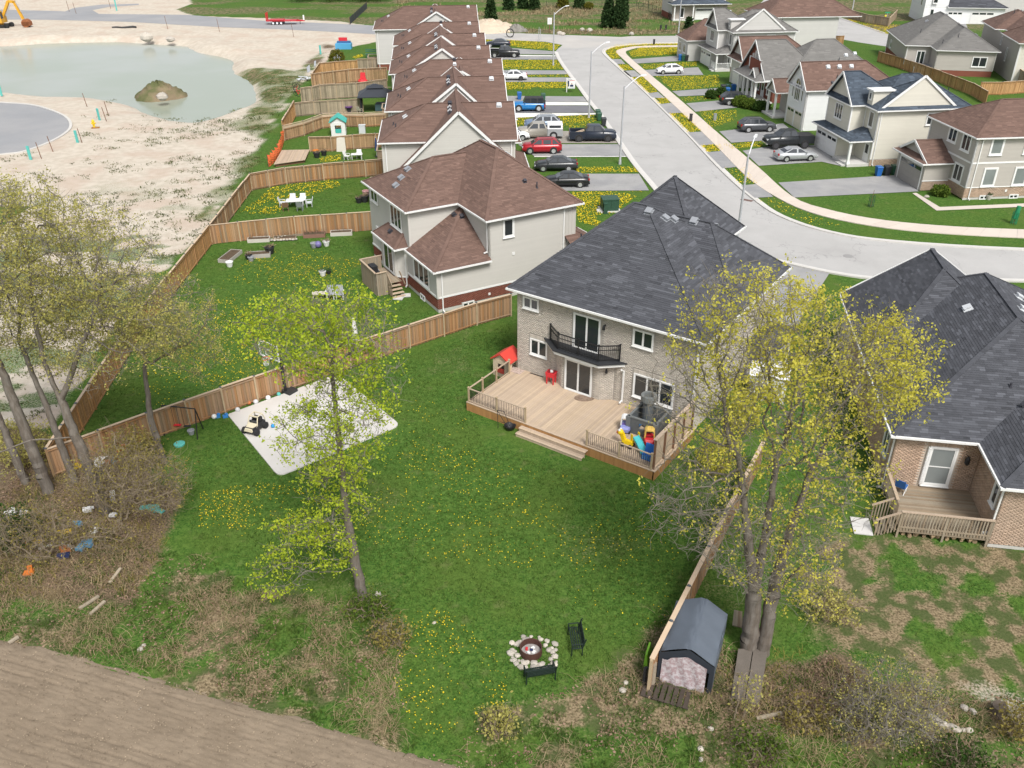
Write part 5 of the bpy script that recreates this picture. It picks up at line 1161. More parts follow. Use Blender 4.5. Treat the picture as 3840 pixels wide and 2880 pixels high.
fence('cedar cross fence behind the white patio table', GP([(545, 412), (620, 398), (700, 390), (835, 379)]), 1.85, side=1)
a1 = lambda x, y: (576 + .2177 * x, 80.6 + .2177 * y)      # far yards survey frame
a2 = lambda x, y: (576 + .2177 * x, 230.4 + .2177 * y)
PA = lambda f, L: GP([f(*p) for p in L])
fence('brown fence with missing end behind the playhouse yard', PA(a2, [(432, 450), (650, 445), (865, 425), (1090, 412), (1170, 405)]), 1.8, m=M_FENCE, each=False, side=1)
fence('cedar fence with lattice top behind the teal-roofed playhouse', PA(a2, [(180, 340), (375, 290), (560, 218), (780, 202), (975, 205), (1190, 192)]), 1.9, m=M_FENCE, each=False, lattice=.35, side=1)
fence('fence with privacy top at the site edge by the hung bicycles', PA(a1, [(172, 1000), (290, 790)]), 2.2, m=M_FENCEN, each=False, side=1)
fence('fence behind the gazebo', PA(a1, [(290, 790), (480, 770), (760, 755), (960, 740)]), 1.9, m=M_FENCEG, each=False, side=1)
fence('long weathered curving fence beyond the gazebo', PA(a1, [(350, 655), (460, 640), (540, 620), (700, 612), (900, 600), (1200, 560)]), 2.2, m=M_FENCEG, each=False, side=1)
fence('slatted cedar fence behind the red play chair', PA(a1, [(455, 500), (670, 470), (820, 452), (1000, 440), (1200, 430)]), 2.1, m=M_FENCE, each=False, side=1)
fence('short orange cedar fence along the site beside the puddles', PA(a1, [(455, 500), (540, 370)]), 2.0, m=M_FENCEN, each=False, side=1)
fence('cedar fence next to the dark shrub', PA(a1, [(540, 370), (690, 355), (905, 340)]), 1.9, m=M_FENCEN, each=False, side=1)
fence('grey-brown fence at the edge of the farthest lawn', PA(a1, [(905, 330), (1200, 322)]), 1.9, m=M_FENCEG, each=False, side=1)
FR = GP([(1640, 1010), (1560, 1165), (1480, 1330), (1400, 1492)])
fence('cedar fence between the grey brick house yard and the bungalow, ending at the tarp shed', FR, 1.75, m=M_FENCE, side=1, capw=.2)
# fences of the back gardens at the right
r7 = lambda x, y: (1751.2 + .2083 * x, .2083 * y)
fence('tan fence along the back street lawn', GP([(1768, 22), (1800, 30), (1870, 50), (1918, 58)]), 1.9, m=M_FENCEG, each=False, side=1)
fence('tan fence in front of the person in yellow', GP([(1918, 58), (1935, 40)]), 1.9, m=M_FENCEG, each=False, side=1)
fence('tall tan fence beside the lawn chairs', GP([r7(1850, 655), r7(1990, 760), r7(2230, 930)]), 2.2, m=M_FENCEG, each=False, side=1)
fence('orange cedar fence at the edge of the lawn with chairs', GP([r7(1740, 985), r7(1960, 985), r7(2240, 965)]), 1.9, m=M_FENCEN, each=False, side=1)
fence('low open fence running down to the chairs lawn', GP([r7(690, 640), r7(940, 720), r7(1330, 860), r7(1660, 990), r7(1810, 1080)]), 1.8, m=M_FENCEN, each=False, side=1)
fence('short orange fence seen behind the grey-roofed house', GP([r7(0, 480), r7(330, 470)]), 1.8, m=M_FENCEN, each=False, side=1)
# wire fences and site fences
def wirefence(label, pts, h=1.5, post=3.0, m=None, mesh=.0):
 r = thing('wire_fence', label, 'fence', (*pts[0][:2], 0)); p0 = np.array(pts[0][:2]); m = m or mat('black_wire', (.03, .035, .03), .6, .1)
 k = MB(); k.tube((0, 0, 0), (0, 0, h), .045, .045, 6); me = k.mesh('post', m)
 for a, b in zip(pts, pts[1:]):
  a, b = np.array(a[:2]), np.array(b[:2]); L = np.linalg.norm(b - a); n = max(1, round(L / post))
  for i in range(n + 1): q = a + (b - a) * i / n - p0; ob('post', me, r, (q[0], q[1], 0))
  w = MB()
  for z in (h, h * .5, .1): w.beam((*(a - p0), z), (*(b - p0), z), .03, .03)
  nn = int(L / .45)
  for i in range(nn): q = a + (b - a) * i / nn - p0; q2 = a + (b - a) * (i + 1) / nn - p0; w.beam((*q, .1), (*q2, h), .012, .012); w.beam((*q, h), (*q2, .1), .012, .012)
  o = w.build('wire_mesh', m, r); o['kind'] = 'stuff'
wirefence('black wire fence along the far meadow behind the conifers', GP([(1180, 16), (1300, 15), (1400, 14)]))
wirefence('black wire fence sloping down to the slate-roofed house', GP([(1378, 20), (1400, 24), (1435, 34), (1450, 46)]), 1.6, 2.0)
SF = thing('silt_fence', 'dark fabric silt fence at the end of the site road', 'fence', G(756, 53)); mb = MB(); a, b = np.array(G(756, 53)), np.array(G(793, 18)); n = 16
for i in range(n):
 p, q = (b - a) * i / n, (b - a) * (i + 1) / n; mb.hexa([(p[0] - .02, p[1], 0), (p[0] + .02, p[1], 0), (q[0] + .02, q[1], 0), (q[0] - .02, q[1], 0), (p[0] - .02 + .08 * (i % 2), p[1], 1.5), (p[0] + .02 + .08 * (i % 2), p[1], 1.5), (q[0] + .02, q[1], 1.5), (q[0] - .02, q[1], 1.5)])
mb.build('fabric', mat('silt_fabric', (.035, .045, .05), .8, .2, 1), SF)
for i in range(0, n + 1, 2): p = (b - a) * i / n; mb = MB(); mb.box(p[0] - .03, p[1] - .03, 0, p[0] + .03, p[1] + .03, 1.7); mb.build('stake', M_RUST, SF)
# orange safety netting
pts = [G(*a2(20, 600)), G(*a2(70, 560)), G(*a2(120, 490)), G(*a2(150, 420)), G(*a2(175, 330))]
SN = thing('safety_fence', 'sagging orange plastic safety fence by the new wooden platform', 'fence', pts[0]); mb = MB(); P = [np.array(p) - pts[0] for p in densify(pts, 8)]; rr = random.Random(3); top = [1.3 + rr.uniform(-.3, .15) for _ in P]
for i in range(len(P) - 1):
 w = lambda k, z: (P[k][0] + .18 * math.sin(k * 1.7) * z, P[k][1] + .1 * math.cos(k * 2.1) * z, z)
 for z in range(5):
  z0, z1 = z / 5, (z + .8) / 5; mb.hexa([w(i, top[i] * z0), w(i + 1, top[i + 1] * z0), tuple(np.array(w(i + 1, top[i + 1] * z0)) + (.015, .015, 0)), tuple(np.array(w(i, top[i] * z0)) + (.015, .015, 0)), w(i, top[i] * z1), w(i + 1, top[i + 1] * z1), tuple(np.array(w(i + 1, top[i + 1] * z1)) + (.015, .015, 0)), tuple(np.array(w(i, top[i] * z1)) + (.015, .015, 0))], rr.gauss(0, .1))
mb.build('netting', mat('orange_netting', (.75, .16, .05), .7, .15, 2, tone=.8), SN)
for i in range(0, len(P), 8): q = MB(); q.box(P[i][0] - .03, P[i][1] - .03, 0, P[i][0] + .03, P[i][1] + .03, 1.5); q.build('stake', M_RUST, SN)
# new wooden platform
Q = PA(a2, [(75, 605), (155, 462), (430, 456), (385, 560)]); PL = thing('wooden_platform', 'fresh pale wooden platform beside the orange safety fence', 'platform', (*Q[0], 0)); Q = np.array(Q) - Q[0]
for i in range(24):
 t0, t1 = i / 24, (i + .93) / 24; c = [Q[0] + (Q[3] - Q[0]) * t0, Q[0] + (Q[3] - Q[0]) * t1, Q[1] + (Q[2] - Q[1]) * t1, Q[1] + (Q[2] - Q[1]) * t0]
 mb = MB(); mb.hexa([(*p, .34) for p in c] + [(*p, .38) for p in c]); mb.build('deck_board', M_DECK, PL)
mb = MB(); c = [Q[0] * .96 + Q[2] * .04, Q[3] * .96 + Q[1] * .04, Q[2] * .96 + Q[0] * .04, Q[1] * .96 + Q[3] * .04]; mb.hexa([(*p, 0) for p in c] + [(*p, .335) for p in c]); mb.build('platform_frame', M_RUST, PL)
# ============================================================ vehicles
M_TYRE = mat('tyre_rubber', (.022, .022, .023), .85, .15, 5)
M_RIM = mat('alloy_rim', (.55, .56, .57), .35, .05, 5, metal=.6)
M_RIMD = mat('dark_rim', (.05, .05, .055), .45, .1, 5)
M_LAMPR = mat('red_tail_lamp', (.35, .015, .015), .25, .1, 5)
M_LAMPW = mat('clear_head_lamp', (.70, .72, .74), .15, .05, 5)
M_CGLASS = mat('car_glass', (.028, .033, .04), .08, .2, 2, spec=.8)
M_PLAST = mat('black_trim_plastic', (.03, .03, .032), .6, .1, 5)
def paint(n, c, metal=0.0): return mat(n, c, .28, .03, 1.2, metal=metal, spec=.6)
CARS = {
 # x: fore-aft from nose(+) ; lists of (x, z) ; L, W
 'sedan': dict(L=4.75, W=1.82, belt=[(2.37, .55), (2.30, .72), (1.9, .86), (1.0, .98), (-1.55, 1.02), (-2.2, 1.0), (-2.37, .80), (-2.37, .5)], cab=[(1.15, .97), (.30, 1.42), (-.75, 1.45), (-1.75, 1.02)], wx=(1.45, -1.38), wr=.33, pil=(-.15,)),
 'hatch': dict(L=4.3, W=1.8, belt=[(2.15, .5), (2.08, .74), (1.7, .90), (1.0, 1.02), (-1.6, 1.08), (-2.08, 1.02), (-2.15, .8), (-2.15, .45)], cab=[(1.2, 1.0), (.35, 1.46), (-1.1, 1.48), (-2.0, 1.06)], wx=(1.32, -1.3), wr=.33, pil=(-.1,)),
 'suv': dict(L=4.65, W=1.85, belt=[(2.32, .6), (2.25, .9), (1.95, 1.02), (1.05, 1.10), (-1.9, 1.14), (-2.28, 1.08), (-2.32, .85), (-2.32, .55)], cab=[(1.3, 1.08), (.5, 1.62), (-1.5, 1.66), (-2.22, 1.12)], wx=(1.42, -1.36), wr=.37, pil=(-.05, -1.15)),
 'jeep': dict(L=4.5, W=1.88, belt=[(2.2, .6), (2.2, 1.08), (1.9, 1.12), (.8, 1.16), (-2.0, 1.14), (-2.1, 1.12), (-2.1, .7), (-2.1, .6)], cab=[(.85, 1.14), (.55, 1.78), (-2.0, 1.80), (-2.08, 1.13)], wx=(1.45, -1.35), wr=.43, pil=(-.2, -1.15)),
 'pickup': dict(L=5.8, W=2.0, belt=[(2.9, .65), (2.85, 1.05), (2.5, 1.18), (1.45, 1.25), (-.95, 1.26), (-.97, 1.26), (-2.85, 1.26), (-2.9, .7)], cab=[(1.55, 1.24), (.85, 1.85), (-.6, 1.88), (-.95, 1.28)], wx=(1.85, -1.75), wr=.42, pil=(.1,)),
}
def loft(sections, cap=True):
 mb = MB(); n = len(sections[0]); k = len(sections)
 for s_ in sections: mb.v.extend(s_)
 for i in range(k - 1):
  for j in range(n - 1): mb.f.append((i * n + j, i * n + j + 1, (i + 1) * n + j + 1, (i + 1) * n + j)); mb.t.append(0)
 if cap: mb.f.append(tuple(range(n))); mb.f.append(tuple((k - 1) * n + n - 1 - j for j in range(n))); mb.t += [0, 0]
 for i in range(k - 1): mb.f.append((i * n + n - 1, i * n, (i + 1) * n, (i + 1) * n + n - 1)); mb.t.append(0)
 return mb
def car(kind, label, cat, loc, rz, col, group=None, rim=None, lift=0.0, cap=None, two=None, top=None, name=None):
 K = CARS[kind]; W = K['W'] / 2; r = thing(name or {'pickup': 'pickup_truck', 'jeep': 'off_roader', 'suv': 'suv', 'hatch': 'hatchback', 'sedan': 'sedan_car'}[kind], label, cat, loc, rz, group)
 z0 = .26 + lift; secs = []
 for i, (x, z) in enumerate(K['belt']):
  t = abs(x) / (K['L'] / 2); w = W * (1 - .13 * max(0, (t - .72) / .28) ** 1.6); z += lift; zb = z0 + (.12 if t > .96 else 0); zs = zb + (z - zb) * .62
  tw = w * (.90 if z - zb > .3 else .97)
  secs.append([(x, -w * .93, zb), (x, -w, zb + (z - zb) * .3), (x, -w, zs), (x, -tw, z - .015), (x, -tw * .5, z + .03), (x, tw * .5, z + .03), (x, tw, z - .015), (x, w, zs), (x, w, zb + (z - zb) * .3), (x, w * .93, zb)])
 bed = kind == 'pickup' and not cap
 if kind == 'pickup':
  front = [q for q, (x, z) in zip(secs, K['belt']) if x > -.96]; back = [q for q, (x, z) in zip(secs, K['belt']) if x <= -.96]
  loft(front).build('body', col, r, True)
  if bed:
   mb = MB(); zt = 1.24 + lift; b0 = .62 + lift
   mb.box(-2.88, -W, z0 + .1, -.98, -W + .1, zt); mb.box(-2.88, W - .1, z0 + .1, -.98, W, zt); mb.box(-2.9, -W + .1, z0 + .2, -2.8, W - .1, zt); mb.build('cargo_bed', col, r)
   mb = MB(); mb.box(-2.8, -W + .1, b0, -.98, W - .1, b0 + .05); mb.build('bed_floor', M_PLAST, r)
  else:
   mb = MB(); zt = 1.24 + lift; mb.box(-2.9, -W, z0 + .1, -.98, W, zt); mb.build('cargo_bed', two or col, r)
   if cap != 'flat':
    loft([[(x, -W * .96, zt), (x, -W * .84, zt + .5), (x, -W * .7, zt + .6), (x, W * .7, zt + .6), (x, W * .84, zt + .5), (x, W * .96, zt)] for x in (-.98, -2.86)]).build('bed_cap', cap, r)
    for sg in (-1, 1): g = MB(); g.hexa([(x, sg * (W * yy + .012), zt + z) for z, yy in ((.12, .935), (.42, .86)) for x in (-1.2, -2.65, -2.65, -1.2)][:4] + [(x, sg * (W * yy + .002), zt + z) for z, yy in ((.42, .86),) for x in (-1.2, -2.65, -2.65, -1.2)]); g.build('cap_window', M_CGLASS, r)
   else: mb = MB(); mb.box(-2.85, -W + .06, zt, -1.0, W - .06, zt + .05); mb.build('bed_cover', M_PLAST, r)
 else: loft(secs).build('body', col, r, True)
 C = K['cab']; wb, wt = W * .90, W * .72
 if kind == 'jeep': wt = W * .84
 P = [(x, z + lift, wb if i in (0, 3) else wt) for i, (x, z) in enumerate(C)]
 cs = [[(x, -w, z), (x, -w * .5, z + (.03 if i in (1, 2) else 0)), (x, w * .5, z + (.03 if i in (1, 2) else 0)), (x, w, z)] for i, (x, z, w) in enumerate(P)]
 mb = MB()
 for q in cs: mb.v.extend(q)
 for i in range(3):
  for j in range(3): mb.f.append((4 * i + j, 4 * i + j + 1, 4 * i + 5 + j, 4 * i + 4 + j)); mb.t.append(0)
 mb.f += [(0, 4, 8, 12), (15, 11, 7, 3)]; mb.t += [0, 0]
 mb.build('cabin', top or col, r)
 V = lambda x, w, z: Vector((x, w, z))
 (x0, z0c, w0), (x1, z1, w1), (x2, z2, w2), (x3, z3, w3) = P
 def glass(name, q, out, ins=.07):
  c = sum(q, Vector()) / len(q); o = Vector(out).normalized() * .014; q = [c + (p - c) * (1 - ins) for p in q]; g = MB(); n = len(q)
  g.v.extend([tuple(p + o) for p in q] + [tuple(p - o) for p in q]); g.f.append(tuple(range(n))); g.f += [(i, (i + 1) % n, n + (i + 1) % n, n + i) for i in range(n)]; g.t += [0] * (n + 1); g.build(name, M_CGLASS, r)
 glass('windscreen', [V(x0, -w0, z0c), V(x0, w0, z0c), V(x1, w1, z1), V(x1, -w1, z1)], (z1 - z0c, 0, x0 - x1), .12)
 glass('rear_window', [V(x3, -w3, z3), V(x3, w3, z3), V(x2, w2, z2), V(x2, -w2, z2)], (-(z2 - z3), 0, x2 - x3), .16)
 cuts = [None] + list(K['pil']) + [None]
 for sg in (-1, 1):
  bt = lambda x: V(x, sg * w0, z0c + (z3 - z0c) * (x0 - x) / (x0 - x3)); tp = lambda x: V(x, sg * w1, z1 + (z2 - z1) * (x1 - x) / (x1 - x2))
  for i in range(len(cuts) - 1):
   a, b = cuts[i], cuts[i + 1]
   q = [bt(x0 - .12) if a is None else bt(a - .04), bt(x3 + .14) if b is None else bt(b + .04), tp(x2 + .05) if b is None else tp(min(b + .04, x1)), tp(x1 - .05) if a is None else tp(min(a - .04, x1))]
   glass('side_window', q, (0, sg, .3), .12)
 rk = ('wheel', K['wr'], kind, (rim or M_RIM).name)
 if rk not in KIDS:
  R = K['wr']; t = MB(); t.tube((0, -.11, 0), (0, .11, 0), R, R, 18); rm = MB(); rm.tube((0, -.122, 0), (0, .122, 0), R * .66, R * .66, 14)
  KIDS[rk] = (t.mesh('wheel', M_TYRE), rm.mesh('rim', rim or M_RIM))
  a = MB(); a.tube((0, -.05, 0), (0, .05, 0), R * 1.17, R * 1.17, 18); KIDS[rk + ('arch',)] = a.mesh('wheel_arch', M_PLAST)
 for x in K['wx']:
  for sg in (-1, 1):
   ob('wheel_arch', KIDS[rk + ('arch',)], r, (x, sg * (W - .045), K['wr'] + .03 + lift * .5)); w = ob('wheel', KIDS[rk][0], r, (x, sg * (W - .08 + (.06 if lift else 0)), K['wr'] * (1.12 if lift else 1)))
   if lift: w.scale = (1.12, 1.2, 1.12)
   ob('rim', KIDS[rk][1], w)
 zl = K['belt'][1][1] + lift; xf = K['L'] / 2
 for sg in (-1, 1):
  m_ = MB(); m_.cbox((xf - .08, sg * W * .66, zl - .13), (.16, W * .36, .15)); m_.build('headlight', M_LAMPW, r)
  zt = K['belt'][-2][1] + lift; m_ = MB(); m_.cbox((-xf + .05, sg * W * .74, zt + (.05 if kind != 'pickup' else -.22)), (.14, W * .26, .2 if kind in ('sedan', 'hatch') else .32)); m_.build('tail_light', M_LAMPR, r)
  m_ = MB(); m_.cbox((x0 - .25, sg * (W + .07), z0c + .05), (.12, .18, .13)); m_.build('wing_mirror', col, r)
 m_ = MB(); m_.cbox((xf - .03, 0, zl - .2), (.1, W * .85, .22)); m_.build('grille', M_PLAST, r)
 for e in (1, -1): m_ = MB(); m_.cbox((e * (xf - .02), 0, .42 + lift), (.14, W * 1.7, .16)); m_.build('bumper', M_RIM if kind == 'pickup' else (M_PLAST if kind in ('jeep', 'suv') else col), r)
 if kind in ('suv',):
  for sg in (-1, 1): m_ = MB(); m_.beam((x1 - .2, sg * w1 * .9, z1 + .07), (x2 + .2, sg * w1 * .9, z2 + .07), .05, .04); m_.build('roof_rail', M_PLAST, r)
 if kind == 'jeep': m_ = MB(); m_.tube((-2.1, 0, 1.0), (-2.32, 0, 1.0), .38, .38, 16); m_.build('spare_wheel', M_TYRE, r)
 return r
def at3(x, y, back=.9): g = G(*c3(x, y)); return (g[0], g[1] + back, .04)
def at6(x, y, back=.9): g = G(1382.5 + .2083 * x, .2083 * y); return (g[0], g[1] + back, .045)
LG, RG = 'cars on the driveways left of the street', 'cars on the driveways right of the street'
PK = dict(black=paint('black_car_paint', (.012, .013, .015)), navy=paint('navy_car_paint', (.014, .02, .034)), white=paint('white_car_paint', (.72, .73, .75)), red=paint('red_car_paint', (.36, .012, .022), .2), blue=paint('bright_blue_car_paint', (.01, .16, .42)), silver=paint('silver_car_paint', (.42, .435, .45), .35), champ=paint('champagne_car_paint', (.40, .375, .33), .3), grey=paint('grey_car_paint', (.085, .09, .10), .3), dark=paint('charcoal_car_paint', (.03, .034, .037), .2), bv=paint('dull_blue_car_paint', (.16, .22, .33), .2))
car('sedan', 'dark navy sedan farthest up the left driveways, behind the black pickup', 'car', at3(165, 438), math.pi, PK['navy'], LG)
car('pickup', 'black pickup truck parked beside the farthest dark sedan', 'pickup truck', at3(222, 533), 0, PK['black'], LG, top=PK['black'], rim=M_RIM)
car('sedan', 'white sedan with black wheels by the blue bins', 'car', at3(298, 746), math.pi + .02, PK['white'], LG, rim=M_RIMD)
car('jeep', 'bright blue boxy off-roader with black hardtop', 'off-roader', at3(452, 1032), math.pi, PK['blue'], LG, top=M_PLAST)
car('suv', 'dull blue minivan mostly hidden behind the silver pickup with the white cap', 'minivan', at3(575, 1200), math.pi, PK['bv'], LG, top=paint('silver_roof_paint', (.4, .43, .47), .3))
car('pickup', 'champagne and silver pickup with a white bed cap', 'pickup truck', at3(548, 1284), math.pi, PK['champ'], LG, cap=PK['white'], two=PK['silver'])
pk = car('pickup', 'navy black pickup carrying loose boards in its open bed, by the kerb', 'pickup truck', at3(1040, 1310), 0, PK['navy'], LG, rim=M_RIMD)
for i in range(4): mb = MB(); mb.beam((-2.7, -.4 + i * .2, .75), (-1.05, -.5 + i * .22, 1.28), .13, .04); g = at3(1040, 1310); tag(mb.build('timber_board', M_DECK, None, loc=g), 'loose timber board sticking up in the open bed of the navy black pickup', 'board', 'boards in the pickup bed')
car('suv', 'red compact suv on the driveway below the silver pickup', 'suv', at3(570, 1424), math.pi + .02, PK['red'], LG)
car('sedan', 'dark grey sedan half hidden by the brown roof, upper of the two side by side', 'car', at3(702, 1586), math.pi, PK['dark'], LG)
car('sedan', 'black sedan with silver wheels, lower of the two side by side by the yellow lawn', 'car', at3(800, 1735), math.pi, PK['black'], LG)
car('hatch', 'white hatchback alone on a driveway below the grey-roofed house', 'car', at3(1752, 688), math.pi + .1, PK['white'], RG)
car('suv', 'dark green-black suv under the brick house porch roof', 'suv', at6(1010, 1095), .1, PK['dark'], RG)
car('suv', 'grey suv below the front lawn with the round shrubs', 'suv', at6(1222, 1378), .1, PK['grey'], RG)
car('pickup', 'lifted charcoal pickup with big black wheels beside the silver sedan', 'pickup truck', at6(1545, 1548), math.pi + .1, PK['dark'], RG, rim=M_RIMD, lift=.22, cap='flat')
g = G(*c4(806, 1004)); car('sedan', 'silver sedan with tinted sunroof nearest on the right driveways', 'car', (g[0], g[1] + .9, .045), .12, PK['silver'], RG)
car('hatch', 'white car nose poking out past the low brown porch roof', 'car', at3(295, 1300), 0, PK['white'], LG)
# red flatbed trailer
T = thing('flatbed_trailer', 'red three-axle flatbed trailer with raised ramps on the site road', 'trailer', G(*c1(1850, 157)), 0.03); MR = mat('red_trailer_paint', (.48, .02, .03), .4, .08, 2)
mb = MB(); mb.box(-4.0, -1.1, .75, 2.6, 1.1, .92); mb.box(-3.4, -1.15, .95, -.2, 1.15, 1.05); mb.build('deck', MR, T)
mb = MB(); mb.beam((2.6, -.9, .8), (4.4, -.05, .75), .14, .2); mb.beam((2.6, .9, .8), (4.4, .05, .75), .14, .2); mb.build('drawbar', MR, T)
for y in (-.7, .7):
 mb = MB()
 for dy in (-.28, .28): mb.box(-4.05, y + dy - .06, .8, -3.93, y + dy + .06, 2.5)
 for z in (1.1, 1.6, 2.1, 2.45): mb.box(-4.03, y - .28, z, -3.95, y + .28, z + .1)
 mb.build('loading_ramp', MR, T)
k = MB(); k.tube((0, -.12, 0), (0, .12, 0), .38, .38, 16); wm = k.mesh('wheel', M_TYRE); k = MB(); k.tube((0, -.13, 0), (0, .13, 0), .24, .24, 12); rm = k.mesh('rim', M_LAMPW)
for x in (-2.5, -1.6, -.7):
 for y in (-1.05, 1.05): w = ob('wheel', wm, T, (x, y, .38)); ob('rim', rm, w)
mb = MB(); mb.box(3.3, -.05, 0, 3.42, .05, .8); mb.build('jack_leg', M_PLAST, T); mb = MB(); mb.box(4.1, -.1, .8, 4.4, .1, 1.9); mb.build('front_post', M_TRIM, T)
# excavator at the frame edge
E_ = thing('excavator', 'yellow tracked excavator with its rusty bucket lowered at the pond bank', 'excavator', G(2, 60), 0.05); MY = mat('machine_yellow', (.62, .33, .03), .45, .12, 1.5); MRU = mat('rusty_bucket', (.27, .10, .04), .8, .25, 2)
for y in (-1.2, 1.2):
 mb = MB(); mb.prism([(-2.4, y - .35), (1.9, y - .35), (1.9, y + .35), (-2.4, y + .35)], .25, .75); mb.tube((1.9, y - .35, .5), (1.9, y + .35, .5), .5, .5, 12); mb.tube((-2.4, y - .35, .5), (-2.4, y + .35, .5), .5, .5, 12); mb.build('track', M_TYRE, E_)
mb = MB(); mb.prism([(-3.2, -1.4), (1.2, -1.4), (1.2, 1.4), (-3.2, 1.4)], 1.1, 2.3); mb.tube((0, 0, .7), (0, 0, 1.1), .8, .8, 14); mb.build('upper_body', MY, E_)
mb = MB(); mb.box(-.4, -1.45, 2.3, 1.2, -.2, 3.5); mb.build('cab', MY, E_)
g = MB(); g.box(1.2, -1.35, 2.0, 1.23, -.3, 3.35); g.box(-.2, -1.48, 2.3, 1.0, -1.45, 3.35); g.build('cab_window', M_CGLASS, E_)
mb = MB(); mb.beam((.8, .3, 2.0), (3.0, .3, 5.4), .5, .7, up=(0, 1, 0)); mb.beam((3.0, .3, 5.4), (4.4, .3, 5.2), .5, .6, up=(0, 1, 0)); mb.build('boom', MY, E_)
mb = MB(); mb.beam((4.1, .3, 5.5), (5.2, .3, 1.7), .45, .6, up=(0, 1, 0)); mb.build('dipper_arm', MY, E_)
mb = MB(); mb.prism([(5.0, .3 - .8), (6.6, .3 - .8), (6.6, 1.1), (5.0, 1.1)], .4, 1.2); mb.tube((5.7, -.5, .9), (5.7, 1.1, .9), .85, .85, 12); mb.build('bucket', MRU, E_)
mb = MB(); mb.beam((1.4, .3, 2.5), (3.2, .3, 4.6), .16, .16); mb.beam((4.2, .3, 5.9), (5.2, .3, 3.2), .14, .14); mb.build('hydraulic_ram', M_RIM, E_)
# ============================================================ street furniture
M_POLE = mat('galvanised_pole', (.40, .41, .43), .5, .08, 2.0)
def lamp(label, xy, az, h=8.6):
 r = thing('street_lamp', label, 'street lamp', (xy[0], xy[1], 0), az, 'street lamps')
 mb = MB(); mb.tube((0, 0, 0), (0, 0, h), .135, .085, 10); mb.tube((0, 0, 0), (0, 0, .5), .17, .15, 10); mb.build('pole', M_POLE, r)
 mb = MB(); mb.path([(0, 0, h - .35), (.9, 0, h + .25), (1.8, 0, h + .72), (2.3, 0, h + .86)], .05, 8); mb.build('arm', mat('pale_lamp_arm', (.62, .63, .64), .45, .05), r)
 mb = MB(); mb.hexa([(2.2, -.14, h + .80), (2.9, -.12, h + .86), (2.9, .12, h + .86), (2.2, .14, h + .80), (2.25, -.1, h + .94), (2.85, -.08, h + .96), (2.85, .08, h + .96), (2.25, .1, h + .94)]); mb.build('lamp_head', MATS['pale_lamp_arm'], r)
 return r
l1 = G(1617, 332, 8.6)
lamp('street lamp at the bend, its foot hidden behind the charcoal roof', l1, 1.15)
lamp('street lamp beside the driveway below the red suv', G(1338.9, 354.7), .55)
lamp('street lamp by the green bins and the blue off-roader', G(1272, 254.5), .55)
lamp('street lamp on the lawn strip by the two farthest driveways, a white sign behind it', G(1195, 141.5), .5)
lamp('street lamp in front of the slate-roofed house', G(1465.4, 72.6), -1.3)
lamp('street lamp on the dandelion lawn of the back street', G(1838, 40), -2.0)
lamp('street lamp at the start of the back street', G(1709, 23), -2.0)
BINC = dict(blue=mat('blue_bin_plastic', (.015, .11, .36), .5, .06), green=mat('green_bin_plastic', (.025, .085, .05), .5, .06), black=mat('black_bin_plastic', (.03, .033, .037), .55, .06))
BIN0 = {}
def wheelie(colr, label, xy, rz=0.0):
 if colr not in BIN0:
  r = thing('wheelie_bin', label, 'wheelie bin', xy, rz, 'wheelie bins'); m = BINC[colr]
  mb = MB(); mb.hexa([(-.24, -.26, .06), (.24, -.26, .06), (.24, .24, .06), (-.24, .24, .06), (-.31, -.33, 1.0), (.31, -.33, 1.0), (.31, .33, 1.0), (-.31, .33, 1.0)]); mb.build('body', m, r)
  mb = MB(); mb.hexa([(-.33, -.37, 1.0), (.33, -.37, 1.0), (.33, .36, 1.0), (-.33, .36, 1.0), (-.29, -.3, 1.08), (.29, -.3, 1.08), (.29, .32, 1.1), (-.29, .32, 1.1)]); mb.build('lid', m, r)
  mb = MB(); mb.tube((-.28, .38, .98), (.28, .38, .98), .025, .025, 6); mb.build('handle', M_PLAST, r)
  k = MB(); k.tube((-.03, 0, 0), (.03, 0, 0), .12, .12, 12); me = k.mesh('wheel', M_TYRE); ob('wheel', me, r, (-.25, .24, .12)); ob('wheel', me, r, (.25, .24, .12)); BIN0[colr] = r; return r
 return copy_tree(BIN0[colr], xy, rz, label, 'wheelie bins')
for c_, l_, x, y in (('blue', 'blue wheelie bin nose to tail with the white sedan, nearer of two', 170, 682), ('blue', 'blue wheelie bin behind the white sedan, farther of two', 166, 664), ('blue', 'blue wheelie bin behind the bonnet of the bright blue off-roader', 362, 918), ('green', 'green wheelie bin behind the tail of the bright blue off-roader', 582, 930),
                     ('green', 'farthest of three dark green bins at the kerb by the navy pickup', 1085, 1085), ('green', 'middle one of three dark green bins at the kerb', 1098, 1112), ('black', 'black bin nearest the navy pickup at the kerb', 1138, 1162),
                     ('blue', 'blue bin leftmost of three by the small red-brown gable', 1842, 560), ('green', 'green bin between a blue and a black one by the small red-brown gable', 1868, 562), ('black', 'black bin rightmost of three by the small red-brown gable', 1900, 562)): wheelie(c_, l_, tuple(G(*c3(x, y))[:2]), .1)
g6 = lambda x, y: tuple(G(1382.5 + .2083 * x, .2083 * y)[:2])
for c_, l_, x, y in (('black', 'dark bin leftmost of the cluster above the dark suv', 858, 955), ('green', 'green bin in the cluster above the dark suv', 905, 950), ('blue', 'blue bin at the front of the cluster above the dark suv', 903, 985), ('blue', 'blue bin by the white garage jamb of the small brown house', 965, 950)): wheelie(c_, l_, g6(x, y), .1)
for c_, l_, x, y in (('blue', 'blue wheelie bin left of a black and a green one by the grey garage', 1306, 1090), ('black', 'black wheelie bin between blue and green by the grey garage', 1357, 1086), ('green', 'green wheelie bin against the grey garage of the corner house', 1402, 1082)): wheelie(c_, l_, tuple(G(*c4(x, y))[:2]), .1)
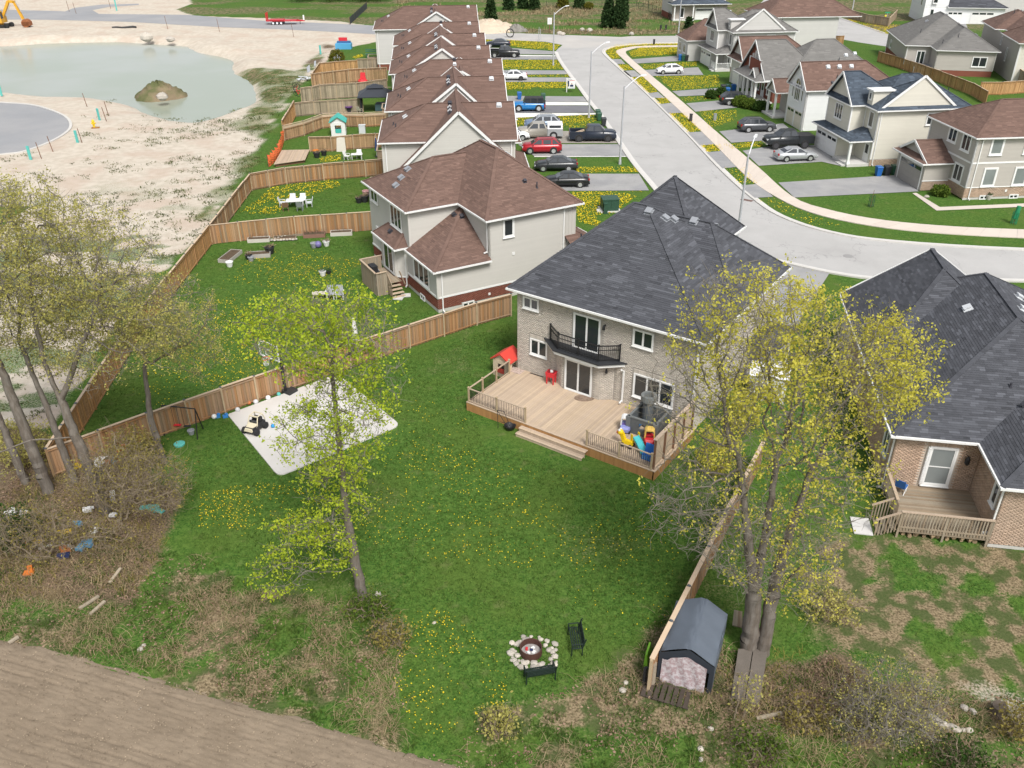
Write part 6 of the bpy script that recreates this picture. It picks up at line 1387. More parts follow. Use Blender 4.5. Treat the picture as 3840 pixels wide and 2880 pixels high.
wheelie('black', 'dark bin beside the far white garage door', G(2105, 44)[:2], 0); wheelie('blue', 'bright blue bin beside the far white garage door', G(2114, 44)[:2], 0)
# transformer, pedestals, signs
M_GBOX = mat('green_utility_paint', (.03, .075, .05), .5, .08)
t = thing('transformer_box', 'dark green transformer box on a pale pad among the dandelions', 'utility box', G(1316, 453), .1); mb = MB(); mb.box(-.8, -.7, .1, .8, .7, 1.15); mb.box(-.84, -.74, 1.15, .84, .74, 1.25); mb.build('cabinet', M_GBOX, t); mb = MB(); mb.box(-1.0, -.9, 0, 1.0, .9, .1); mb.build('pad', M_CONC, t); mb = MB(); mb.box(-.75, -.72, .2, -.03, -.70, 1.1); mb.box(.03, -.72, .2, .75, -.70, 1.1); mb.build('door', M_GBOX, t)
def pedestal(label, xy, m, h=.95): t = MB(); t.box(-.18, -.18, 0, .18, .18, h); t.box(-.2, -.2, h, .2, .2, h + .06); t.box(-.2, -.2, 0, .2, .2, .08); return tag(t.build('utility_pedestal', m, None, loc=(xy[0], xy[1], 0)), label, 'utility pedestal')
pedestal('dark green utility pedestal just in front of the transformer box', G(1308, 461), M_GBOX); pedestal('black utility pedestal between pavement and dandelions below the dark suv', G(*c3(1940, 1120)), M_PLAST); pedestal('black utility pedestal at the far corner pavement', G(*c3(1602, 412)), M_PLAST)
pedestal('grey utility pedestal on the lawn with the round shrubs', G(*c3(2162, 1108)), M_VENT, .8); pedestal('black utility box on the far meadow lawn, left of two', G(*c3(1664, 278)), M_PLAST); pedestal('black utility box with white labels on the far meadow lawn, right of two', G(*c3(1712, 276)), M_PLAST)
tag(MB().cbox((0, 0, .06), (.9, .7, .12)).build('concrete_pad', M_CONC, None, loc=tuple(G(1299, 456))), 'small bare concrete pad left of the transformer box', 'concrete pad')
t = thing('estate_sign', 'white estate agent sign hanging from a white post on the front lawn', 'sign', G(*c3(798, 850)), -.05); mb = MB(); mb.box(-.06, -.06, 0, .06, .06, 2.1); mb.box(-.1, -.05, 1.9, 1.35, .05, 2.02); mb.build('post', M_TRIM, t)
mb = MB(); mb.box(.15, -.02, .55, 1.25, .02, 1.8); p_ = mb.build('panel', M_TRIM, t)
M_NAVY = mat('navy_print', (.02, .03, .09), .6, .05); M_REDP = mat('red_print', (.5, .03, .03), .6, .05); M_SKIN = mat('portrait_print', (.42, .28, .21), .6, .05)
mb = MB(); mb.box(.16, -.026, .85, .36, -.021, 1.7); mb.box(.5, -.026, .82, 1.0, -.021, 1.12); mb.build('navy_print', M_NAVY, p_); mb = MB(); mb.box(.4, -.026, 1.68, 1.2, -.021, 1.75); mb.build('red_print', M_REDP, p_); mb = MB(); mb.lathe((.75, 0, 1.25), [(.02, -.12), (.1, -.05), (.11, .04), (.03, .14)], 8);
mb = MB(); mb.box(.67, -.027, 1.14, .83, -.021, 1.36); mb.build('portrait', M_SKIN, p_); mb = MB(); mb.box(.3, -.026, .58, 1.2, -.021, .78); mb.build('grey_print', M_VENTB, p_)
t = thing('notice_sign', 'white notice board on a dark post beyond the farthest left lawn', 'sign', G(*c3(640, 298)), .1); mb = MB(); mb.box(-.08, -.06, 0, .08, .06, 2.2); mb.build('post', M_RUST, t); mb = MB(); mb.box(-.45, -.1, 1.6, .45, -.06, 2.9); mb.build('panel', M_TRIM, t)
mb = MB(); [mb.box(-.3, -.105, 1.8 + i * .25, .3, -.1, 1.86 + i * .25) for i in range(4)]; mb.build('print_lines', M_VENT, t)
t = thing('street_sign', 'green street name sign at the corner of the tan fence', 'sign', G(1912, 56)); mb = MB(); mb.tube((0, 0, 0), (0, 0, 2.6), .04, .04, 8); mb.build('post', M_POLE, t); mb = MB(); mb.box(-.55, -.02, 2.6, .55, .02, 2.85); mb.build('panel', mat('green_sign', (.02, .28, .14), .5, .05), t)
for l_, x, y, h_ in (('grey steel post left of the white notice board', c3(538, 376)[0], c3(538, 376)[1], 2.6), ('grey steel post with a bracket left of the white notice board', c3(552, 372)[0], c3(552, 372)[1], 2.2), ('leaning thin post at the kerb corner of the back street', 1753, 52, 3.0), ('yellow marker post beyond the back street', 1745, 20, 2.0)):
 g = G(x, y); tag(MB().tube((0, 0, 0), (.12, 0, h_), .06, .05, 8).build('signpost', M_POLE if 'yellow' not in l_ else mat('yellow_plastic', (.65, .45, .03), .5, .06), None, loc=tuple(g)), l_, 'post')
for l_, q, m_ in (('tree guard round a sapling on the corner lawn by the pavement', c4(1262, 1280), M_GBOX), ('green plastic tree guard tube at the right edge of the corner lawn', c4(2145, 1385), mat('bright_green_tube', (.02, .22, .10), .5, .06))):
 g = G(*q); r_ = thing('tree_guard', l_, 'tree guard', g); mb = MB()
 for i in range(8): a = i * math.pi / 4; mb.tube((.26 * math.cos(a), .26 * math.sin(a), 0), (.26 * math.cos(a), .26 * math.sin(a), 1.15), .025, .025, 5)
 for z in (.2, .65, 1.12): mb.path([(.26 * math.cos(i * math.pi / 6), .26 * math.sin(i * math.pi / 6), z) for i in range(13)], .02, 4)
 mb.build('cage', m_, r_); mb = MB(); mb.tube((0, 0, 0), (.03, 0, 1.7), .03, .015, 6); mb.build('stem', M_RUST, r_)
 if 'tube' in l_: MB().tube((0, 0, .5), (.1, 0, 1.7), .2, .2, 12).build('tube', m_, r_)
# ============================================================ construction site things
M_TEAL = mat('teal_pipe', (.10, .42, .38), .5, .08)
for i, (x, y, w) in enumerate(((566, 692, 'between pond and cul-de-sac'), (704, 748, 'on the pale bank, left of the pond tip'), (692, 788, 'beside the teal pipe above the yellow hydrant'), (270, 1028, 'nearest the trees by the cul-de-sac edge'), (346, 986, 'on the kerb of the cul-de-sac'), (535, 932, 'beside the teal pipe below the hydrant'), (1088, 186, 'on the far bank beside the site road'), (1423, 205, 'right of the black hose across the pond'), (1905, 240, 'below the red trailer'), (450, 75, 'on the far site road bend'), (495, 90, 'right of the far road bend'), (718, 55, 'far up the site left of the teal pipe'))):
 g = G(x / 3, y / 3); tag(MB().tube((0, 0, -.2), (-.18 if i % 2 else -.25, 0, 1.9 if y > 300 else 2.6), .05, .045, 6).build('survey_stake', M_RUST, None, loc=tuple(g)), 'dark wooden survey stake ' + w, 'stake')
for i, (x, y, w) in enumerate(((646, 780, 'above the yellow hydrant'), (505, 930, 'below the yellow hydrant'), (200, 1035, 'lowest on the site, near the tree tops'), (12, 622, 'at the left end of the pond shore'), (757, 70, 'far up the site'), (2078, 352, 'by the puddles behind the far yards'))):
 g = G(x / 3, y / 3); mb = MB(); mb.box(-.16, -.05, 0, .16, .05, 1.6 if y > 300 else 3.2); mb.box(-.16, -.07, 1.2, .16, -.05, 1.5); tag(mb.build('service_marker', M_TEAL, None, loc=tuple(g), rz=.2 * (i - 2)), 'teal painted service marker ' + w, 'marker')
g = G(*c1(612, 828)); t = thing('fire_hydrant', 'yellow fire hydrant on the pale site ground', 'fire hydrant', g); MYH = mat('hydrant_yellow', (.70, .48, .02), .45, .06)
mb = MB(); mb.lathe((0, 0, 0), [(.22, 0), (.22, .08), (.15, .1), (.15, .75), (.2, .78), (.2, .85), (.14, 1.0), (.05, 1.08)], 12); mb.build('barrel', MYH, t); mb = MB(); mb.tube((-.3, 0, .6), (.3, 0, .6), .09, .09, 10); mb.tube((0, -.28, .55), (0, 0, .55), .1, .1, 10); mb.build('outlet', MYH, t); mb = MB(); mb.cbox((.2, -.1, .05), (1.0, .5, .1), .3); mb.build('base_boards', M_FASC, t)
g = G(*c1(800, 185)); mb = MB(); mb.path([(-2.5, 0, .2), (-1.6, .3, .25), (-.4, 0, .2), (.8, .5, .22), (1.8, .8, .3), (2.6, .7, .2)], .2, 8); tag(mb.build('drain_hose', M_PLAST, None, loc=tuple(g)), 'black corrugated hose lying on the far bank of the pond', 'hose')
g = G(*c3(277, 345)); mb = MB(); mb.path([(.75 * math.cos(a * .33), .2 * math.sin(a * .5), .85 + .8 * math.sin(a * .33)) for a in range(38)], .09, 7); tag(mb.build('hose_coil', M_PLAST, None, loc=tuple(g)), 'upright coil of black pipe at the edge of the dusty crossing', 'pipe coil')
def heap(name, label, cat, xy, rx, ry, h, m, seed, z=0, kind=None):
 n = 28; rg = np.random.default_rng(seed); V, F = [], []; R = 14
 for i in range(R + 1):
  for k in range(n):
   a = 2 * math.pi * k / n; q = i / R; wob = 1 + .22 * (vnoise(3 + 2 * math.cos(a), 3 + 2 * math.sin(a), .9) - .5) * q * 2
   zz = h * (1 - q ** 1.7) * (1 + .55 * (rg.random() - .5)) if i < R else -.3
   V.append((rx * q * wob * math.cos(a) + .12 * (rg.random() - .5), ry * q * wob * math.sin(a) + .12 * (rg.random() - .5), zz))
 for i in range(R):
  for k in range(n): j = (k + 1) % n; F.append((i * n + k, (i + 1) * n + k, (i + 1) * n + j, i * n + j))
 o = ob(name, npmesh(name, V, F, m, smooth=False), None, (xy[0], xy[1], z)); tag(o, label, cat, None, kind); return o
M_EARTH = mat('brown_earth', (.20, .155, .10), .95, .3, .7, alt=(.105, .115, .05), fine=.25, spec=.1)
heap('earth_mound', 'weedy earth mound rising out of the pond like an island', 'mound', G(347, 210, -1.0), 4.0, 3.4, 2.1, M_EARTH, 3, -1.0)
heap('sand_heap', 'low pale sand heap by the farthest brown roof', 'heap', G(*c3(90, 280)), 7, 5, 2.0, mat('pale_sand', (.52, .43, .33), .95, .15, .7, fine=.1), 4)
heap('rubble_heap', 'grey rubble heap beside the coil of black pipe', 'heap', G(*c3(335, 290)), 2.6, 1.6, 1.3, mat('rubble', (.20, .19, .17), .95, .5, 1.2, fine=.4), 5)
rk = random.Random(9)
M_ROCK = mat('pale_rock', (.46, .42, .36), .9, .2, 2.0, orand=.15, alt=(.36, .33, .29), fine=.1, bump=.4, bscale=12)
def rock_mesh(seed):
 rg = random.Random(seed); mb = MB(); n, m = 7, 5; i0 = []
 for k in range(m + 1):
  for j in range(n): a = 2 * math.pi * j / n; r = math.sin(math.pi * min(max(k / m, .06), .94)) * rg.uniform(.8, 1.1); mb.v.append((r * math.cos(a), r * math.sin(a), .75 * -math.cos(math.pi * k / m) * rg.uniform(.85, 1.1)))
 for k in range(m):
  for j in range(n): q = (j + 1) % n; mb.f.append((k * n + j, k * n + q, (k + 1) * n + q, (k + 1) * n + j)); mb.t.append(0)
 mb.f.append(tuple(range(n - 1, -1, -1))); mb.f.append(tuple(m * n + j for j in range(n))); mb.t += [0, 0]; return mb.mesh('rock', M_ROCK)
ROCKS = [rock_mesh(k) for k in range(5)]
def rock(label, xy, s, group=None, name='rock', z=0):
 o = ob(name, ROCKS[rk.randrange(5)], None, (xy[0], xy[1], z + s * .35), rk.uniform(0, 6)); o.scale = (s * rk.uniform(.85, 1.2), s * rk.uniform(.8, 1.05), s * rk.uniform(.7, .9)); return tag(o, label, 'rock', group)
for l_, q, s_ in (('large pale boulder on the far shore of the pond', c1(955, 258), 1.5), ('flat pale boulder at the far shore right of the large one', c1(1105, 265), .9), ('pale rock at the near foot of the pond island', c1(1055, 640), .9)): rock(l_, G(*q), s_)
for i, (x, y) in enumerate(((940, 285), (1010, 290), (735, 320), (760, 325), (1395, 325))): rock('rubble boulder along the edge of the far meadow by the crossing', G(*c3(x, y)), .7, 'boulders along the far meadow edge')
# person in yellow far away behind the tan fence
gp = G(1921, 52); gp[1] += 3; PR = thing('person', 'person in a bright yellow top and dark trousers behind the tan fence', 'person', gp, 2.6)
mb = MB()
for y in (-.1, .1): mb.tube((0, y, 0), (0, y * .9, .85), .075, .1, 8)
mb.lathe((0, 0, .8), [(.17, 0), (.19, .15), (.17, .3), (.23, .52), (.22, .62), (.07, .68), (.065, .74)], 12); mb.build('body', mat('dark_trousers', (.03, .03, .04), .8, .1), PR, smooth=True)
mb = MB(); mb.lathe((0, 0, .98), [(.2, 0), (.185, .15), (.245, .35), (.23, .46), (.08, .52)], 12)
for y in (-1, 1): mb.tube((0, y * .24, 1.42), (.05, y * .32, 1.12), .065, .055, 8); mb.tube((.05, y * .32, 1.12), (.18, y * .26, .9), .052, .042, 8)
mb.build('jacket', mat('hi_vis_yellow', (.70, .62, .03), .7, .06), PR, smooth=True); mb = MB(); mb.ball((.01, 0, 1.64), .115, 12, 8, 1.15); mb.build('head', M_SKIN, PR, smooth=True); mb = MB(); mb.ball((-.02, 0, 1.69), .115, 12, 8, .9); mb.build('hair', M_RUST, PR, smooth=True)
# ============================================================ far yards
M_PLW = mat('white_plastic', (.70, .70, .69), .5, .05)
gz = G(*a1(1085, 748)); t = thing('gazebo', 'black hardtop gazebo with two-tier roof in a fenced yard', 'gazebo', gz, .09); M_GZ = mat('black_gazebo_roof', (.035, .04, .05), .5, .1)
for x in (-2, 2):
 for y in (0, 3.2): MB().box(x - .08, y - .08, 0, x + .08, y + .08, 2.2).build('post', M_BLACK, t)
mb = MB(); b = [(-2.4, -.4, 2.2), (2.4, -.4, 2.2), (2.4, 3.6, 2.2), (-2.4, 3.6, 2.2)]; c = [(-1, .9, 3.05), (1, .9, 3.05), (1, 2.3, 3.05), (-1, 2.3, 3.05)]; mb.hexa(b + c); mb.hexa([(p[0], p[1], 2.08) for p in b] + [(p[0], p[1], 2.2) for p in b]); mb.build('lower_roof', M_GZ, t)
mb = MB(); b = [(-1.2, .7, 3.15), (1.2, .7, 3.15), (1.2, 2.5, 3.15), (-1.2, 2.5, 3.15)]; mb.hexa(b + [(-.15, 1.5, 3.6), (.15, 1.5, 3.6), (.15, 1.7, 3.6), (-.15, 1.7, 3.6)]); mb.hexa([(p[0] * .8, p[1] * .8 + .3, 3.0) for p in b] + [(p[0] * .8, p[1] * .8 + .3, 3.15) for p in b]); mb.build('upper_roof', M_GZ, t)
for x, y in ((-2, .15), (2, .15)): mb = MB(); [mb.tube((x - .15 * (1 if x > 0 else -1) * k / 3, y + .1 * k, 0.05), (x - .15 * (1 if x > 0 else -1) * k / 3, y + .1 * k, 2.1), .09, .12, 7) for k in range(3)]; mb.build('curtain', M_MEMB, t)
mb = MB(); mb.cbox((.7, 1.4, .55), (1.7, 1.6, .9)); tag(mb.build('hot_tub', mat('teal_cover', (.06, .11, .12), .6, .1), None, loc=tuple(gz)), 'dark teal hot tub under the black gazebo', 'hot tub')
def playhouse(label, xy, rz, roofm, wallm, s_=1.0):
 t = thing('playhouse', label, 'playhouse', xy, rz); t.scale = (s_, s_, s_)
 mb = MB()
 for y0, y1 in ((-.6, -.54), (.54, .6)): mb.box(-.6, y0, 0, -.26, y1, 1.15); mb.box(.26, y0, 0, .6, y1, 1.15); mb.box(-.26, y0, .92, .26, y1, 1.15)
 mb.box(-.26, .54, 0, .26, .6, .45); mb.box(-.26, -.6, 0, .26, -.54, .3)
 for x0, x1 in ((-.6, -.54), (.54, .6)): mb.box(x0, -.54, 0, x1, -.25, 1.15); mb.box(x0, .25, 0, x1, .54, 1.15); mb.box(x0, -.25, .95, x1, .25, 1.15); mb.box(x0, -.25, 0, x1, .25, .5)
 mb.build('walls', wallm, t)
 mb = MB(); mb.hexa([(-.72, -.72, 1.12), (0, -.72, 1.6), (0, .72, 1.6), (-.72, .72, 1.12), (-.72, -.72, 1.2), (0, -.72, 1.7), (0, .72, 1.7), (-.72, .72, 1.2)]); mb.hexa([(0, -.72, 1.6), (.72, -.72, 1.12), (.72, .72, 1.12), (0, .72, 1.6), (0, -.72, 1.7), (.72, -.72, 1.2), (.72, .72, 1.2), (0, .72, 1.7)]); mb.build('roof', roofm, t)
 mb = MB(); [mb.face([(-.58, y, 1.12), (.58, y, 1.12), (0, y, 1.6)]) for y in (-.58, .58)]; mb.build('gable', wallm, t); mb = MB(); mb.box(-.24, -.63, .3, .24, -.6, .62); mb.build('half_door', roofm, t); return t
playhouse('small white playhouse with teal roof behind the fence', G(*a2(722, 278)), .1, mat('teal_roof_plastic', (.06, .42, .36), .5, .06), M_PLW, 1.5)
playhouse('beige playhouse with red roof at the corner of the grey brick house', tuple(HM.W(-.75, -.15)), HM.rot, mat('red_roof_plastic', (.55, .055, .04), .5, .06), mat('beige_plastic', (.55, .45, .33), .55, .06), 1.05)
def lawn_chair(label, xy, rz, m, group=None, z=0, arms=True, name='garden_chair', back=.95, m2=None):
 t = thing(name, label, 'chair', (xy[0], xy[1], z), rz, group)
 k = MB(); k.box(-.025, -.025, 0, .025, .025, .42); lm = k.mesh('leg', m)
 for x, y in ((-.25, -.25), (.25, -.25), (-.25, .25), (.25, .25)): ob('leg', lm, t, (x, y, 0))
 mb = MB(); mb.box(-.28, -.28, .40, .28, .26, .44); mb.build('seat', m2 or m, t); mb = MB(); mb.hexa([(-.27, .24, .44), (.27, .24, .44), (.27, .28, .44), (-.27, .28, .44), (-.27, .38, back), (.27, .38, back), (.27, .42, back), (-.27, .42, back)]); mb.build('backrest', m2 or m, t)
 if arms:
  for x in (-.3, .3): mb = MB(); mb.box(x - .03, -.26, .62, x + .03, .3, .65); mb.box(x - .02, -.24, .42, x + .02, -.2, .62); mb.build('armrest', m, t)
 return t
lawn_chair('white garden chair facing sideways left of the small white table', G(*a2(800, 525)), 1.2, M_PLW); lawn_chair('white garden chair standing behind the small white table', G(*a2(918, 512)), 0, M_PLW)
def table(label, xy, rz, m, l=1.6, w=.95, h=.72, name='garden_table', z=0):
 t = thing(name, label, 'table', (xy[0], xy[1], z), rz); MB().box(-l / 2, -w / 2, h - .04, l / 2, w / 2, h).build('tabletop', m, t)
 k = MB(); k.box(-.03, -.03, 0, .03, .03, h - .04); lm = k.mesh('leg', m)
 for x in (-1, 1):
  for y in (-1, 1): ob('leg', lm, t, (x * (l / 2 - .1), y * (w / 2 - .1), 0))
 return t
table('small white table between the two white garden chairs', G(*a2(898, 520)), .1, M_PLW, 1.3, .8, .6)
def parasol(label, xy, m, h=2.3, r=.17, lean=0):
 t = thing('parasol', label, 'parasol', xy); MB().tube((0, 0, 0), (lean * .3, 0, h), .025, .025, 7).build('pole', M_TRIM, t); mb = MB(); mb.lathe((lean * .2, 0, .75), [(r * 1.2, 0), (r, .2), (r * .8, .9), (r * .35, h - .85)], 9); mb.build('folded_canopy', m, t); mb = MB(); mb.lathe((0, 0, 0), [(.28, 0), (.28, .07), (.05, .12)], 12); mb.build('foot', M_PLAST, t); return t
parasol('folded navy parasol against the wall at the end of the cedar fence', G(*a2(1095, 498)), mat('navy_cloth', (.03, .06, .16), .85, .1)); parasol('folded white parasol behind the long cedar fence near the bright green tree', G(770, 752), mat('white_cloth', (.66, .65, .62), .85, .06), 2.4, .22)
def pot(label, xy, r, m, plant=None, z=0, cat='plant pot'):
 t = thing('plant_pot', label, cat, (xy[0], xy[1], z)); mb = MB(); mb.lathe((0, 0, 0), [(r * .7, 0), (r, r * 1.3), (r * 1.08, r * 1.32), (r * 1.08, r * 1.5), (r * .9, r * 1.5), (r * .85, r * 1.2)], 12); mb.build('pot', m, t)
 if plant:
  mb = MB(); q = random.Random(int(xy[0] * 50))
  for i in range(40): a = q.uniform(0, 6.28); e = q.uniform(.3, 1.3); L = q.uniform(.15, .45); x, y, z_ = r * .5 * q.uniform(-1, 1), r * .5 * q.uniform(-1, 1), r * 1.4; mb.face([(x, y, z_), (x + L * math.cos(a) * math.cos(e) + .03, y + L * math.sin(a) * math.cos(e), z_ + L * math.sin(e)), (x + L * math.cos(a) * math.cos(e), y + L * math.sin(a) * math.cos(e) + .05, z_ + L * math.sin(e) + .04)], q.gauss(0, .2))
  mb.build('plant', plant, t)
 return t
M_DRY = mat('dry_stems', (.20, .15, .09), .9, .2, 3, tone=.8); M_LEAFD = mat('dark_leaf', (.035, .075, .02), .7, .2, 3, tone=.8)
M_PB = mat('black_pot', (.025, .026, .028), .6, .1); M_PG = mat('grey_pot', (.26, .27, .29), .7, .1)
pot('orange flower pot beside the new wooden platform', G(*a2(490, 470)), .32, mat('orange_pot', (.6, .2, .03), .6, .06)); pot('wide black pot right of the orange flower pot', G(*a2(570, 484)), .35, M_PB, M_DRY); pot('bushy pot in front of the orange flower pot', G(*a2(500, 505)), .4, M_PB, M_DRY)
g = G(*a2(740, 446)); tag(MB().hexa([(-.55, -.05, 0), (.6, -.05, 0), (.6, .05, 0), (-.55, .05, 0), (-.45, .3, 1.6), (.5, .3, 1.6), (.5, .38, 1.6), (-.45, .38, 1.6)]).build('leaning_panel', mat('pale_panel', (.55, .52, .45), .8, .06), None, loc=tuple(g)), 'pale panel leaning on the brown fence', 'panel')
g = G(*a2(952, 262)); tag(MB().cbox((0, 0, .5), (.8, .5, 1.0)).cbox((0, 0, 1.03), (.86, .56, .08)).build('storage_box', M_VENTB, None, loc=tuple(g)), 'light grey storage box behind the playhouse fence', 'box')
t = thing('play_chair', 'red plastic play chair in front of the slatted fence', 'toy', G(*a1(955, 452))); MRP = mat('red_plastic', (.58, .03, .04), .45, .06); mb = MB(); mb.lathe((0, 0, 0), [(.75, 0), (.8, .35), (.55, .6)], 10); mb.build('seat', MRP, t); MB().hexa([(-.5, .3, .3), (.5, .3, .3), (.5, .5, .3), (-.5, .5, .3), (-.35, .5, 1.5), (.35, .5, 1.5), (.35, .62, 1.5), (-.35, .62, 1.5)]).build('backrest', MRP, t)
t = thing('play_tub', 'blue and red plastic play tub at the edge of the farthest lawn', 'toy', G(*a1(768, 112))); MB().cbox((0, 0, .5), (3.0, 1.8, 1.0)).build('tub', mat('light_blue_plastic', (.08, .32, .55), .45, .06), t); MB().cbox((0, .5, 1.15), (2.6, .7, .35)).build('rim', mat('dark_blue_plastic', (.04, .12, .25), .45, .06), t); MB().cbox((-.2, .8, 1.6), (1.6, .5, .6)).build('cover', MRP, t)
t = thing('garden_bench', 'green slatted bench on the farthest lawn', 'bench', G(*a1(1088, 200))); MG = mat('green_bench_paint', (.06, .16, .10), .6, .06)
for i in range(3): MB().box(-2, -.4 + i * .25, .6, 2, -.22 + i * .25, .66).build('slat', MG, t)
for i in range(2): MB().box(-2, .42, .9 + i * .3, 2, .48, 1.1 + i * .3).build('slat', MG, t)
for x in (-1.7, 1.7): MB().box(x - .06, -.4, 0, x + .06, .5, .6).build('leg', MG, t)
lawn_chair('cream chair left of the gazebo post', G(*a1(925, 752)), 2.6, mat('cream_wood', (.55, .50, .40), .7, .06)); t = thing('garden_stool', 'purple-topped dark stool in the gazebo yard', 'stool', G(*a1(818, 748))); MB().lathe((0, 0, 0), [(.5, 0), (.35, .1), (.35, .7), (.48, .75)], 10).build('base', M_PB, t); MB().lathe((0, 0, .75), [(.55, 0), (.55, .16)], 10).build('cushion', mat('purple_cloth', (.12, .05, .17), .8, .08), t)
for i, (x, y, m_, l_) in enumerate(((300, 650, M_BLACK, 'black bicycle hung on the privacy fence'), (328, 660, MRP, 'red bicycle hung on the privacy fence'))):
 t = thing('bicycle', l_, 'bicycle', G(*a1(x, y)) + np.array([0, 0, 1.0]), 1.3)
 for z in (.35, 1.5):
  mb = MB(); mb.path([(0, .34 * math.cos(a * .524), z + .34 * math.sin(a * .524)) for a in range(13)], .035, 5); mb.build('wheel', M_TYRE, t)
 mb = MB(); mb.path([(0, 0, .35), (0, .3, .9), (0, 0, 1.5)], .045, 5); mb.path([(0, 0, .35), (0, -.25, .9), (0, .3, .9)], .045, 5); mb.path([(-.25, .35, 1.25), (.25, .35, 1.25)], .03, 5); mb.build('frame', m_, t)
for l_, q, m_ in (('pale flagstone puddle of scrap boards by the far site fence', a1(400, 420), M_VENTB),): g = G(*q); mb = MB(); [mb.cbox((rk.uniform(-1, 1), rk.uniform(-1, 1), .1 + .05 * i), (1.6, .3, .06), rk.uniform(0, 3)) for i in range(8)]; tag(mb.build('scrap_pile', m_, None, loc=tuple(g)), 'pile of pale scrap boards by the far cedar fence', 'scrap pile')
for nm, poly in (('puddle', [(395, 300), (425, 270), (435, 340), (405, 355)]), ('puddle', [(660, 200), (745, 140), (740, 220), (665, 245)]), ('puddle', [(470, 240), (490, 230), (490, 290), (470, 290)])): sheet(nm, PA(a1, poly), .03, mat('wet_ground', (.34, .34, .35), .25, .1, .3))
# patio set on the dandelion yard
table('white patio table amid six chairs on the dandelion lawn', G(639, 447), .15, M_PLW, 1.7, 1.05)
M_BRN = mat('brown_chair_frame', (.20, .12, .07), .7, .1); tg = G(639, 447)
for dx, dy, rz, w, m_ in ((-.45, 1.0, 0, 'at the far left side of the patio table', M_VENTB), (.55, 1.05, 0, 'at the far right side of the patio table, white back', M_PLW), (-1.3, .15, 1.5, 'at the left head of the patio table', M_VENTB), (1.35, .1, -1.5, 'at the right head of the patio table', M_VENTB), (-.75, -1.15, 3.3, 'brown frame, at the near left of the patio table', M_BRN), (.7, -1.1, 3.0, 'at the near right of the patio table', M_VENT)): lawn_chair('garden chair ' + w, (tg[0] + dx, tg[1] + dy), rz + .15, m_, 'chairs round the patio table')
pot('pink flower pot stacked at the corner of the greige house', G(792, 424), .4, mat('pink_pot', (.42, .24, .24), .7, .06)); pot('large dark planter at the corner of the greige house', G(788, 436), .45, M_PB, M_DRY); pot('low planter in the grass by the greige house corner', G(776, 438), .35, M_PB, M_DRY)
# ============================================================ garden beds on the middle lawn
c7b = lambda x, y: (460.8 + .2812 * x, 472.4 + .2812 * y)
def bed(label, q, l, w, h, m, rz=.12, stones=False, plant=M_DRY):
 g = G(*c7b(*q)); t = thing('raised_bed', label, 'garden bed', g, rz)
 for a in (-1, 1): MB().box(-l / 2, a * w / 2 - .03, 0, l / 2, a * w / 2 + .03, h).build('side_board', m, t); MB().box(a * l / 2 - .03, -w / 2, 0.001, a * l / 2 + .03, w / 2, h - .002).build('end_board', m, t)
 MB().box(-l / 2 + .03, -w / 2 + .03, 0, l / 2 - .03, w / 2 - .03, h * .85).build('soil', mat('bed_soil', (.10, .07, .045), .95, .25, 3), t)
 mb = MB(); r = random.Random(int(l * 100 + q[0]))
 for i in range(70): x, y = r.uniform(-l / 2, l / 2), r.uniform(-w / 2, w / 2); L = r.uniform(.1, .4); a = r.uniform(0, 6.3); mb.face([(x, y, h * .8), (x + .4 * L * math.cos(a) + .02, y + .4 * L * math.sin(a), h * .8 + L), (x + .4 * L * math.cos(a), y + .4 * L * math.sin(a) + .05, h * .8 + L * .9)], r.gauss(0, .25))
 mb.build('plants', plant, t); return t
M_GREYB = mat('grey_board', (.36, .34, .31), .85, .1, 2); M_PALEB = mat('pale_block', (.50, .47, .42), .85, .1, 2)
bed('dark narrow garden bed at the left end of the cross fence', (258, 158), 1.3, .5, .2, M_RUST); bed('pale block garden bed second from the left by the cross fence', (352, 172), 1.9, .7, .32, M_PALEB); bed('low brown garden bed between stone bed and leafy bed', (685, 125), 1.6, .4, .2, M_OLDWOOD); bed('leafy reddish garden bed with dark tub by the cross fence', (778, 135), 1.9, .8, .3, mat('reddish_board', (.22, .12, .09), .85, .1), plant=M_LEAFD); bed('pale garden bed nearest the greige house', (985, 122), 1.9, .7, .34, M_PALEB); bed('freestanding pale planter bed in the middle of the lawn', (352, 290), 1.9, .8, .35, M_GREYB, .18)
SB = bed('garden bed edged with pale stones by the cross fence', (550, 155), 2.0, .8, .2, M_OLDWOOD, plant=M_LEAFD)
for i in range(14): o = ob('edging_stone', ROCKS[i % 5], SB, (-1.1 + (i % 9) * .27, -.5 - .05 * (i % 2) if i < 9 else -.35 + .18 * (i - 9), .12), i); o.scale = (.17, .13, .12)
for l_, q, r_, m_, pl in (('black pot at the left end of the pair by the purple ball', (775, 222), .3, M_PG, None), ('white pot right of the purple ball', (870, 208), .3, M_PLW, M_DRY), ('black tub at the right end of the freestanding planter', (436, 268), .42, M_PB, M_DRY), ('small black pot at the left end of the freestanding planter', (275, 312), .3, M_PB, M_DRY), ('grey pot left of the freestanding planter', (292, 325), .26, M_PG, None), ('white-rimmed pot of weeds alone on the lawn', (842, 438), .28, M_PLW, M_LEAFD), ('small dark pot right of the white-rimmed pot', (888, 425), .2, M_PB, M_LEAFD), ('white pot at the near end of the tangled bed', (128, 368), .3, M_PLW, None)): pot(l_, G(*c7b(*q)), r_, m_, pl)
g = G(*c7b(808, 222)); tag(MB().ball((0, 0, .3), .3, 14, 9).build('play_ball', mat('purple_ball', (.16, .14, .32), .4, .05), None, loc=tuple(g)), 'purple ball between the two pots on the lawn', 'ball')
bed('tangled weedy planter heap at the left of the lawn', (132, 300), 1.0, 2.4, .3, M_GREYB, -.2)
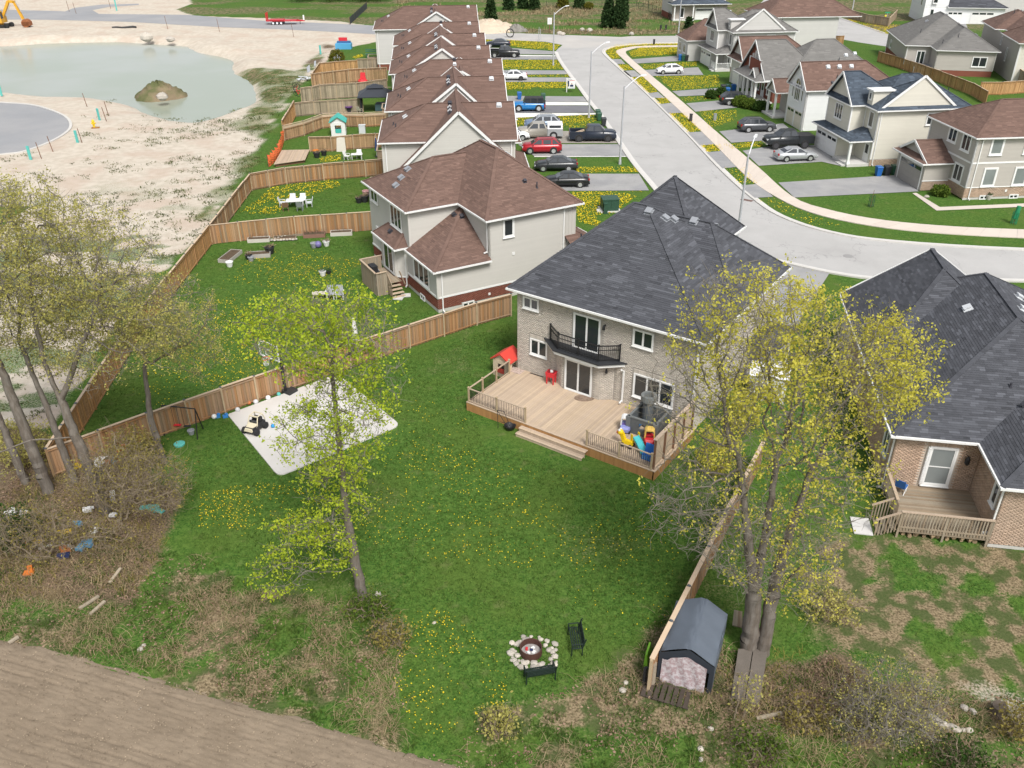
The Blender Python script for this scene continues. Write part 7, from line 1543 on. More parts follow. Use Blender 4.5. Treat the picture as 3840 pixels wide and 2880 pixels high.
for x, l_, rz in ((902, 'white-framed garden chair behind the bright green tree, left one', .2), (975, 'white-framed garden chair behind the bright green tree, right one', .1)): lawn_chair(l_, G(*c7b(x, 615)), rz, M_PLW, 'white framed chairs', back=1.0, m2=M_VENT)
table('pale low table left of the two white-framed chairs', G(*c7b(822, 605)), .1, mat('bleached_wood', (.55, .50, .42), .8, .08), 1.2, .6, .4)
# ============================================================ basketball corner
pad = [(-17.25, 44.61), (-11.45, 49.58), (-6.61, 43.35), (-12.69, 38.25)]
def padth():
 P = np.array(pad); out = []
 for i in range(4):
  a, b, c = P[i - 1], P[i], P[(i + 1) % 4]; u = (a - b) / np.linalg.norm(a - b); w = (c - b) / np.linalg.norm(c - b); R = .55 if i != 0 else .15
  for k in range(5): t = k / 4; out.append(tuple(b + u * R * (1 - t) ** 2 + w * R * t ** 2))
 c = P.mean(0); t = thing('concrete_pad', 'bright white concrete pad with basketball hoop beside the long cedar fence', 'concrete pad', (*c, 0)); MB().prism([(p[0] - c[0], p[1] - c[1]) for p in out], -.05, .07).build('slab', mat('bright_concrete', (.58, .56, .53), .85, .05, .5, alt=(.53, .51, .48), fine=.02), t)
 a, b, d, e = P - c; mb = MB()
 for q in (.5,): m1, m2 = a + (b - a) * q, e + (d - e) * q; mb.beam((*m1, .0705), (*m2, .0705), .02, .003); m1, m2 = a + (e - a) * q, b + (d - b) * q; mb.beam((*m1, .0705), (*m2, .0705), .02, .003)
 mb.build('control_joint', M_CONC, t)
padth()
g = G(618, 851); BH = thing('basketball_hoop', 'basketball hoop with clear backboard at the cedar fence', 'basketball hoop', g, -.6)
MB().box(-.07, -.07, 0, .07, .07, 2.9).build('pole', M_BLACK, BH); mb = MB(); mb.beam((0, 0, 2.6), (0, -.75, 3.1), .08, .1); mb.beam((0, 0, 2.9), (0, -.75, 3.5), .08, .08); mb.build('arm', M_BLACK, BH)
mb = MB(); y = -.8; mb.box(-.85, y - .03, 2.9, .85, y + .03, 2.98); mb.box(-.85, y - .03, 3.92, .85, y + .03, 4.0); mb.box(-.85, y - .03, 2.98, -.78, y + .03, 3.92); mb.box(.78, y - .03, 2.98, .85, y + .03, 3.92)
for a, b_, c, d in ((-.3, 3.1, .3, 3.15), (-.3, 3.5, .3, 3.55), (-.3, 3.15, -.25, 3.5), (.25, 3.15, .3, 3.5)): mb.box(a, y - .032, b_, c, y - .02, d)
mb.build('backboard_frame', M_TRIM, BH); m_, nt_, b_ = nodes_of('clear_acrylic'); b_.inputs['Base Color'].default_value = (.9, .95, .95, 1); b_.inputs['Transmission Weight'].default_value = .95; b_.inputs['Roughness'].default_value = .02; b_.inputs['IOR'].default_value = 1.1
MB().box(-.78, y - .008, 2.98, .78, y + .008, 3.92).build('backboard', m_, BH); mb = MB(); mb.path([(.23 * math.cos(a * .4), -1.12 + .23 * math.sin(a * .4), 3.05) for a in range(17)], .02, 6); mb.build('rim', mat('orange_rim', (.6, .12, .02), .5, .05), BH)
mb = MB()
for i in range(12): a, c = i * math.pi / 6, (i + .5) * math.pi / 6; mb.tube((.23 * math.cos(a), -1.12 + .23 * math.sin(a), 3.05), (.13 * math.cos(c), -1.12 + .13 * math.sin(c), 2.6), .012, .012, 4)
mb.build('net', M_TRIM, BH); MB().cbox((0, .25, .12), (.9, .7, .24)).build('base', M_PLAST, BH)
def ball(label, q, r, m, z=0): g = G(*q); tag(MB().ball((0, 0, r), r, 14, 9).build('ball', m, None, loc=(g[0], g[1], z), smooth=True), label, 'ball')
M_SB = mat('soccer_ball', (.55, .55, .56), .5, .35, 9); qb = lambda x, y: (x / 3, 518.4 + y / 3)
ball('grey ball at the left corner of the white pad', qb(1542, 1112), .15, M_SB); ball('orange ball among the balls along the cedar fence', qb(1617, 1066), .13, mat('orange_ball', (.5, .15, .05), .5, .1)); ball('black and white ball in front of the cedar fence', qb(1660, 1062), .16, M_SB); ball('white ball next to the edge of the pad under the fence', qb(1740, 1036), .16, M_PLW); ball('teal ball by the hoop pole foot', qb(1808, 1010), .13, M_TEAL)
ball('small bright blue ball on the white pad by the toy buggy', qb(1771, 1222), .12, mat('blue_ball', (.02, .25, .55), .4, .05), .07); ball('white ball left of the blue toy shoes by the fence', qb(1390, 1158), .16, M_PLW); ball('white ball at the far corner of the pad by the tree', (728, 812), .16, M_PLW, .07)
for x, l_ in ((1412, 'blue toy by the white ball at the fence foot'), (1462, 'blue and red toy by the corner of the pad')): g = G(*qb(x, 1150)); tag(MB().cbox((0, 0, .08), (.3, .2, .16), .4).cbox((.05, .05, .2), (.16, .14, .1), .9).build('toy_truck', mat('toy_blue', (.04, .2, .5), .5, .1), None, loc=tuple(g)), l_, 'toy')
UT = thing('toy_buggy', 'black and cream ride-on toy buggy parked on the white pad', 'toy car', (*G(552, 932)[:2], .07), -.35); M_CRM = mat('cream_plastic', (.58, .52, .38), .5, .06)
MB().hexa([(-.32, -.6, .2), (.32, -.6, .2), (.34, .65, .2), (-.34, .65, .2), (-.3, -.55, .5), (.3, -.55, .5), (.34, .6, .48), (-.34, .6, .48)]).build('chassis', M_PLAST, UT); MB().hexa([(-.28, -.66, .3), (.28, -.66, .3), (.33, -.12, .45), (-.33, -.12, .45), (-.22, -.62, .46), (.22, -.62, .46), (.28, -.12, .6), (-.28, -.12, .6)]).build('bonnet', M_CRM, UT)
mb = MB()
for x in (-.32, .32): mb.path([(x, -.15, .5), (x * .85, .05, .95), (x * .85, .5, .95), (x, .65, .5)], .035, 6)
mb.path([(-.28, .05, .95), (.28, .05, .95)], .05, 6); mb.path([(-.28, .5, .95), (.28, .5, .95)], .035, 6); mb.build('roll_cage', M_CRM, UT); MB().box(-.25, .2, .45, .25, .5, .75).build('seat', M_BLACK, UT); MB().box(-.24, -.08, .5, .24, -.02, .72).build('windscreen', M_CGLASS, UT)
k = MB(); k.tube((-.09, 0, 0), (.09, 0, 0), .2, .2, 12); wm = k.mesh('wheel', M_TYRE)
for x in (-.42, .42):
 for y in (-.42, .45): ob('wheel', wm, UT, (x, y, .2))
SWF = thing('swing_frame', 'black tubular swing frame on the lawn left of the white pad', 'swing frame', G(433, 938)); mb = MB(); b = G(362, 930) - G(433, 938)
for q in ((.0, -.55), (.0, .55)): mb.tube((q[0], q[1], 0), (0, 0, 1.75), .035, .035, 7); mb.tube((b[0] + q[0], b[1] + q[1], 0), (b[0], b[1], 1.75), .035, .035, 7)
mb.tube((0, 0, 1.75), (b[0], b[1], 1.75), .035, .035, 7); mb.build('frame', M_BLACK, SWF)
for i, q in enumerate((.35, .65)):
 mb = MB(); c = b * q
 for d_ in (-.15, .15): mb.tube((c[0] + d_, c[1], 1.72), (c[0] + d_, c[1], .5), .012, .012, 4)
 mb.build('rope', M_BLACK, SWF); MB().cbox((c[0], c[1], .48), (.42, .18, .04)).build('swing_seat', MRP if i else M_PLAST, SWF)
pot('grey pot on a teal stand below the swing frame', G(414, 938), .2, M_PG)
tag(MB().lathe((0, 0, 0), [(.3, 0), (.32, .1), (.25, .12)], 12).build('toy_dish', M_TEAL, None, loc=tuple(G(388, 961))), 'teal plastic dish in the shrub shade by the lawn', 'toy')
# ============================================================ on and by the deck
bq = lambda x, y: (979.3 + .25 * x, 633.7 + .25 * y)
D = lambda x, y: (*G(*bq(x, y), .6)[:2], .6)
t = thing('water_table', 'red plastic toy table on legs against the brick wall on the deck', 'toy', D(845, 775), HM.rot + .15); k = MB(); k.hexa([(-.03, -.03, 0), (.03, -.03, 0), (.03, .03, 0), (-.03, .03, 0), (-.045, -.045, .6), (.045, -.045, .6), (.045, .045, .6), (-.045, .045, .6)]); lm = k.mesh('leg', MRP)
for x in (-.22, .22):
 for y in (-.18, .18): ob('leg', lm, t, (x, y, 0))
MB().hexa([(-.27, -.22, .5), (.27, -.22, .5), (.27, .22, .5), (-.27, .22, .5), (-.31, -.26, .82), (.31, -.26, .82), (.31, .26, .82), (-.31, .26, .82)]).build('tub', MRP, t); MB().box(-.24, -.2, .82, .24, .2, .84).build('tray', mat('dark_red_plastic', (.22, .015, .02), .5, .05), t); MB().cbox((.02, 0, .87), (.16, .24, .05), .5).build('paper', M_PLW, t)
tag(MB().lathe((0, 0, 0), [(.5, 0), (.5, .015), (.44, .02)], 20).build('door_mat', mat('patterned_mat', (.21, .15, .11), .95, .7, 7), None, loc=D(1132, 905)), 'half-round patterned mat before the patio door', 'door mat').scale = (1.25, .8, 1)
tag(MB().cbox((0, 0, .01), (.9, .6, .02)).build('door_mat', mat('pebble_mat', (.42, .33, .29), .95, .8, 8), None, loc=D(545, 668), rz=HM.rot), 'pebbly patterned mat at the left corner of the deck', 'door mat')
tag(MB().cbox((0, 0, .004), (1.0, .1, .012)).build('deck_slot', M_BLACK, None, loc=D(720, 706), rz=HM.rot + .02), 'dark slot vent in the deck boards left of the red toy table', 'vent')
# grey plastic castle
M_CAS = mat('grey_castle_plastic', (.105, .115, .12), .55, .08); M_CAS2 = mat('light_grey_castle_plastic', (.155, .165, .165), .55, .08)
CS = thing('castle_playset', 'grey plastic castle playset with round turret on the deck', 'playset', HM.W(10.35, -1.75, .6), HM.rot + .02)
for nm, (x0, y0, x1, y1), hole in (('front_wall', (-.8, -.9, .8, -.82), 1), ('back_wall', (-.8, .82, .8, .9), 0), ('left_wall', (-.88, -.82, -.8, .82), 0), ('right_wall', (.8, -.82, .88, .82), 1)):
 mb = MB()
 if hole and nm == 'front_wall': mb.box(x0, y0, 0, -.2, y1, 1.05); mb.box(.2, y0, 0, x1, y1, 1.05); mb.box(-.2, y0, 0, .2, y1, .45); mb.box(-.2, y0, .8, .2, y1, 1.05)
 else: mb.box(x0, y0, 0, x1, y1, 1.05)
 mb.build(nm, M_CAS, CS)
for x in (-.84, .84):
 for y in (-.86, .86): MB().box(x - .12, y - .12, 0, x + .12, y + .12, 1.1).build('corner_post', M_CAS2, CS)
for a, b in (((-.9, -.86), (.9, -.86)), ((-.9, .86), (.9, .86)), ((-.84, -.9), (-.84, .9)), ((.84, -.9), (.84, .9))): mb = MB(); mb.beam((*a, 1.07), (*b, 1.07), .13, .07); mb.build('top_rim', M_CAS2, CS)
mb = MB(); mb.lathe((-.25, .35, 0), [(.3, 0), (.3, 1.75)], 14); mb.build('turret', M_CAS, CS)
mb = MB(); n = 16; c = (-.25, .35)
for i in range(n):
 a, b = 2 * math.pi * i / n, 2 * math.pi * (i + 1) / n
 q = lambda r, t, z: (c[0] + r * math.cos(t), c[1] + r * math.sin(t), z); mb.hexa([q(.3, a, 1.7), q(.46, a, 1.7), q(.46, b, 1.7), q(.3, b, 1.7), q(.3, a, 2.05), q(.46, a, 2.05), q(.46, b, 2.05), q(.3, b, 2.05)])
mb.build('turret_crown', M_CAS2, CS); MB().box(-.75, -.75, .3, -.3, .1, .36).build('blue_step', mat('dark_blue_plastic', (.04, .12, .25), .45), CS); MB().cbox((.35, -.4, .6), (.3, .25, .25), .4).build('toy_inside', M_PLW, CS)
def cozy(label, xy, rz, bodyc, topc, seat):
 t = thing('toy_car', label, 'toy car', xy, rz); loft([[(x, -w, .12), (x, -w, .3), (x, -w * .85, h), (x, w * .85, h), (x, w, .3), (x, w, .12)] for x, w, h in ((.42, .18, .3), (.3, .29, .42), (.05, .31, .44), (-.3, .31, .5), (-.42, .24, .42))]).build('body', bodyc, t)
 mb = MB()
 for sg in (-1, 1): mb.beam((.12, sg * .26, .4), (.05, sg * .23, .85), .07, .05); mb.beam((-.32, sg * .26, .4), (-.28, sg * .23, .85), .08, .05)
 mb.build('pillar', topc, t); loft([[(x, -w, z), (x, -w * .6, z + .08), (x, w * .6, z + .08), (x, w, z)] for x, w, z in ((.12, .2, .84), (-.05, .27, .88), (-.3, .27, .88), (-.4, .18, .82))]).build('roof', topc, t)
 MB().box(-.3, -.2, .4, .1, .2, .46).build('seat', seat, t); k = MB(); k.tube((0, -.05, 0), (0, .05, 0), .11, .11, 12); wm = k.mesh('wheel', M_TYRE)
 for x in (-.27, .28):
  for y in (-.27, .27): ob('wheel', wm, t, (x, y, .11))
 return t
cozy('lilac push-along toy car with white roof on the deck', D(1485, 1185), HM.rot - 1.2, mat('lilac_plastic', (.22, .24, .50), .45, .05), M_PLW, mat('purple_plastic', (.12, .08, .28), .5)); cozy('red push-along toy car with yellow roof in front of the castle', D(1690, 1295), HM.rot - 1.1, MRP, mat('warm_yellow_plastic', (.62, .42, .10), .45, .05), mat('dark_red_plastic', (.22, .015, .02), .5))
M_YP = mat('yellow_plastic2', (.75, .52, .01), .45, .05); M_TP = mat('turquoise_plastic', (.07, .46, .50), .45, .05)
t = thing('toy_horse', 'yellow ride-on toy with red nose behind the deck railing', 'toy', D(1500, 1320), HM.rot); MB().hexa([(-.3, -.15, .18), (.35, -.15, .18), (.35, .15, .18), (-.3, .15, .18), (-.25, -.1, .42), (.3, -.1, .42), (.3, .1, .42), (-.25, .1, .42)]).build('body', M_YP, t); MB().beam((-.2, 0, .35), (-.38, 0, .75), .2, .22).build('neck', M_YP, t); MB().ball((-.45, 0, .78), .18, 12, 8).build('head', M_YP, t, smooth=True); MB().ball((-.6, 0, .72), .1, 10, 7).build('nose', MRP, t, smooth=True)
for y in (-.08, .08): MB().ball((-.5, y, .92), .075, 10, 7).build('eye', M_PLW, t, smooth=True)
k = MB(); k.tube((0, -.05, 0), (0, .05, 0), .13, .13, 12); wm = k.mesh('wheel', M_PLAST)
for x in (-.22, .26):
 for y in (-.16, .16): ob('wheel', wm, t, (x, y, .13))
t = thing('toy_slide', 'small turquoise slide with yellow sides by the deck railing', 'toy slide', D(1610, 1360), HM.rot - .5); loft([[(-.05 + .0, y0, z) for y0 in ()] or [(x, -.2, z), (x, -.2, z + .12), (x, -.15, z + .04), (x, .15, z + .04), (x, .2, z + .12), (x, .2, z)] for x, z in ((-.5, .62), (-.1, .45), (.35, .1), (.6, .03))]).build('chute', M_TP, t)
for y in (-.23, .23): MB().hexa([(-.62, y - .02, 0), (-.42, y - .02, 0), (-.42, y + .02, 0), (-.62, y + .02, 0), (-.6, y - .02, .85), (-.44, y - .02, .85), (-.44, y + .02, .85), (-.6, y + .02, .85)]).build('side', M_YP, t)
MB().box(-.6, -.2, .3, -.45, .2, .36).build('step', M_YP, t)
t = thing('toy_bench', 'blue plastic toy bench in the deck corner by the privacy screen', 'toy', D(1685, 1425), HM.rot); MBL = mat('blue_plastic', (.02, .14, .48), .45, .05); MB().box(-.32, -.25, 0, .32, .25, .32).build('seat', MBL, t); MB().hexa([(-.32, .15, .3), (.32, .15, .3), (.32, .25, .3), (-.32, .25, .3), (-.32, .25, .75), (.32, .25, .75), (.32, .34, .75), (-.32, .34, .75)]).build('backrest', MBL, t)
for i in range(4): MB().box(-.26 + i * .14, -.26, .05, -.2 + i * .14, -.25, .28).build('slat', mat('pale_blue_plastic', (.15, .35, .6), .5), t)
# folded black stroller frame by the steps
g = G(*bq(490, 1180)); t = thing('fire_basket', 'black wire basket with a tilted tripod frame beside the deck steps', 'fire basket', g); mb = MB(); mb.lathe((0, 0, 0), [(.18, .05), (.32, .22), (.36, .34), (.3, .3), (.12, .12)], 12); mb.build('basket', M_BLACK, t)
mb = MB()
mb.path([(-.15, -.05, .2), (-.75, .35, 1.15), (-.35, .45, 1.0), (.0, .1, .2)], .018, 6); mb.path([(-.75, .35, 1.15), (-.7, .1, .1)], .018, 6); mb.path([(-.3, .2, .35), (-.6, .05, .55)], .015, 5); mb.build('tripod_leg', M_BLACK, t)
# ============================================================ fire pit and benches
g = G(1147, 1410); FP = thing('fire_pit', 'rusty steel fire ring set in a circle of pale stones', 'fire pit', g); M_RR = mat('rusty_ring', (.07, .03, .022), .75, .3, 4)
mb = MB(); n = 24
for i in range(n):
 a, b = 2 * math.pi * i / n, 2 * math.pi * (i + 1) / n; q = lambda r, t_, z: (r * math.cos(t_), r * math.sin(t_), z); mb.hexa([q(.43, a, 0), q(.47, a, 0), q(.47, b, 0), q(.43, b, 0), q(.43, a, .36), q(.47, a, .36), q(.47, b, .36), q(.43, b, .36)])
mb.build('ring', M_RR, FP); MB().lathe((0, 0, 0), [(.42, .02), (.42, .08), (.2, .12)], 18).build('ash', mat('grey_ash', (.33, .31, .30), .95, .4, 6), FP)
for m_, x, y, s_ in ((MRP, -.18, .08, .14), (M_PLW, .08, .12, .16), (M_PLW, .12, -.12, .18), (M_NAVY, .02, .02, .12), (M_PLW, -.1, -.15, .14)): MB().cbox((x, y, .15), (s_, s_ * .7, .08), x * 9).build('burnt_rubbish', m_, FP)
rr = random.Random(21)
for i in range(64):
 a = rr.uniform(0, 6.283); rad = rr.uniform(.58, .98) * (1.25 if -1.3 < a - 6.28 or a < .7 else 1); x, y = rad * math.cos(a), rad * math.sin(a) * .95; s_ = rr.uniform(.07, .155)
 o = ob('stone', ROCKS[i % 5], FP, (x, y, s_ * .3), rr.uniform(0, 6)); o.scale = (s_ * rr.uniform(.9, 1.25), s_, s_ * .75)
def park_bench(label, xy, rz):
 t = thing('garden_bench', label, 'bench', xy, rz, 'black benches at the fire pit'); k = MB(); k.box(-.6, -.028, 0, .6, .028, .03); sm = k.mesh('slat', M_BENCH)
 for i in range(5): ob('slat', sm, t, (0, -.2 + i * .095, .42))
 for i in range(4): o = ob('slat', sm, t, (0, .24 + i * .018, .52 + i * .1)); o.rotation_euler = (1.4, 0, 0)
 for x in (-.6, .6):
  mb = MB(); mb.path([(x, -.24, 0), (x, -.24, .64), (x, .2, .66), (x, .2, 0)], .028, 6); mb.path([(x, .2, .4), (x, .34, .92)], .028, 6); mb.path([(x, -.24, .42), (x, .22, .42)], .025, 6); mb.build('end_frame', M_BENCH, t)
 return t
M_BENCH = mat('black_bench_paint', (.012, .022, .018), .5, .15, 3)
park_bench('black slatted bench right of the fire pit, side-on', G(1243, 1393), math.radians(-86)); park_bench('black slatted bench in front of the fire pit, seen from behind', G(1166, 1466), math.radians(192))
# ============================================================ tarp shed and the corner by the fence end
M_TARP = mat('grey_tarp', (.105, .125, .155), .55, .10, 1.2, fine=.03, bump=.25, bscale=7, spec=.35); M_DTARP = mat('dark_tarp', (.03, .036, .048), .55, .15, 2, bump=.3, bscale=9)
s0 = np.array(G(1419, 1466)[:2]); s1 = np.array(G(1534, 1500)[:2]); ax = (s1 - s0) / np.linalg.norm(s1 - s0); SHW = np.linalg.norm(s1 - s0); rz = math.atan2(ax[1], ax[0]); SH = thing('tarp_shed', 'portable shed under a grey tarpaulin with pale blanket over its door', 'shed', (*s0, 0), rz); SL = 3.0
def shed():
 W, e, r_ = SHW, 1.55, 2.1; prof = [(0, 0), (.0, e), (.04, e + .05), (W * .46, r_ - .015), (W * .52, r_), (W * .58, r_ - .015), (W - .04, e + .05), (W, e), (W, 0)]; V, F = [], []; n = 26; k = len(prof); rg = np.random.default_rng(2)
 fine = []
 for a, b in zip(prof, prof[1:]):
  for j in range(6): fine.append((a[0] + (b[0] - a[0]) * j / 6, a[1] + (b[1] - a[1]) * j / 6))
 fine.append(prof[-1]); k = len(fine)
 for i in range(n + 1):
  y = SL * i / n
  for j, (x, z) in enumerate(fine):
   w = .03 * math.sin(y * 6 + j * .5) * (vnoise(y * 2, j * .4, .7)) + .018 * (rg.random() - .5); sag = -.05 * math.sin(math.pi * i / n) * (z > e); V.append((x + (w if z < e else 0), y, z + (w * .8 if z > .1 else 0) + sag))
 for i in range(n):
  for j in range(k - 1): a = i * k + j; F.append((a, a + k, a + k + 1, a + 1))
 ob('tarpaulin', npmesh('tarpaulin', V, F, M_TARP, smooth=True), SH)
 mb = MB(); mb.hexa([(-.02, -.04, e - .35), (W + .02, -.04, e - .4), (W + .02, .0, e - .4), (-.02, 0, e - .35), (-.02, -.04, e), (W + .02, -.04, e), (W + .02, 0, e), (-.02, 0, e)])
 mb.face([(-.02, -.041, e), (W * .52, -.041, r_ + .02), (W + .02, -.041, e)]); mb.build('front_valance', M_DTARP, SH)
 mb = MB(); mb.face([(0, SL, 0), (W, SL, 0), (W, SL, e), (W * .52, SL, r_), (0, SL, e)]); mb.build('back_wall', M_TARP, SH)
 for x0, x1 in ((-.02, .2), (W - .16, W + .02)): MB().box(x0, -.035, 0, x1, 0, e - .3).build('front_flap', M_DTARP, SH)
 m, nt, b = nodes_of('pale_blanket'); geo = nt.nodes.new("ShaderNodeNewGeometry"); c = rgbmix(nt, ramp(nt, noise(nt, geo.outputs['Position'], 7, 5, .7), .42, .60), (.34, .25, .26), (.50, .46, .48)); nt.links.new(c, b.inputs['Base Color']); b.inputs['Roughness'].default_value = .9
 V, F = [], []; n1, n2 = 16, 16
 for i in range(n1 + 1):
  for j in range(n2 + 1):
   x = W * (.06 + .82 * i / n1); top = 1.4 + .32 * math.exp(-((i / n1 - .55) / .28) ** 2) - .12 * (i < 3); z = .02 + (top - .02) * j / n2; V.append((x, -.085 - .03 * math.sin(i * 1.3 + j * .35) * (1 - j / n2 * .5), z))
 for i in range(n1):
  for j in range(n2): a = i * (n2 + 1) + j; F.append((a, a + n2 + 1, a + n2 + 2, a + 1))
 ob('blanket', npmesh('blanket', V, F, m, smooth=True), SH)
shed()
tag(MB().hexa([(-.08, -.4, 0), (.1, -.4, 0), (.1, .4, 0), (-.08, .4, 0), (-.06, -.3, .62), (.02, -.3, .62), (.02, .35, .7), (-.06, .35, .7)]).build('sled', mat('lime_plastic', (.22, .50, .04), .45, .06), None, loc=(*(s0 + np.array([-.26, .95])), 0), rz=rz), 'lime green plastic sled wedged between fence and tarp shed', 'sled')
g = G(1408, 1478); tag(MB().tube((0, 0, 0), (0, 0, 1.2), .13, .12, 10).build('log_post', mat('grey_log', (.27, .225, .17), .9, .25, 3, fine=.15), None, loc=tuple(g)), 'upright weathered log post in front of the fence end', 'log'); g = G(1391, 1479); mb = MB(); mb.tube((0, 0, 0), (.03, 0, 1.0), .06, .06, 8); [mb.tube((0, 0, .1 * i), (0, 0, .1 * i + .05), .08, .08, 8) for i in range(10)]; tag(mb.build('coil_spring', M_PLAST, None, loc=tuple(g)), 'black ribbed pipe standing against the fence end', 'pipe')
PLT = thing('pallet', 'dark rotten pallet on the ground before the tarp shed', 'pallet', G(1440, 1500), rz)
for i in range(8): MB().box(-.95 + i * .24, -.5, .08, -.78 + i * .24, .45, .11).build('slat', mat('rotten_wood', (.065, .05, .04), .95, .3, 3, orand=.2), PLT)
for y in (-.45, .35): MB().box(-.95, y, 0, .95, y + .08, .08).build('bearer', MATS['rotten_wood'], PLT)
c8 = lambda x, y: (1325 + .401 * x, 1106 + .401 * y)
M_GPLANK = mat('grey_ramp_board', (.125, .108, .092), .95, .25, 1.8, fine=.2, orand=.06)
def boards(label, A, B, C_, D_, n, z0, z1, m, name='plank', thing_name='plank_ramp', cat='ramp', cross=1):
 A, B, C_, D_ = [np.array(G(*q)[:2]) for q in (A, B, C_, D_)]; t = thing(thing_name, label, cat, (*A, 0))
 for i in range(n):
  f = lambda P, Q, q: P + (Q - P) * q
  q = [f(A, B, (i + .03) / n), f(A, B, (i + .97) / n), f(D_, C_, (i + .97) / n), f(D_, C_, (i + .03) / n)]; q = [x - A for x in q]; mb = MB(); mb.hexa([(*q[0], z0), (*q[1], z0), (*q[2], z1), (*q[3], z1), (*q[0], z0 + .05), (*q[1], z0 + .05), (*q[2], z1 + .05), (*q[3], z1 + .05)]); mb.build(name, m, t)
 return t
boards('grey weathered board platform between the tarp shed and the big tree trunks', c8(628, 1010), c8(785, 1050), c8(828, 775), c8(665, 770), 2, .06, .32, M_GPLANK)
boards('old boards leaning behind the tarp shed', c8(635, 640), c8(690, 655), c8(685, 595), c8(640, 585), 4, .3, .6, M_OLDWOOD, thing_name='board_stack', cat='boards')
g = G(*c8(2070, 1085)); tag(MB().lathe((0, 0, 0), [(.34, 0), (.3, .2), (.29, .42), (.2, .43)], 11).build('tree_stump', mat('stump_wood', (.12, .095, .075), .95, .3, 4, fine=.2), None, loc=tuple(g)), 'dark round tree stump on the pale bank at the right', 'stump')
for i, (x, y, s_) in enumerate(((1705, 1105, .1), (1725, 1120, .13), (1745, 1135, .14), (1775, 1150, .13), (1795, 1158, .1), (1830, 1170, .15), (1850, 1178, .12), (1885, 1178, .08), (1915, 1180, .1), (1890, 1060, .12), (1935, 1080, .11))): rock('whitish stone in the broken row under the bare bush', G(*c8(x, y)), s_ * 1.5, 'white stones under the bare bush')
for l_, q0, q1 in (('pale length of timber lying on the ground by the bare bush', c8(770, 1120), c8(905, 1095)), ('grey plank left of the pair on the litter below the left trees', (238, 1262), (262, 1232)), ('long split plank in the weeds at the field side', (196, 1330), (228, 1303)), ('shorter plank lying beside the long split plank', (172, 1318), (215, 1292)), ('bleached branch at the very edge of the field', (20, 1392), (42, 1380))):
 a, b = G(*q0), G(*q1); tag(MB().beam((0, 0, .09), tuple(b - a + np.array([0, 0, .13])), .14, .08).build('plank', mat('bleached_plank', (.33, .28, .21), .9, .2, 2.5, orand=.15, fine=.15), None, loc=tuple(a)), l_, 'plank')
for i, (l_, q, s_) in enumerate((('small white stone at the bottom edge between weeds', (1514, 1618), .12), ('round white stone in the weeds below the tarp shed', c8(525, 1170), .13), ('white stone at the bottom edge left of the green bush', c8(470, 1335), .12), ('pale stone at the field edge', (303, 1403), .14), ('pale stone next to the one at the field edge', (310, 1395), .12), ('pale stone in the grass left of the tarp shed', (1345, 1492), .16), ('second pale stone left of the tarp shed', (1352, 1475), .11), ('white stone at the foot of the bright green tree', (816, 1284), .17), ('grey stone lying in the open field', (303, 1532), .09), ('pale stone in the grass between the fire pit and the bright tree', (938, 1346), .1))): rock(l_, G(*q), s_, z=-.02)
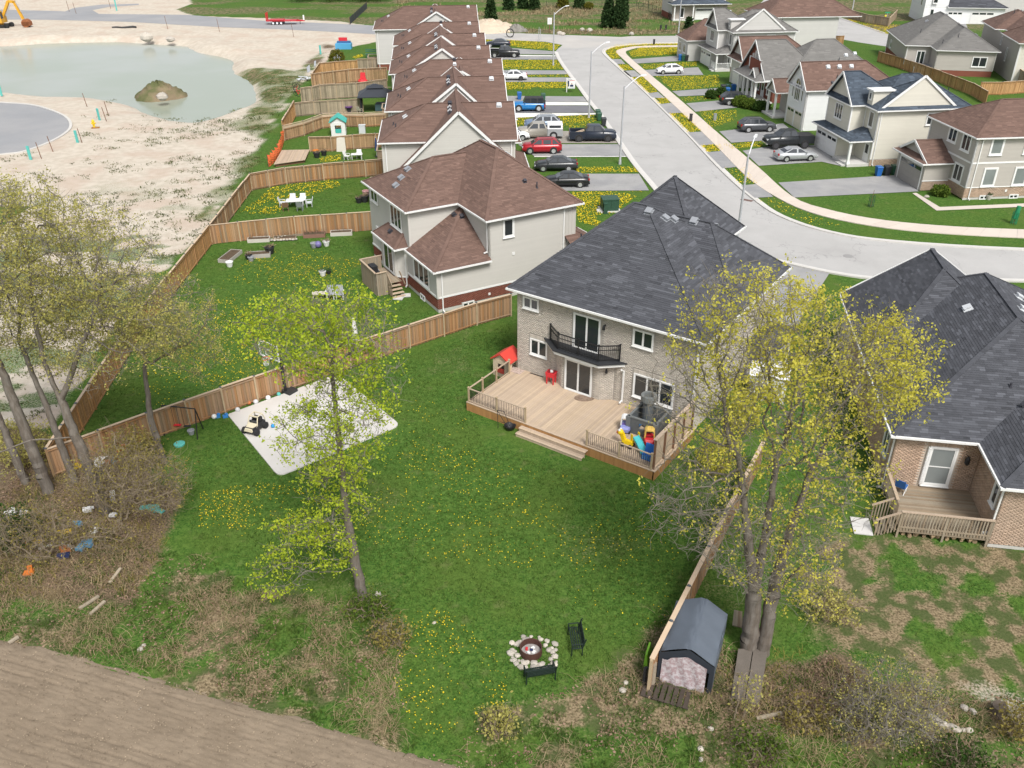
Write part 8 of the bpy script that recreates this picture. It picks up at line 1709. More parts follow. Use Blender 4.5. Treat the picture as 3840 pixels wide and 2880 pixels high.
# ============================================================ things lost under the left trees
cl = lambda x, y: (.484 * x, 806.4 + .484 * y)
M_BT = mat('blue_sheet', (.12, .28, .42), .7, .2, 4); M_OR = mat('orange_plastic', (.55, .16, .03), .5, .1); M_YL = MATS['yellow_plastic2']
def scrap(name, label, cat, q, d, m, rz=0.0, bits=3):
 g = G(*cl(*q)); r = random.Random(int(q[0])); mb = MB()
 for i in range(bits): mb.cbox((r.uniform(-.3, .3) * d[0], r.uniform(-.3, .3) * d[1], d[2] * (.3 + .3 * i)), (d[0] * r.uniform(.5, 1), d[1] * r.uniform(.4, .9), d[2] * .5), rz + r.uniform(-.6, .6))
 return tag(mb.build(name, m, None, loc=tuple(g)), label, cat)
for a in ((('white_frame', 'white tubular frame thrown in the weeds at the far left', 'frame', (90, 632), (1.1, .5, .3), M_PLW),), (('paper_sign', 'white card with black marks at the foot of the leaning trunk', 'card', (508, 642), (.35, .3, .2), M_PLW),), (('paper_sign', 'white card hanging in the brush above the other one', 'card', (512, 566), (.3, .3, .5), M_PLW),), (('paper_sign', 'white card lying right of the blue bag', 'card', (428, 708), (.4, .3, .15), M_PLW),), (('paper_sign', 'white card by the rusty litter under the trunk', 'card', (400, 614), (.45, .3, .2), M_PLW),),
          (('tarp_bundle', 'blue bundle of sheeting nearest the field under the left trees', 'tarpaulin', (382, 778), (.6, .5, .35), M_BT),), (('tarp_bundle', 'small blue bundle left of the trunk foot', 'tarpaulin', (357, 682), (.4, .35, .3), M_BT),), (('rag_heap', 'white rag heap left of the orange bucket', 'rags', (448, 410), (.8, .6, .4), M_PLW),), (('toy_digger', 'orange plastic toy by the rag heap', 'toy', (484, 408), (.4, .4, .4), M_OR),), (('toy_digger', 'grey-blue plastic toy right of the orange toy', 'toy', (515, 400), (.4, .4, .35), M_BT),), (('plastic_chair', 'orange plastic chair seat under the shrub', 'toy', (552, 388), (.55, .5, .9), M_OR),),
          (('toy_digger', 'yellow plastic toy near the fence end under the trees', 'toy', (342, 428), (.4, .35, .3), M_YL),), (('tarp_bundle', 'teal sheet showing through the right side of the brush', 'tarpaulin', (690, 607), (1.2, .4, .12), M_TEAL),), (('toy_digger', 'small orange toy low on the left side', 'toy', (115, 756), (.22, .2, .3), M_OR),), (('toy_digger', 'orange and green broken toy nearest the field', 'toy', (135, 895), (.35, .6, .2), M_OR),), (('toy_digger', 'yellow toy lying in the brush left of the trunk', 'toy', (285, 710), (.7, .3, .15), M_YL),), (('toy_digger', 'yellow bucket by the pale boards on the left', 'toy', (168, 762), (.35, .3, .25), M_YL),), (('scrap_board', 'white board lying across the brush left of the blue bundle', 'board', (315, 775), (.9, .16, .1), M_PLW),), (('scrap_board', 'pale board pointing down beside the yellow bucket', 'board', (190, 775), (.7, .16, .1), M_PALEB),), (('toy_digger', 'orange box behind the blue bundle', 'toy', (295, 795), (.4, .3, .25), M_OR),), (('dark_tub', 'black plastic tub by the foot of the leaning trunk', 'tub', (435, 460), (.6, .5, .4), M_PLAST),), (('tarp_bundle', 'dark tarpaulin right of the orange box', 'tarpaulin', (285, 818), (.6, .4, .2), M_NAVY),)):
 scrap(*a[0])
for i, (x, l_) in enumerate(((1560, 'white lawn chair leftmost of four behind the grey bungalow'), (1625, 'white lawn chair second from the left behind the grey bungalow'), (1725, 'white lawn chair third from the left behind the grey bungalow'), (1778, 'white lawn chair rightmost of four behind the grey bungalow'))): lawn_chair(l_, G(1751.2 + .2083 * x, .2083 * 745), 3.0 + .3 * i, M_PLW, 'white lawn chairs behind the grey bungalow', back=1.1)
g = G(*c4(1980, 1240)); pot('long stone trough of plants by the basement windows of the corner house', (g[0] + .3, g[1] + .3), .3, M_PALEB, M_LEAFD); rock('pale stone left of the bush by the tan brick corner', G(*c4(1608, 1222)), .28)
g = G(1656, 852); t = thing('garden_shed', 'bright white shed with low roof between the grey brick house and the bungalow', 'shed', g, math.radians(-20)); MB().box(-1.1, -.9, 0, 1.1, .9, 1.7).build('walls', M_PLW, t); MB().hexa([(-1.2, -1, 1.7), (1.2, -1, 1.7), (1.2, 1, 1.7), (-1.2, 1, 1.7), (-1.2, -.05, 2.2), (1.2, -.05, 2.2), (1.2, .05, 2.2), (-1.2, .05, 2.2)]).build('roof', M_PLW, t); MB().box(-.45, -.94, .05, .45, -.9, 1.6).build('door', M_TRIM, t)
# ============================================================ trees and shrubs
def leaf_mat(name, a, b, trans=.4, orand=0.0):
 m = bpy.data.materials.new(name); m.use_nodes = True; nt = m.node_tree; nt.nodes.clear()
 at = nt.nodes.new("ShaderNodeAttribute"); at.attribute_name = 'tone'; c = rgbmix(nt, mth(nt, 'ADD', at.outputs['Fac'], .5), a, b)
 d = nt.nodes.new("ShaderNodeBsdfDiffuse"); t = nt.nodes.new("ShaderNodeBsdfTranslucent"); mx = nt.nodes.new("ShaderNodeMixShader"); mx.inputs[0].default_value = trans; o = nt.nodes.new("ShaderNodeOutputMaterial")
 nt.links.new(c, d.inputs[0]); nt.links.new(c, t.inputs[0]); nt.links.new(d.outputs[0], mx.inputs[1]); nt.links.new(t.outputs[0], mx.inputs[2]); nt.links.new(mx.outputs[0], o.inputs[0]); return m
M_BARK = mat('grey_brown_bark', (.14, .118, .098), .95, .3, 2.5, alt=(.175, .155, .135), stretch=(6, 6, 1.2), fine=.25, bump=.8, bscale=18, spec=.1)
M_TWIG = mat('brown_twig', (.235, .19, .135), .95, .25, 3, spec=.1)
M_TWIGG = mat('grey_twig', (.205, .185, .155), .95, .25, 3, spec=.1)
L_YEL = leaf_mat('yellow_spring_leaf', (.46, .44, .065), (.80, .72, .14), .5)
L_GRN = leaf_mat('lime_spring_leaf', (.30, .40, .035), (.58, .66, .065), .5)
L_OLV = leaf_mat('olive_spring_leaf', (.34, .33, .10), (.62, .56, .18), .5)
L_BRN = leaf_mat('olive_brown_bud', (.17, .14, .045), (.33, .28, .08), .3)
L_DRK = leaf_mat('dark_green_leaf', (.025, .055, .014), (.07, .12, .028), .25)
L_MID = leaf_mat('mid_green_leaf', (.06, .11, .02), (.15, .20, .035), .35)
L_CON = leaf_mat('conifer_needle', (.018, .04, .016), (.05, .085, .03), .1)
L_GLD = leaf_mat('golden_conifer_needle', (.07, .085, .015), (.17, .15, .025), .1)
def env_points(env, n, rg):
 w = np.array([e[1][0] * e[1][1] * e[1][2] * e[2] for e in env]); k = rg.multinomial(n, w / w.sum()); out = []
 for (c, r, _), m in zip(env, k):
  d = rg.normal(size=(m, 3)); d /= np.linalg.norm(d, axis=1)[:, None]; out.append(np.array(c) + d * (rg.random((m, 1)) ** (1 / 2.4)) * np.array(r))
 return np.concatenate(out)
def tubes(A, B, ra, rb, n):
 d = B - A; d /= np.linalg.norm(d, axis=1)[:, None] + 1e-9; h = np.where(np.abs(d[:, 2:3]) > .9, np.array([[1., 0, 0]]), np.array([[0, 0, 1.]])); x = np.cross(d, h); x /= np.linalg.norm(x, axis=1)[:, None]; y = np.cross(d, x)
 q = np.arange(n) * 2 * math.pi / n; co, si = np.cos(q)[None, :, None], np.sin(q)[None, :, None]; off = x[:, None] * co + y[:, None] * si
 V = np.stack([A[:, None] + off * ra[:, None, None], B[:, None] + off * rb[:, None, None]], 1).reshape(-1, 3)
 b = (np.arange(len(A)) * 2 * n)[:, None]; j = np.arange(n)[None]; k = (j + 1) % n
 return V, np.stack([b + j, b + k, b + n + k, b + n + j], -1).reshape(-1, 4)
def leaves(P, k, size, spread, rg, droop=.3, elong=1.6):
 n = len(P) * k; c = np.repeat(P, k, 0) + rg.normal(size=(n, 3)) * spread; a = rg.normal(size=(n, 3)); a[:, 2] -= droop; a /= np.linalg.norm(a, axis=1)[:, None]; b = np.cross(a, rg.normal(size=(n, 3))); b /= np.linalg.norm(b, axis=1)[:, None]
 s = size * (.6 + .8 * rg.random((n, 1))); V = np.stack([c, c + a * s * .5 * elong + b * s * .5, c + a * s * elong, c + a * s * .5 * elong - b * s * .5], 1).reshape(-1, 3)
 F = np.arange(n * 4).reshape(-1, 4); cl = np.repeat(rg.normal(size=len(P)) * .22, k) + rg.normal(size=n) * .2
 return V, F, np.clip(cl, -.5, .5)
def tree(name, label, cat, trunks, env, N, base_r, leaf=None, lk=5, ls=.1, lspread=.13, seed=0, step=.33, kill=.42, infl=3.2, twig=2, twl=(.3, .8), twr=.008, dens=None, bark=None, twm=None, group=None, up=.06, parts=('trunk', 'branches', 'twigs', 'crown'), expo=2.25, tip=.011, lprob=.8):
 rg = np.random.default_rng(seed); pos, par = [], []
 for tr in trunks:
  prev = -1
  if pos: dd = np.linalg.norm(np.array(pos) - np.array(tr[0]), axis=1); prev = int(dd.argmin()) if dd.min() < .45 else -1
  for a, b in zip(tr, tr[1:]):
   a, b = np.array(a, float), np.array(b, float); k = max(1, int(np.linalg.norm(b - a) / step))
   for i in range(k + (1 if b is tr[-1] else 0)): pos.append(a + (b - a) * i / k + rg.normal(size=3) * .02 * (prev >= 0)); par.append(prev); prev = len(pos) - 1
 ntr = len(pos); pos = np.array(pos); par = list(par); AT = env_points(env, N, rg); D = np.linalg.norm(AT[:, None] - pos[None], axis=2); ni, nd = D.argmin(1), D.min(1)
 for it in range(120):
  act = nd < infl
  if not act.any(): infl *= 1.5; continue
  idx = ni[act]; v = AT[act] - pos[idx]; v /= np.linalg.norm(v, axis=1)[:, None] + 1e-9; S = np.zeros((len(pos), 3)); np.add.at(S, idx, v); u = np.unique(idx); d = S[u]; d /= np.linalg.norm(d, axis=1)[:, None] + 1e-9; d += rg.normal(size=d.shape) * .22; d[:, 2] += up; d /= np.linalg.norm(d, axis=1)[:, None]
  new = pos[u] + d * step; o = len(pos); pos = np.concatenate([pos, new]); par += list(u); Dn = np.linalg.norm(AT[:, None] - new[None], axis=2); j = Dn.argmin(1); dn = Dn[np.arange(len(AT)), j]; bt = dn < nd; ni[bt] = o + j[bt]; nd[bt] = dn[bt]
  keep = nd > kill; AT, ni, nd = AT[keep], ni[keep], nd[keep]
  if len(AT) == 0 or len(pos) > 9000: break
 par = np.array(par); n = len(pos); w = np.zeros(n); ch = np.bincount(par[par >= 0], minlength=n); w[ch == 0] = 1
 for i in range(n - 1, -1, -1):
  if par[i] >= 0: w[par[i]] += w[i]
 r = tip * np.maximum(w, 1) ** (1 / expo); sc = base_r / r[0]; r = np.where(r > .03, .03 + (r - .03) * max(.3, (base_r - .03) / (r[0] - .03 + 1e-6)), r)
 st0 = np.zeros(n, int)
 for i in range(n): st0[i] = i if par[i] < 0 else st0[par[i]]
 for i0 in np.unique(st0):
  if .05 < r[i0] < .8 * base_r and len(trunks) < 9: q = (st0 == i0) & (r > .05); r[q] = .05 + (r[q] - .05) * (.8 * base_r - .05) / (r[i0] - .05)
 r = np.where(r > .05, .05 + (r - .05) * np.interp(pos[:, 2] / pos[:, 2].max(), [0, .2, .45, 1], [1, .85, .45, .2]), r)
 org = np.array(trunks[0][0]); root = thing(name, label, cat, tuple(org), 0, group); e = np.where(par >= 0)[0]; A, B, ra, rb = pos[par[e]] - org, pos[e] - org, r[par[e]], r[e]; ra = np.minimum(ra, rb * 1.45 + .004)
 stem = np.zeros(n, int); dirv = np.zeros((n, 3)); k_ = -1
 for i in range(n): k_ += par[i] < 0; stem[i] = k_ if par[i] < 0 else stem[par[i]]
 main = np.full(n, -1); bw = np.zeros(n)
 for i in e:
  if w[i] > bw[par[i]]: bw[par[i]] = w[i]; main[par[i]] = i
 ism = main[par[e]] == e; ra = np.where(ism, np.minimum(r[par[e]], rb * 1.3 + .01), ra); d_ = B - A; d_ /= np.linalg.norm(d_, axis=1)[:, None] + 1e-9; B2 = B + d_ * rb[:, None] * .22
 big = rb > base_r * .42
 for q in range(k_ + 1):
  msk = big & (stem[e] == q)
  if msk.any(): V, F = tubes(A[msk], B2[msk], ra[msk], rb[msk], 12); ob(parts[0], npmesh(parts[0], V, F, bark or M_BARK, smooth=True), root)
 msk = ~big & (rb > .026)
 if msk.any(): V, F = tubes(A[msk], B2[msk], ra[msk], rb[msk], 6); ob(parts[1], npmesh(parts[1], V, F, bark or M_BARK, smooth=True), root)['kind'] = 'stuff'
 # fine twigs
 m3 = rb <= .026; tA, tB, ta, tb = [A[m3]], [B[m3]], [ra[m3]], [rb[m3]]; ends = np.where((r < .03) & (np.arange(n) >= 0))[0]; T = np.repeat(ends, twig); p = pos[T] - org; dr = rg.normal(size=p.shape); dr[:, 2] += .25; dr /= np.linalg.norm(dr, axis=1)[:, None]; L = rg.uniform(twl[0], twl[1], (len(T), 1)); q = p + dr * L * .55; dr2 = dr + rg.normal(size=p.shape) * .45; dr2 /= np.linalg.norm(dr2, axis=1)[:, None]; q2 = q + dr2 * L * .45
 o = np.ones(len(T)); tA += [p, q]; tB += [q, q2]; ta += [o * twr, o * twr * .8]; tb += [o * twr * .8, o * twr * .5]; V, F = tubes(np.concatenate(tA), np.concatenate(tB), np.concatenate(ta), np.concatenate(tb), 3); t = ob(parts[2], npmesh(parts[2], V, F, twm or M_TWIGG), root); t['kind'] = 'stuff'
 if leaf is not None:
  LP = np.concatenate([q2, q[::2]]); pr = np.full(len(LP), lprob) if dens is None else dens(LP + org) * lprob; LP = LP[rg.random(len(LP)) < pr]
  if len(LP): V, F, tn = leaves(LP, lk, ls, lspread, rg); c = ob(parts[3], npmesh(parts[3], V, F, leaf, tn), root); c['kind'] = 'stuff'
 return root
bigd = lambda P: np.clip(.06 + .75 * smooth(P[:, 2], 7, 12.5) + .3 * smooth(P[:, 0], 9, 12), .1, 1) * np.clip(.30 + .2 * (P[:, 0] - 6.0), .22, 1) * (.35 + .65 * smooth(fbm(P[:, 0] * 1.3, P[:, 2] * 1.3 + P[:, 1], 2.2, 2), .42, .60))
tree('maple_tree', 'large twin-trunked maple with yellow spring leaves by the tarp shed', 'tree', [[(9.9, 25.9, 0), (9.75, 25.85, 2), (9.6, 25.8, 4.2)], [(10.45, 25.75, 0), (10.4, 25.7, 2.2), (10.4, 25.8, 4.4)], [(9.6, 25.8, 3.6), (9.0, 26.2, 6.6), (8.4, 26.6, 9.6)], [(9.65, 25.85, 3.2), (9.8, 26.1, 6.4), (9.8, 26.5, 9.8)], [(10.4, 25.8, 3.8), (10.8, 26.2, 6.6), (11.4, 26.7, 9.2)], [(9.6, 25.8, 3.0), (8.4, 25.6, 5.0)], [(10.4, 25.75, 3.2), (11.6, 25.6, 5.6)]],
     [((9.7, 26.9, 12.6), (3.4, 3.2, 3.6), 1), ((7.6, 26.9, 14.6), (1.9, 2.2, 2.6), .9), ((12.6, 27.0, 13.0), (2.5, 2.6, 1.9), 1.25), ((6.5, 26.7, 12.0), (1.8, 2.2, 2.6), .7), ((11.7, 26.2, 8.6), (2.3, 2.2, 2.2), .9), ((7.4, 26.0, 7.8), (2.6, 2.2, 2.4), 1.4), ((9.9, 25.8, 5.6), (2.9, 2.2, 2.0), 1.7), ((11.8, 25.4, 3.4), (1.1, .9, 1.0), .5)], 3100, .37, L_YEL, 10, .066, .10, seed=3, dens=bigd, twig=3, lprob=1.05, twl=(.35, .95), twr=.0085)
tree('maple_tree', 'slender maple with bright lime leaves in front of the white concrete pad', 'tree', [[(-6.79, 29.1, 0), (-6.95, 29.15, 2.5), (-7.05, 29.2, 5.5), (-7.0, 29.3, 9.6), (-6.95, 29.4, 12.6)]],
     [((-7.2, 29.5, 12.9), (2.9, 2.6, 1.9), 1.1), ((-8.9, 29.4, 13.4), (1.5, 1.6, 1.5), .9), ((-5.3, 29.5, 12.6), (1.4, 1.6, 1.9), .9), ((-7.4, 29.2, 8.6), (2.4, 2.2, 2.2), .4), ((-7.2, 29.1, 5.3), (1.6, 1.5, 1.6), .75), ((-9.0, 28.7, 4.0), (1.7, 1.3, 1.1), .8), ((-10.1, 28.4, 2.0), (1.6, 1.2, .7), 1.3), ((-5.9, 29, 10.3), (2.0, 1.9, 1.1), .8)], 1250, .24, L_GRN, 10, .072, .10, seed=5, twig=3, lprob=.62, dens=lambda P: .3 + .7 * smooth(fbm(P[:, 0] * 1.2 + 7, P[:, 2] * 1.2 + P[:, 1], 1.9, 2), .34, .52))
TL = 'tall trees at the left edge'
od = lambda P: (.3 + .7 * smooth(fbm(P[:, 0] + 3, P[:, 2] + P[:, 1], 2.6, 2), .36, .56)) * (.25 + .75 * smooth(P[:, 2], 4, 10))
tree('maple_tree', 'tall grey-trunked tree leaning left, nearest of the left trees', 'tree', [[(-20.9, 35.3, 0), (-21.05, 35.3, 2.8), (-21.35, 35.3, 5.8), (-21.8, 35.5, 8.6), (-21.8, 36, 11.8)], [(-21.5, 35.4, 6.6), (-19.9, 35.7, 9.5), (-18.6, 36, 11.8)], [(-21.2, 35.3, 4.6), (-23.0, 34.6, 4.9), (-25.2, 34.0, 4.3)]],
     [((-21.0, 36, 13.8), (3.2, 3.2, 3.6), 1), ((-18.2, 36, 13.2), (2.5, 2.8, 2.9), 1), ((-16.2, 36, 10.4), (2.2, 2.5, 2.2), 1), ((-19.5, 36, 9.0), (2.5, 2.5, 2.0), .6), ((-25, 34, 4.0), (2, 1.4, 1.3), .4)], 1500, .30, L_OLV, 9, .058, .11, seed=8, dens=od, group=TL, lprob=.8, twig=3)
tree('maple_tree', 'tall tree with a straight mossy grey trunk behind the leaning one', 'tree', [[(-24.6, 37.0, 0), (-24.75, 37.0, 4), (-25.0, 37.1, 8), (-25.0, 37.4, 12)]], [((-24.8, 37.2, 14.5), (3.6, 3, 3.6), 1), ((-22.6, 37.2, 11), (2.6, 2.5, 2.6), .8), ((-27.5, 37, 12), (3, 2.5, 4), .9)], 1050, .31, L_OLV, 9, .058, .11, seed=9, dens=od, group=TL, lprob=.8, twig=2)
tree('maple_tree', 'dark double trunked tree farthest left beside the fence corner', 'tree', [[(-23.6, 37.9, 0), (-23.8, 37.9, 4), (-24.3, 38.1, 9)], [(-26.2, 37.8, 0), (-26.4, 37.8, 4), (-26.9, 38, 9)]], [((-26.5, 38.4, 10), (3.4, 2.5, 3.5), 1), ((-23.0, 38.6, 9.6), (2.5, 2, 3), .8)], 750, .21, L_OLV, 9, .058, .11, seed=10, dens=od, group=TL, lprob=.8, twig=2)
tree('maple_tree', 'thinner dark trunked tree over the long fence right of the left group', 'tree', [[(-19.4, 39.6, 0), (-19.5, 39.6, 3), (-19.2, 39.7, 6.4)]], [((-17.6, 39.6, 9.0), (3.1, 2.3, 2.5), 1), ((-20.0, 39.6, 9.2), (2.4, 2, 2.8), .8), ((-16.0, 39.2, 7.0), (1.7, 1.6, 1.6), .8)], 720, .19, L_OLV, 9, .058, .11, seed=12, dens=od, group=TL, lprob=.8, twig=3)
BR = 'brushy thickets'
tree('bare_shrub', 'wide many-stemmed shrub just budding under the left trees', 'shrub', [[(-20.0, 34.6, 0), (-20.1, 34.7, .6)], [(-19.6, 34.7, 0), (-19.2, 34.9, 1.2)], [(-19.8, 34.4, 0), (-19.4, 34.3, 1.3)], [(-20.4, 34.6, 0), (-20.9, 34.8, 1.1)]], [((-17.9, 34.6, 2.4), (2.2, 2.0, 1.7), 1), ((-20.4, 34.8, 2.4), (1.9, 1.8, 1.6), .8), ((-19.3, 34.7, 4.0), (1.4, 1.3, 1.2), .4)], 1050, .09, L_BRN, 4, .06, .1, seed=14, lprob=.3, twl=(.4, 1.0), twig=3, twm=M_TWIG, bark=M_TWIG, kill=.3, step=.26, group=BR, twr=.006, parts=('stems', 'branches', 'twigs', 'leaves'))
tree('bare_shrub', 'budding shrub low at the left edge above the field', 'shrub', [[(-22.6, 31.6, 0), (-22.6, 31.6, .5)], [(-22.2, 31.8, 0), (-21.8, 32, .9)]], [((-22.4, 31.9, 1.5), (2.4, 1.6, 1.3), 1), ((-19.8, 32.2, 1.0), (1.8, 1.3, 1.0), .7)], 620, .06, L_BRN, 4, .06, .1, seed=15, lprob=.3, twl=(.4, 1.0), twig=3, twm=M_TWIG, bark=M_TWIG, kill=.3, step=.26, group=BR, twr=.006, parts=('stems', 'branches', 'twigs', 'leaves'))
g_ = G(1905, 1590)
tree('bare_shrub', 'big bare grey shrub at the bottom right', 'shrub', [[(g_[0], g_[1], 0), (g_[0], g_[1], .5)], [(g_[0] + .3, g_[1], 0), (g_[0] + .6, g_[1], .9)], [(g_[0] - .3, g_[1], 0), (g_[0] - .7, g_[1], .9)]], [((g_[0], g_[1] + .2, 1.6), (2.1, 1.7, 1.6), 1), ((g_[0] + 1.1, g_[1], 1.0), (1.3, 1.2, 1.0), .6), ((g_[0] - 1.2, g_[1], .9), (1.2, 1.1, .9), .6)], 1150, .06, L_OLV, 3, .05, .08, seed=16, twig=3, twm=M_TWIGG, bark=M_TWIGG, kill=.25, step=.22, group=BR, twr=.0055, twl=(.25, .65), lprob=.35, parts=('stems', 'branches', 'twigs', 'leaves'))
for i, (l_, q, rx, rz_, lf, nn, lp) in enumerate((('yellow-green young bush in the straw below the black bench', (1082, 1585), .8, .8, L_OLV, 190, .6), ('twiggy shrub with yellow leaves between deck and fence', (1545, 1030), 1.3, 1.7, L_YEL, 380, .6), ('twiggy shrub against the side wall of the grey brick house', (1600, 935), 1.3, 1.6, L_YEL, 380, .55), ('leafy weed bush at the foot of the bright lime tree', (800, 1330), 1.0, .6, L_MID, 260, .9), ('brown twiggy bush right of the bright lime tree', (850, 1395), .9, .7, L_BRN, 260, .5), ('thin bare sapling before the board platform', (1595, 1555), .8, 1.5, L_OLV, 120, .2), ('low green bush at the bottom edge below the tarp shed', (1640, 1640), 1.3, .6, L_MID, 380, .5), ('dark green bush in the bottom right corner', (2080, 1668), 1.3, .7, L_DRK, 380, .5),
                                                  ('brown brush behind the boards at the bottom right', (1735, 1560), 1.1, .6, L_BRN, 260, .4), ('olive brush at the edge of the patchy lawn', (1790, 1330), 1.5, .7, L_OLV, 300, .4), ('olive bush at the right edge by the pale bank', (2190, 1590), .9, .8, L_BRN, 220, .7), ('dark green shrubs on the left edge under the trees', (25, 1175), 1.5, 1.1, L_DRK, 420, .8), ('budding brush along the long fence at the left', (300, 1010), 1.6, 1.3, L_BRN, 380, .6), ('leafy brush at the far left corner by the fence', (60, 1000), 1.8, 1.5, L_OLV, 420, .6))):
 g_ = G(*q); tree('bush', l_, 'bush', [[(g_[0], g_[1], 0), (g_[0] + .05, g_[1], .3)], [(g_[0] + .15, g_[1], 0), (g_[0] + .3, g_[1] + .1, .5)], [(g_[0] - .15, g_[1], 0), (g_[0] - .3, g_[1], .5)]], [((g_[0], g_[1], rz_ * .95), (rx, rx * .85, rz_ * .9), 1)], nn, .04, lf, 5, .075, .1, seed=30 + i, twig=2, twm=M_TWIG, bark=M_TWIG, kill=.24, step=.2, twr=.005, twl=(.15, .45), lprob=lp, parts=('stems', 'branches', 'twigs', 'leaves'))
# evergreens and clipped shrubs
def conifer(label, xy, h, r, m, seed, cat='conifer', base=.06):
 rg = np.random.default_rng(seed); t = thing('conifer_tree' if cat == 'conifer' else 'round_shrub', label, cat, (xy[0], xy[1], 0)); n = int(420 + 160 * h) if cat == 'conifer' else 700
 z = rg.random(n) ** .85; a = rg.random(n) * 2 * math.pi
 if cat == 'conifer': rr = r * (1 - z) ** .8 * (.75 + .3 * rg.random(n)) * (1 + .2 * np.sin(a * 3 + seed)); P = np.stack([rr * np.cos(a), rr * np.sin(a), h * (base + (1 - base) * z)], 1)
 else: d = rg.normal(size=(n, 3)); d /= np.linalg.norm(d, axis=1)[:, None]; P = d * np.array([r, r, h / 2]) * (.75 + .25 * rg.random((n, 1))) + np.array([0, 0, h / 2])
 V, F, tn = leaves(P, 4, .3 if cat == 'conifer' else .13, .14 if cat == 'conifer' else .07, rg, .5, 1.8); V[:, 2] = np.maximum(V[:, 2], .02); o = ob('crown' if cat == 'conifer' else 'foliage', npmesh('crown', V, F, m, tn), t); o['kind'] = 'stuff'; MB().tube((0, 0, 0), (0, 0, h * .9), .12 if cat == 'conifer' else .05, .03, 7).build('trunk' if cat == 'conifer' else 'stem', M_BARK, t)
for i, (x, y, h, r, m, l_) in enumerate(((102, 245, 7.0, 1.7, L_CON, 'broad green conifer beside the sand heap'), (268, 92, 6, 1.5, L_CON, 'leftmost conifer along the top edge meadow'), (398, 78, 6, 1.5, L_CON, 'dark conifer second along the top edge'), (500, 90, 6, 1.4, L_CON, 'dark conifer third along the top edge'), (760, 72, 6, 1.5, L_GLD, 'golden conifer behind the street lamp'), (910, 76, 6, 1.4, L_CON, 'conifer right of the golden one on the top edge'), (1180, 252, 7.5, 1.9, L_CON, 'conifer left of the close pair on the meadow'), (1282, 262, 9.5, 1.6, L_CON, 'tall conifer of the close pair, front one'), (1310, 200, 9, 1.7, L_CON, 'tall conifer of the close pair, rear one'), (1920, 275, 2.6, .9, L_CON, 'small dark conifer in a stone ring by the slate-roofed house'))): conifer(l_, G(*c3(x, y)), h * .85, r * .8, m, 60 + i)
for i, (q, h, r, m, l_) in enumerate(((g6(1035, 1105), 1.5, 1.1, L_MID, 'round clipped shrub leftmost of the front bed under the porch'), (g6(1135, 1125), 1.4, 1.0, L_MID, 'round clipped shrub in the middle of the front bed'), (g6(1250, 1145), 1.3, 1.2, L_DRK, 'dark low shrub at the right of the front bed'), (g6(735, 1020), 1.2, .8, L_DRK, 'clipped bush left of two by the bin cluster'), (g6(838, 1005), 1.3, .8, L_DRK, 'clipped bush right of two by the bin cluster'), (G(*a1(708, 312))[:2], 3.2, 1.4, L_GLD, 'dark rust-green shrub over the far yard fence'), (G(*c4(1690, 1210))[:2], 1.0, .8, L_MID, 'low bush at the tan brick corner'), (G(1750, 10)[:2], 5, 4.5, L_DRK, 'large dark bush by the tan back street fence'), (G(1722, 6)[:2], 4, 3.5, L_DRK, 'dark bush left of the large one on the back street'), (G(*c3(1000, 85))[:2], 1.6, 1.2, L_GLD, 'russet shrub on the far meadow'))): conifer(l_, q, h, r, m, 90 + i, 'shrub')
for i in range(9): conifer('dark hedge clump, %s along the top edge from the open meadow towards the silt fence' % ('first second third fourth fifth sixth seventh eighth ninth'.split()[i]), G(650 + 21 * i + (i % 2) * 5, 4 - (i % 3) * 4)[:2], 4.5 + i % 3, 3.6, L_DRK, 120 + i, 'hedge shrub')
conifer('dark hedge clump behind the silt fence', G(815, 4)[:2], 5, 4, L_DRK, 140, 'hedge shrub')
# ============================================================ ground cover that nobody could count
def blades(name, label, P, n, h, w, lean, m, seed, spread=.06, z=0, cat=None):
 rg = np.random.default_rng(seed); k = len(P) * n; c = np.repeat(P, n, 0) + rg.normal(size=(k, 2)) * spread; a = rg.random(k) * 6.283; L = h * (.5 + rg.random(k)); ln = lean * (.3 + rg.random(k)); d = np.stack([np.cos(a), np.sin(a)], 1); s = np.stack([-d[:, 1], d[:, 0]], 1) * (w * (.7 + .6 * rg.random(k)))[:, None]
 z0 = np.full(k, z - .01); b0 = np.c_[c - s, z0]; b1 = np.c_[c + s, z0]; m0 = np.c_[c + d * (L * ln * .4)[:, None] - s * .7, z0 + L * .62 * (1 - .25 * ln)]; m1 = np.c_[c + d * (L * ln * .4)[:, None] + s * .7, z0 + L * .62 * (1 - .25 * ln)]; t0 = np.c_[c + d * (L * ln)[:, None] - s * .12, z0 + L * (1 - .55 * ln)]; t1 = np.c_[c + d * (L * ln)[:, None] + s * .12, z0 + L * (1 - .55 * ln)]
 V = np.stack([b0, b1, m1, m0, t1, t0], 1).reshape(-1, 3); i = (np.arange(k) * 6)[:, None]; F = np.concatenate([i + np.array([[0, 1, 2, 3]]), i + np.array([[3, 2, 4, 5]])], 0); tn = np.clip(np.repeat(rg.normal(size=len(P)) * .2, n) + rg.normal(size=k) * .18, -.5, .5); return stuff(name, npmesh(name, V, F, m, np.concatenate([tn, tn])), label)
G_LAWN = leaf_mat('grass_blade', (.036, .082, .015), (.15, .225, .05), .3); G_STRAW = leaf_mat('straw_blade', (.20, .15, .085), (.42, .33, .20), .2); G_WEED = leaf_mat('weed_blade', (.03, .065, .016), (.10, .15, .03), .3); G_SITE = leaf_mat('site_weed', (.06, .08, .025), (.15, .165, .06), .25)
YARD = GP([(385, 1010), (490, 905), (760, 1030), (880, 925), (740, 815), (1100, 700), (1110, 800), (1010, 870), (1050, 960), (1400, 1060), (1590, 1090), (1400, 1400), (1150, 1520), (990, 1640), (860, 1590), (880, 1340), (600, 1270), (420, 1180)])
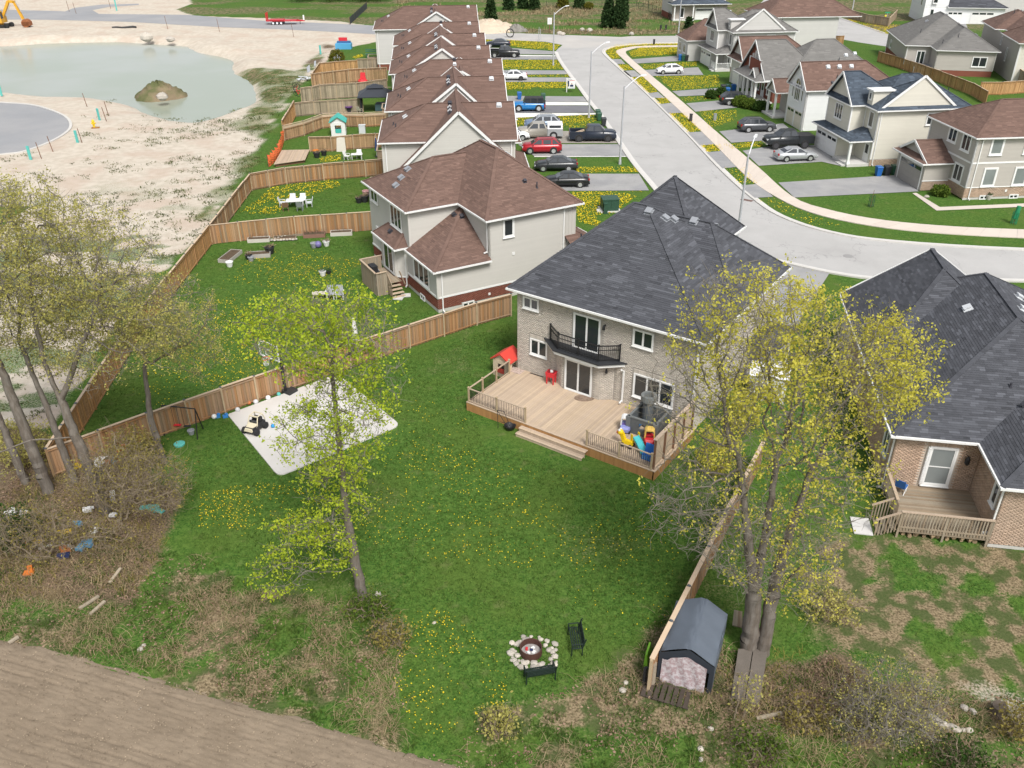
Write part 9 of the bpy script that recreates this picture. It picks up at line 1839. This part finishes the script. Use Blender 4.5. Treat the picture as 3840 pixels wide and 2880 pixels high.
YARDB = GP([(140, 1000), (300, 760), (470, 540), (805, 510), (820, 600), (1090, 690), (880, 745), (480, 885)]); YARDJ = GP([(1640, 1020), (1900, 1000), (1900, 1150), (2230, 1210), (2240, 1480), (1850, 1440), (1580, 1380), (1430, 1400)]); YARD3 = GP([(470, 515), (545, 418), (830, 385), (800, 490)])
PADP = np.array(pad)
def lawnpts(poly, dens, seed):
 P = scatter(poly, dens, seed); P = P[~inside(P, pad)]; mk, z, s = ground_colours(P); return P[mk[:, 0] > .55]
blades('grass', 'short green lawn grass behind the grey brick house', lawnpts(YARD, 42, 1), 3, .10, .016, .9, G_LAWN, 1); blades('grass', 'green grass of the lawn with the garden beds', lawnpts(YARDB, 20, 2), 3, .10, .015, .9, G_LAWN, 2); blades('grass', 'patchy grass behind the peach brick bungalow', lawnpts(YARDJ, 32, 3), 3, .09, .013, .9, G_LAWN, 3); blades('grass', 'green grass of the patio table lawn', lawnpts(YARD3, 14, 4), 3, .11, .017, .9, G_LAWN, 4)
RP = np.concatenate([scatter(q, 15, 5 + i) for i, q in enumerate(ROUGH)]); RP = RP[(np.abs(RP[:, 0]) < 26) & (RP[:, 1] > 16)]; RP = RP[sdist(RP, FIELD) < -.1]; nz = fbm(RP[:, 0], RP[:, 1], 1.6, 3); nz2 = fbm(RP[:, 0] + 31, RP[:, 1] - 11, 2.0, 3)
blades('straw', 'long dry straw grass lying along the field edge', RP[nz > .52], 5, .42, .009, 1.5, G_STRAW, 6, .12); blades('weeds', 'green weeds between the dry straw', RP[nz2 > .42], 6, .2, .014, 1.0, G_WEED, 7, .11)
def litter(name, label, P, s, m, seed, zz=.03):
 rg = np.random.default_rng(seed); V, F, tn = leaves(np.c_[P, np.full(len(P), zz)], 3, s, .08, rg, 0, 1.2); V[:, 2] = np.clip(V[:, 2] * .5 + zz * .5 - .005, .005, .14); stuff(name, npmesh(name, V, F, m, tn), label)
CP = scatter(FIELD, 26, 77); CP = CP[(np.abs(CP[:, 0]) < 26) & (CP[:, 1] > 17)]
LT = leaf_mat('fallen_leaf', (.13, .085, .055), (.36, .25, .18), .1); LP_ = np.concatenate([scatter(q, 22, 15 + i) for i, q in enumerate(LITTER + ROUGH)]); LP_ = LP_[(np.abs(LP_[:, 0]) < 27) & (LP_[:, 1] > 16)]; LP_ = LP_[sdist(LP_, FIELD) < .1]; litter('leaf_litter', 'brown fallen leaves along the field edge and under the trees', LP_[fbm(LP_[:, 0], LP_[:, 1], 2.2, 3) > .45], .085, LT, 8)
litter('soil_clods', 'small crumbled clods on the ploughed field', CP, .05, leaf_mat('soil_clod', (.16, .125, .09), (.36, .29, .21), 0), 78, .09); LW = np.concatenate([scatter(q, 9, 25 + i) for i, q in enumerate(LITTER)]); LW = LW[(np.abs(LW[:, 0]) < 30)]; blades('undergrowth', 'thin brown and olive undergrowth beneath the trees', LW[fbm(LW[:, 0], LW[:, 1], 2.5, 3) > .46], 5, .3, .01, 1.1, L_BRN, 9, .15)
SP = scatter(SITE, 1.1, 30); SP = SP[(SP[:, 1] < 150) & (SP[:, 0] > -60)]; SP = SP[(sdist(SP, POND) < -2) & (sdist(SP, CUL) < -1)]; wz = fbm(SP[:, 0] * .5, SP[:, 1], 2.2, 4) + .25 * smooth(sdist(SP, VERGE), -8, 0) + .1 * smooth(-SP[:, 1], -80, -55); blades('weeds', 'scattered low weeds on the pale site ground', SP[wz > .60], 10, .22, .035, 1.3, G_SITE, 10, .28)
FP_ = scatter(FARGRASS, .5, 33); FP_ = FP_[(FP_[:, 0] < 45) & (FP_[:, 0] > -30)]; blades('meadow', 'rough straw-coloured meadow grass beyond the crossing', FP_[fbm(FP_[:, 0] * .4, FP_[:, 1], 6, 3) > .5], 6, .7, .05, 1.0, G_STRAW, 11, .5)
# dandelions: flower discs on the grass
def dandelions(label, polys, r, seed, m, lo=.38):
 rg = np.random.default_rng(seed); C = []
 for i, (poly, dens, cl) in enumerate(polys):
  P = scatter(poly, dens * 1.3, seed * 31 + i)
  if len(P) == 0: continue
  P = P[~inside(P, pad)]; f = fbm(P[:, 0] + i * 5, P[:, 1], cl, 3); P = P[rg.random(len(P)) < smooth(f, lo, lo + .3) * 1.1]; C.append(P)
 C = np.concatenate(C); n = len(C); rr = r * (.7 + .6 * rg.random(n)); tilt = rg.normal(size=(n, 2)) * .35; a = np.arange(6) * math.pi / 3; z = .05 + .05 * rg.random(n)
 x = np.cos(a)[None] * rr[:, None]; y = np.sin(a)[None] * rr[:, None]; V = np.stack([C[:, :1] + x, C[:, 1:] + y, z[:, None] + x * tilt[:, :1] + y * tilt[:, 1:]], -1); top = np.c_[C, z + rr * .35]; V = np.concatenate([V, top[:, None]], 1).reshape(-1, 3)
 i = (np.arange(n) * 7)[:, None]; F = np.stack([np.concatenate([i + k, i + (k + 1) % 6, i + 6], 1) for k in range(6)], 1).reshape(-1, 3); stuff('dandelions', npmesh('dandelions', V, F, m, np.repeat(np.clip(rg.normal(size=n) * .25, -.5, .5), 6)), label)
M_DAN = leaf_mat('dandelion_yellow', (.60, .40, .02), (.82, .68, .05), .2)
dandelions('yellow dandelions in the lawn behind the grey brick house', [(GP([(430, 1065), (640, 1040), (800, 1000), (980, 950), (1100, 1010), (1400, 1055), (1490, 1100), (1460, 1220), (1250, 1240), (1000, 1220), (760, 1180), (440, 1165)]), 9, 1.6), (GP([(430, 1070), (560, 1040), (660, 1060), (640, 1150), (430, 1140)]), 26, 1.5), (GP([(860, 1330), (960, 1310), (1060, 1400), (1110, 1500), (1080, 1580), (900, 1590), (850, 1480)]), 18, 1.2), (GP([(900, 860), (1030, 900), (1090, 990), (860, 1040), (830, 960)]), 5, 1.2), (GP([(1180, 1180), (1480, 1120), (1440, 1400), (1240, 1370)]), 2.5, 1.2)], .025, 1, M_DAN, .28)
dandelions('orange-yellow dandelions in the lawn with the garden beds', [(GP([(270, 860), (390, 690), (560, 540), (780, 560), (790, 640), (560, 800), (420, 900)]), 9, 1.4), (GP([(380, 760), (470, 650), (560, 660), (600, 780), (480, 850)]), 12, 1.2), (GP([(560, 560), (700, 540), (760, 600), (600, 620)]), 10, 1.2)], .033, 2, M_DAN, .26)
STR = [[(30, 366), (300, 370), (600, 392), (740, 415), (690, 468), (380, 440), (100, 400)], [(110, 552), (715, 556), (775, 640), (150, 640)], [(180, 760), (800, 758), (870, 810), (200, 830)], [(440, 692), (825, 688), (838, 712), (440, 712)], [(305, 1090), (1050, 1060), (1070, 1110), (560, 1150), (340, 1180)], [(720, 1120), (1080, 1110), (960, 1170), (740, 1200)], [(820, 1545), (1435, 1540), (1455, 1590), (880, 1595)], [(1150, 470), (1250, 415), (1420, 402), (1920, 402), (1920, 416), (1350, 435), (1260, 470), (1290, 540), (1205, 545)], [(1370, 480), (1480, 440), (1910, 436), (1910, 495), (1450, 525), (1400, 530)], [(1265, 600), (1350, 595), (1415, 645), (1310, 655)], [(1480, 595), (2000, 572), (2000, 610), (1510, 640)], [(1395, 715), (1510, 710), (1640, 850), (1530, 862)], [(1620, 705), (2200, 695), (2210, 800), (1780, 838)], [(1590, 910), (1710, 905), (1755, 945), (1640, 962)], [(1840, 900), (2210, 880), (2210, 910), (1890, 940)], [(1740, 1045), (1890, 1045), (2045, 1210), (1890, 1225)], [(2010, 1350), (2200, 1340), (2212, 1390), (2090, 1405)]]
GD = [(P3(q), d, 2.0) for q, d in zip(STR, (26, 22, 32, 12, 24, 16, 28, 32, 30, 30, 18, 30, 18, 32, 10, 32, 14))] + [(P4([(1000, 430), (1000, 431), (1001, 430)]), 1, 1), (P4([(200, 690), (430, 680), (440, 740), (260, 800)]), 14, 2), (P4([(350, 895), (600, 875), (590, 910), (400, 925)]), 26, 2), (P4([(210, 900), (330, 895), (350, 930), (250, 945)]), 24, 2), (P4([(350, 1040), (480, 1035), (560, 1140), (450, 1145)]), 10, 2), (P4([(540, 1230), (680, 1230), (900, 1340), (1100, 1400), (900, 1400)]), 6, 2)]
dandelions('dense yellow dandelions on the front lawns along the street', GD, .05, 3, M_DAN, .12)
dandelions('dandelions round the patio table and beyond the transformer box', [(GP([(515, 462), (590, 405), (720, 388), (740, 400), (620, 440), (600, 465)]), 22, 2), (GP([(1235, 415), (1390, 414), (1340, 450), (1290, 490), (1250, 480)]), 32, 2), (PA(a2, [(470, 530), (620, 490), (740, 480), (740, 530), (560, 560)]), 25, 2), (PA(a1, [(850, 200), (940, 165), (960, 190), (880, 215)]), 40, 2), (GP([(1830, 42), (1990, 60), (1985, 82), (1905, 72)]), 16, 3), (GP([(1768, 48), (1790, 60), (1770, 66)]), 30, 3)], .05, 4, M_DAN, .2)
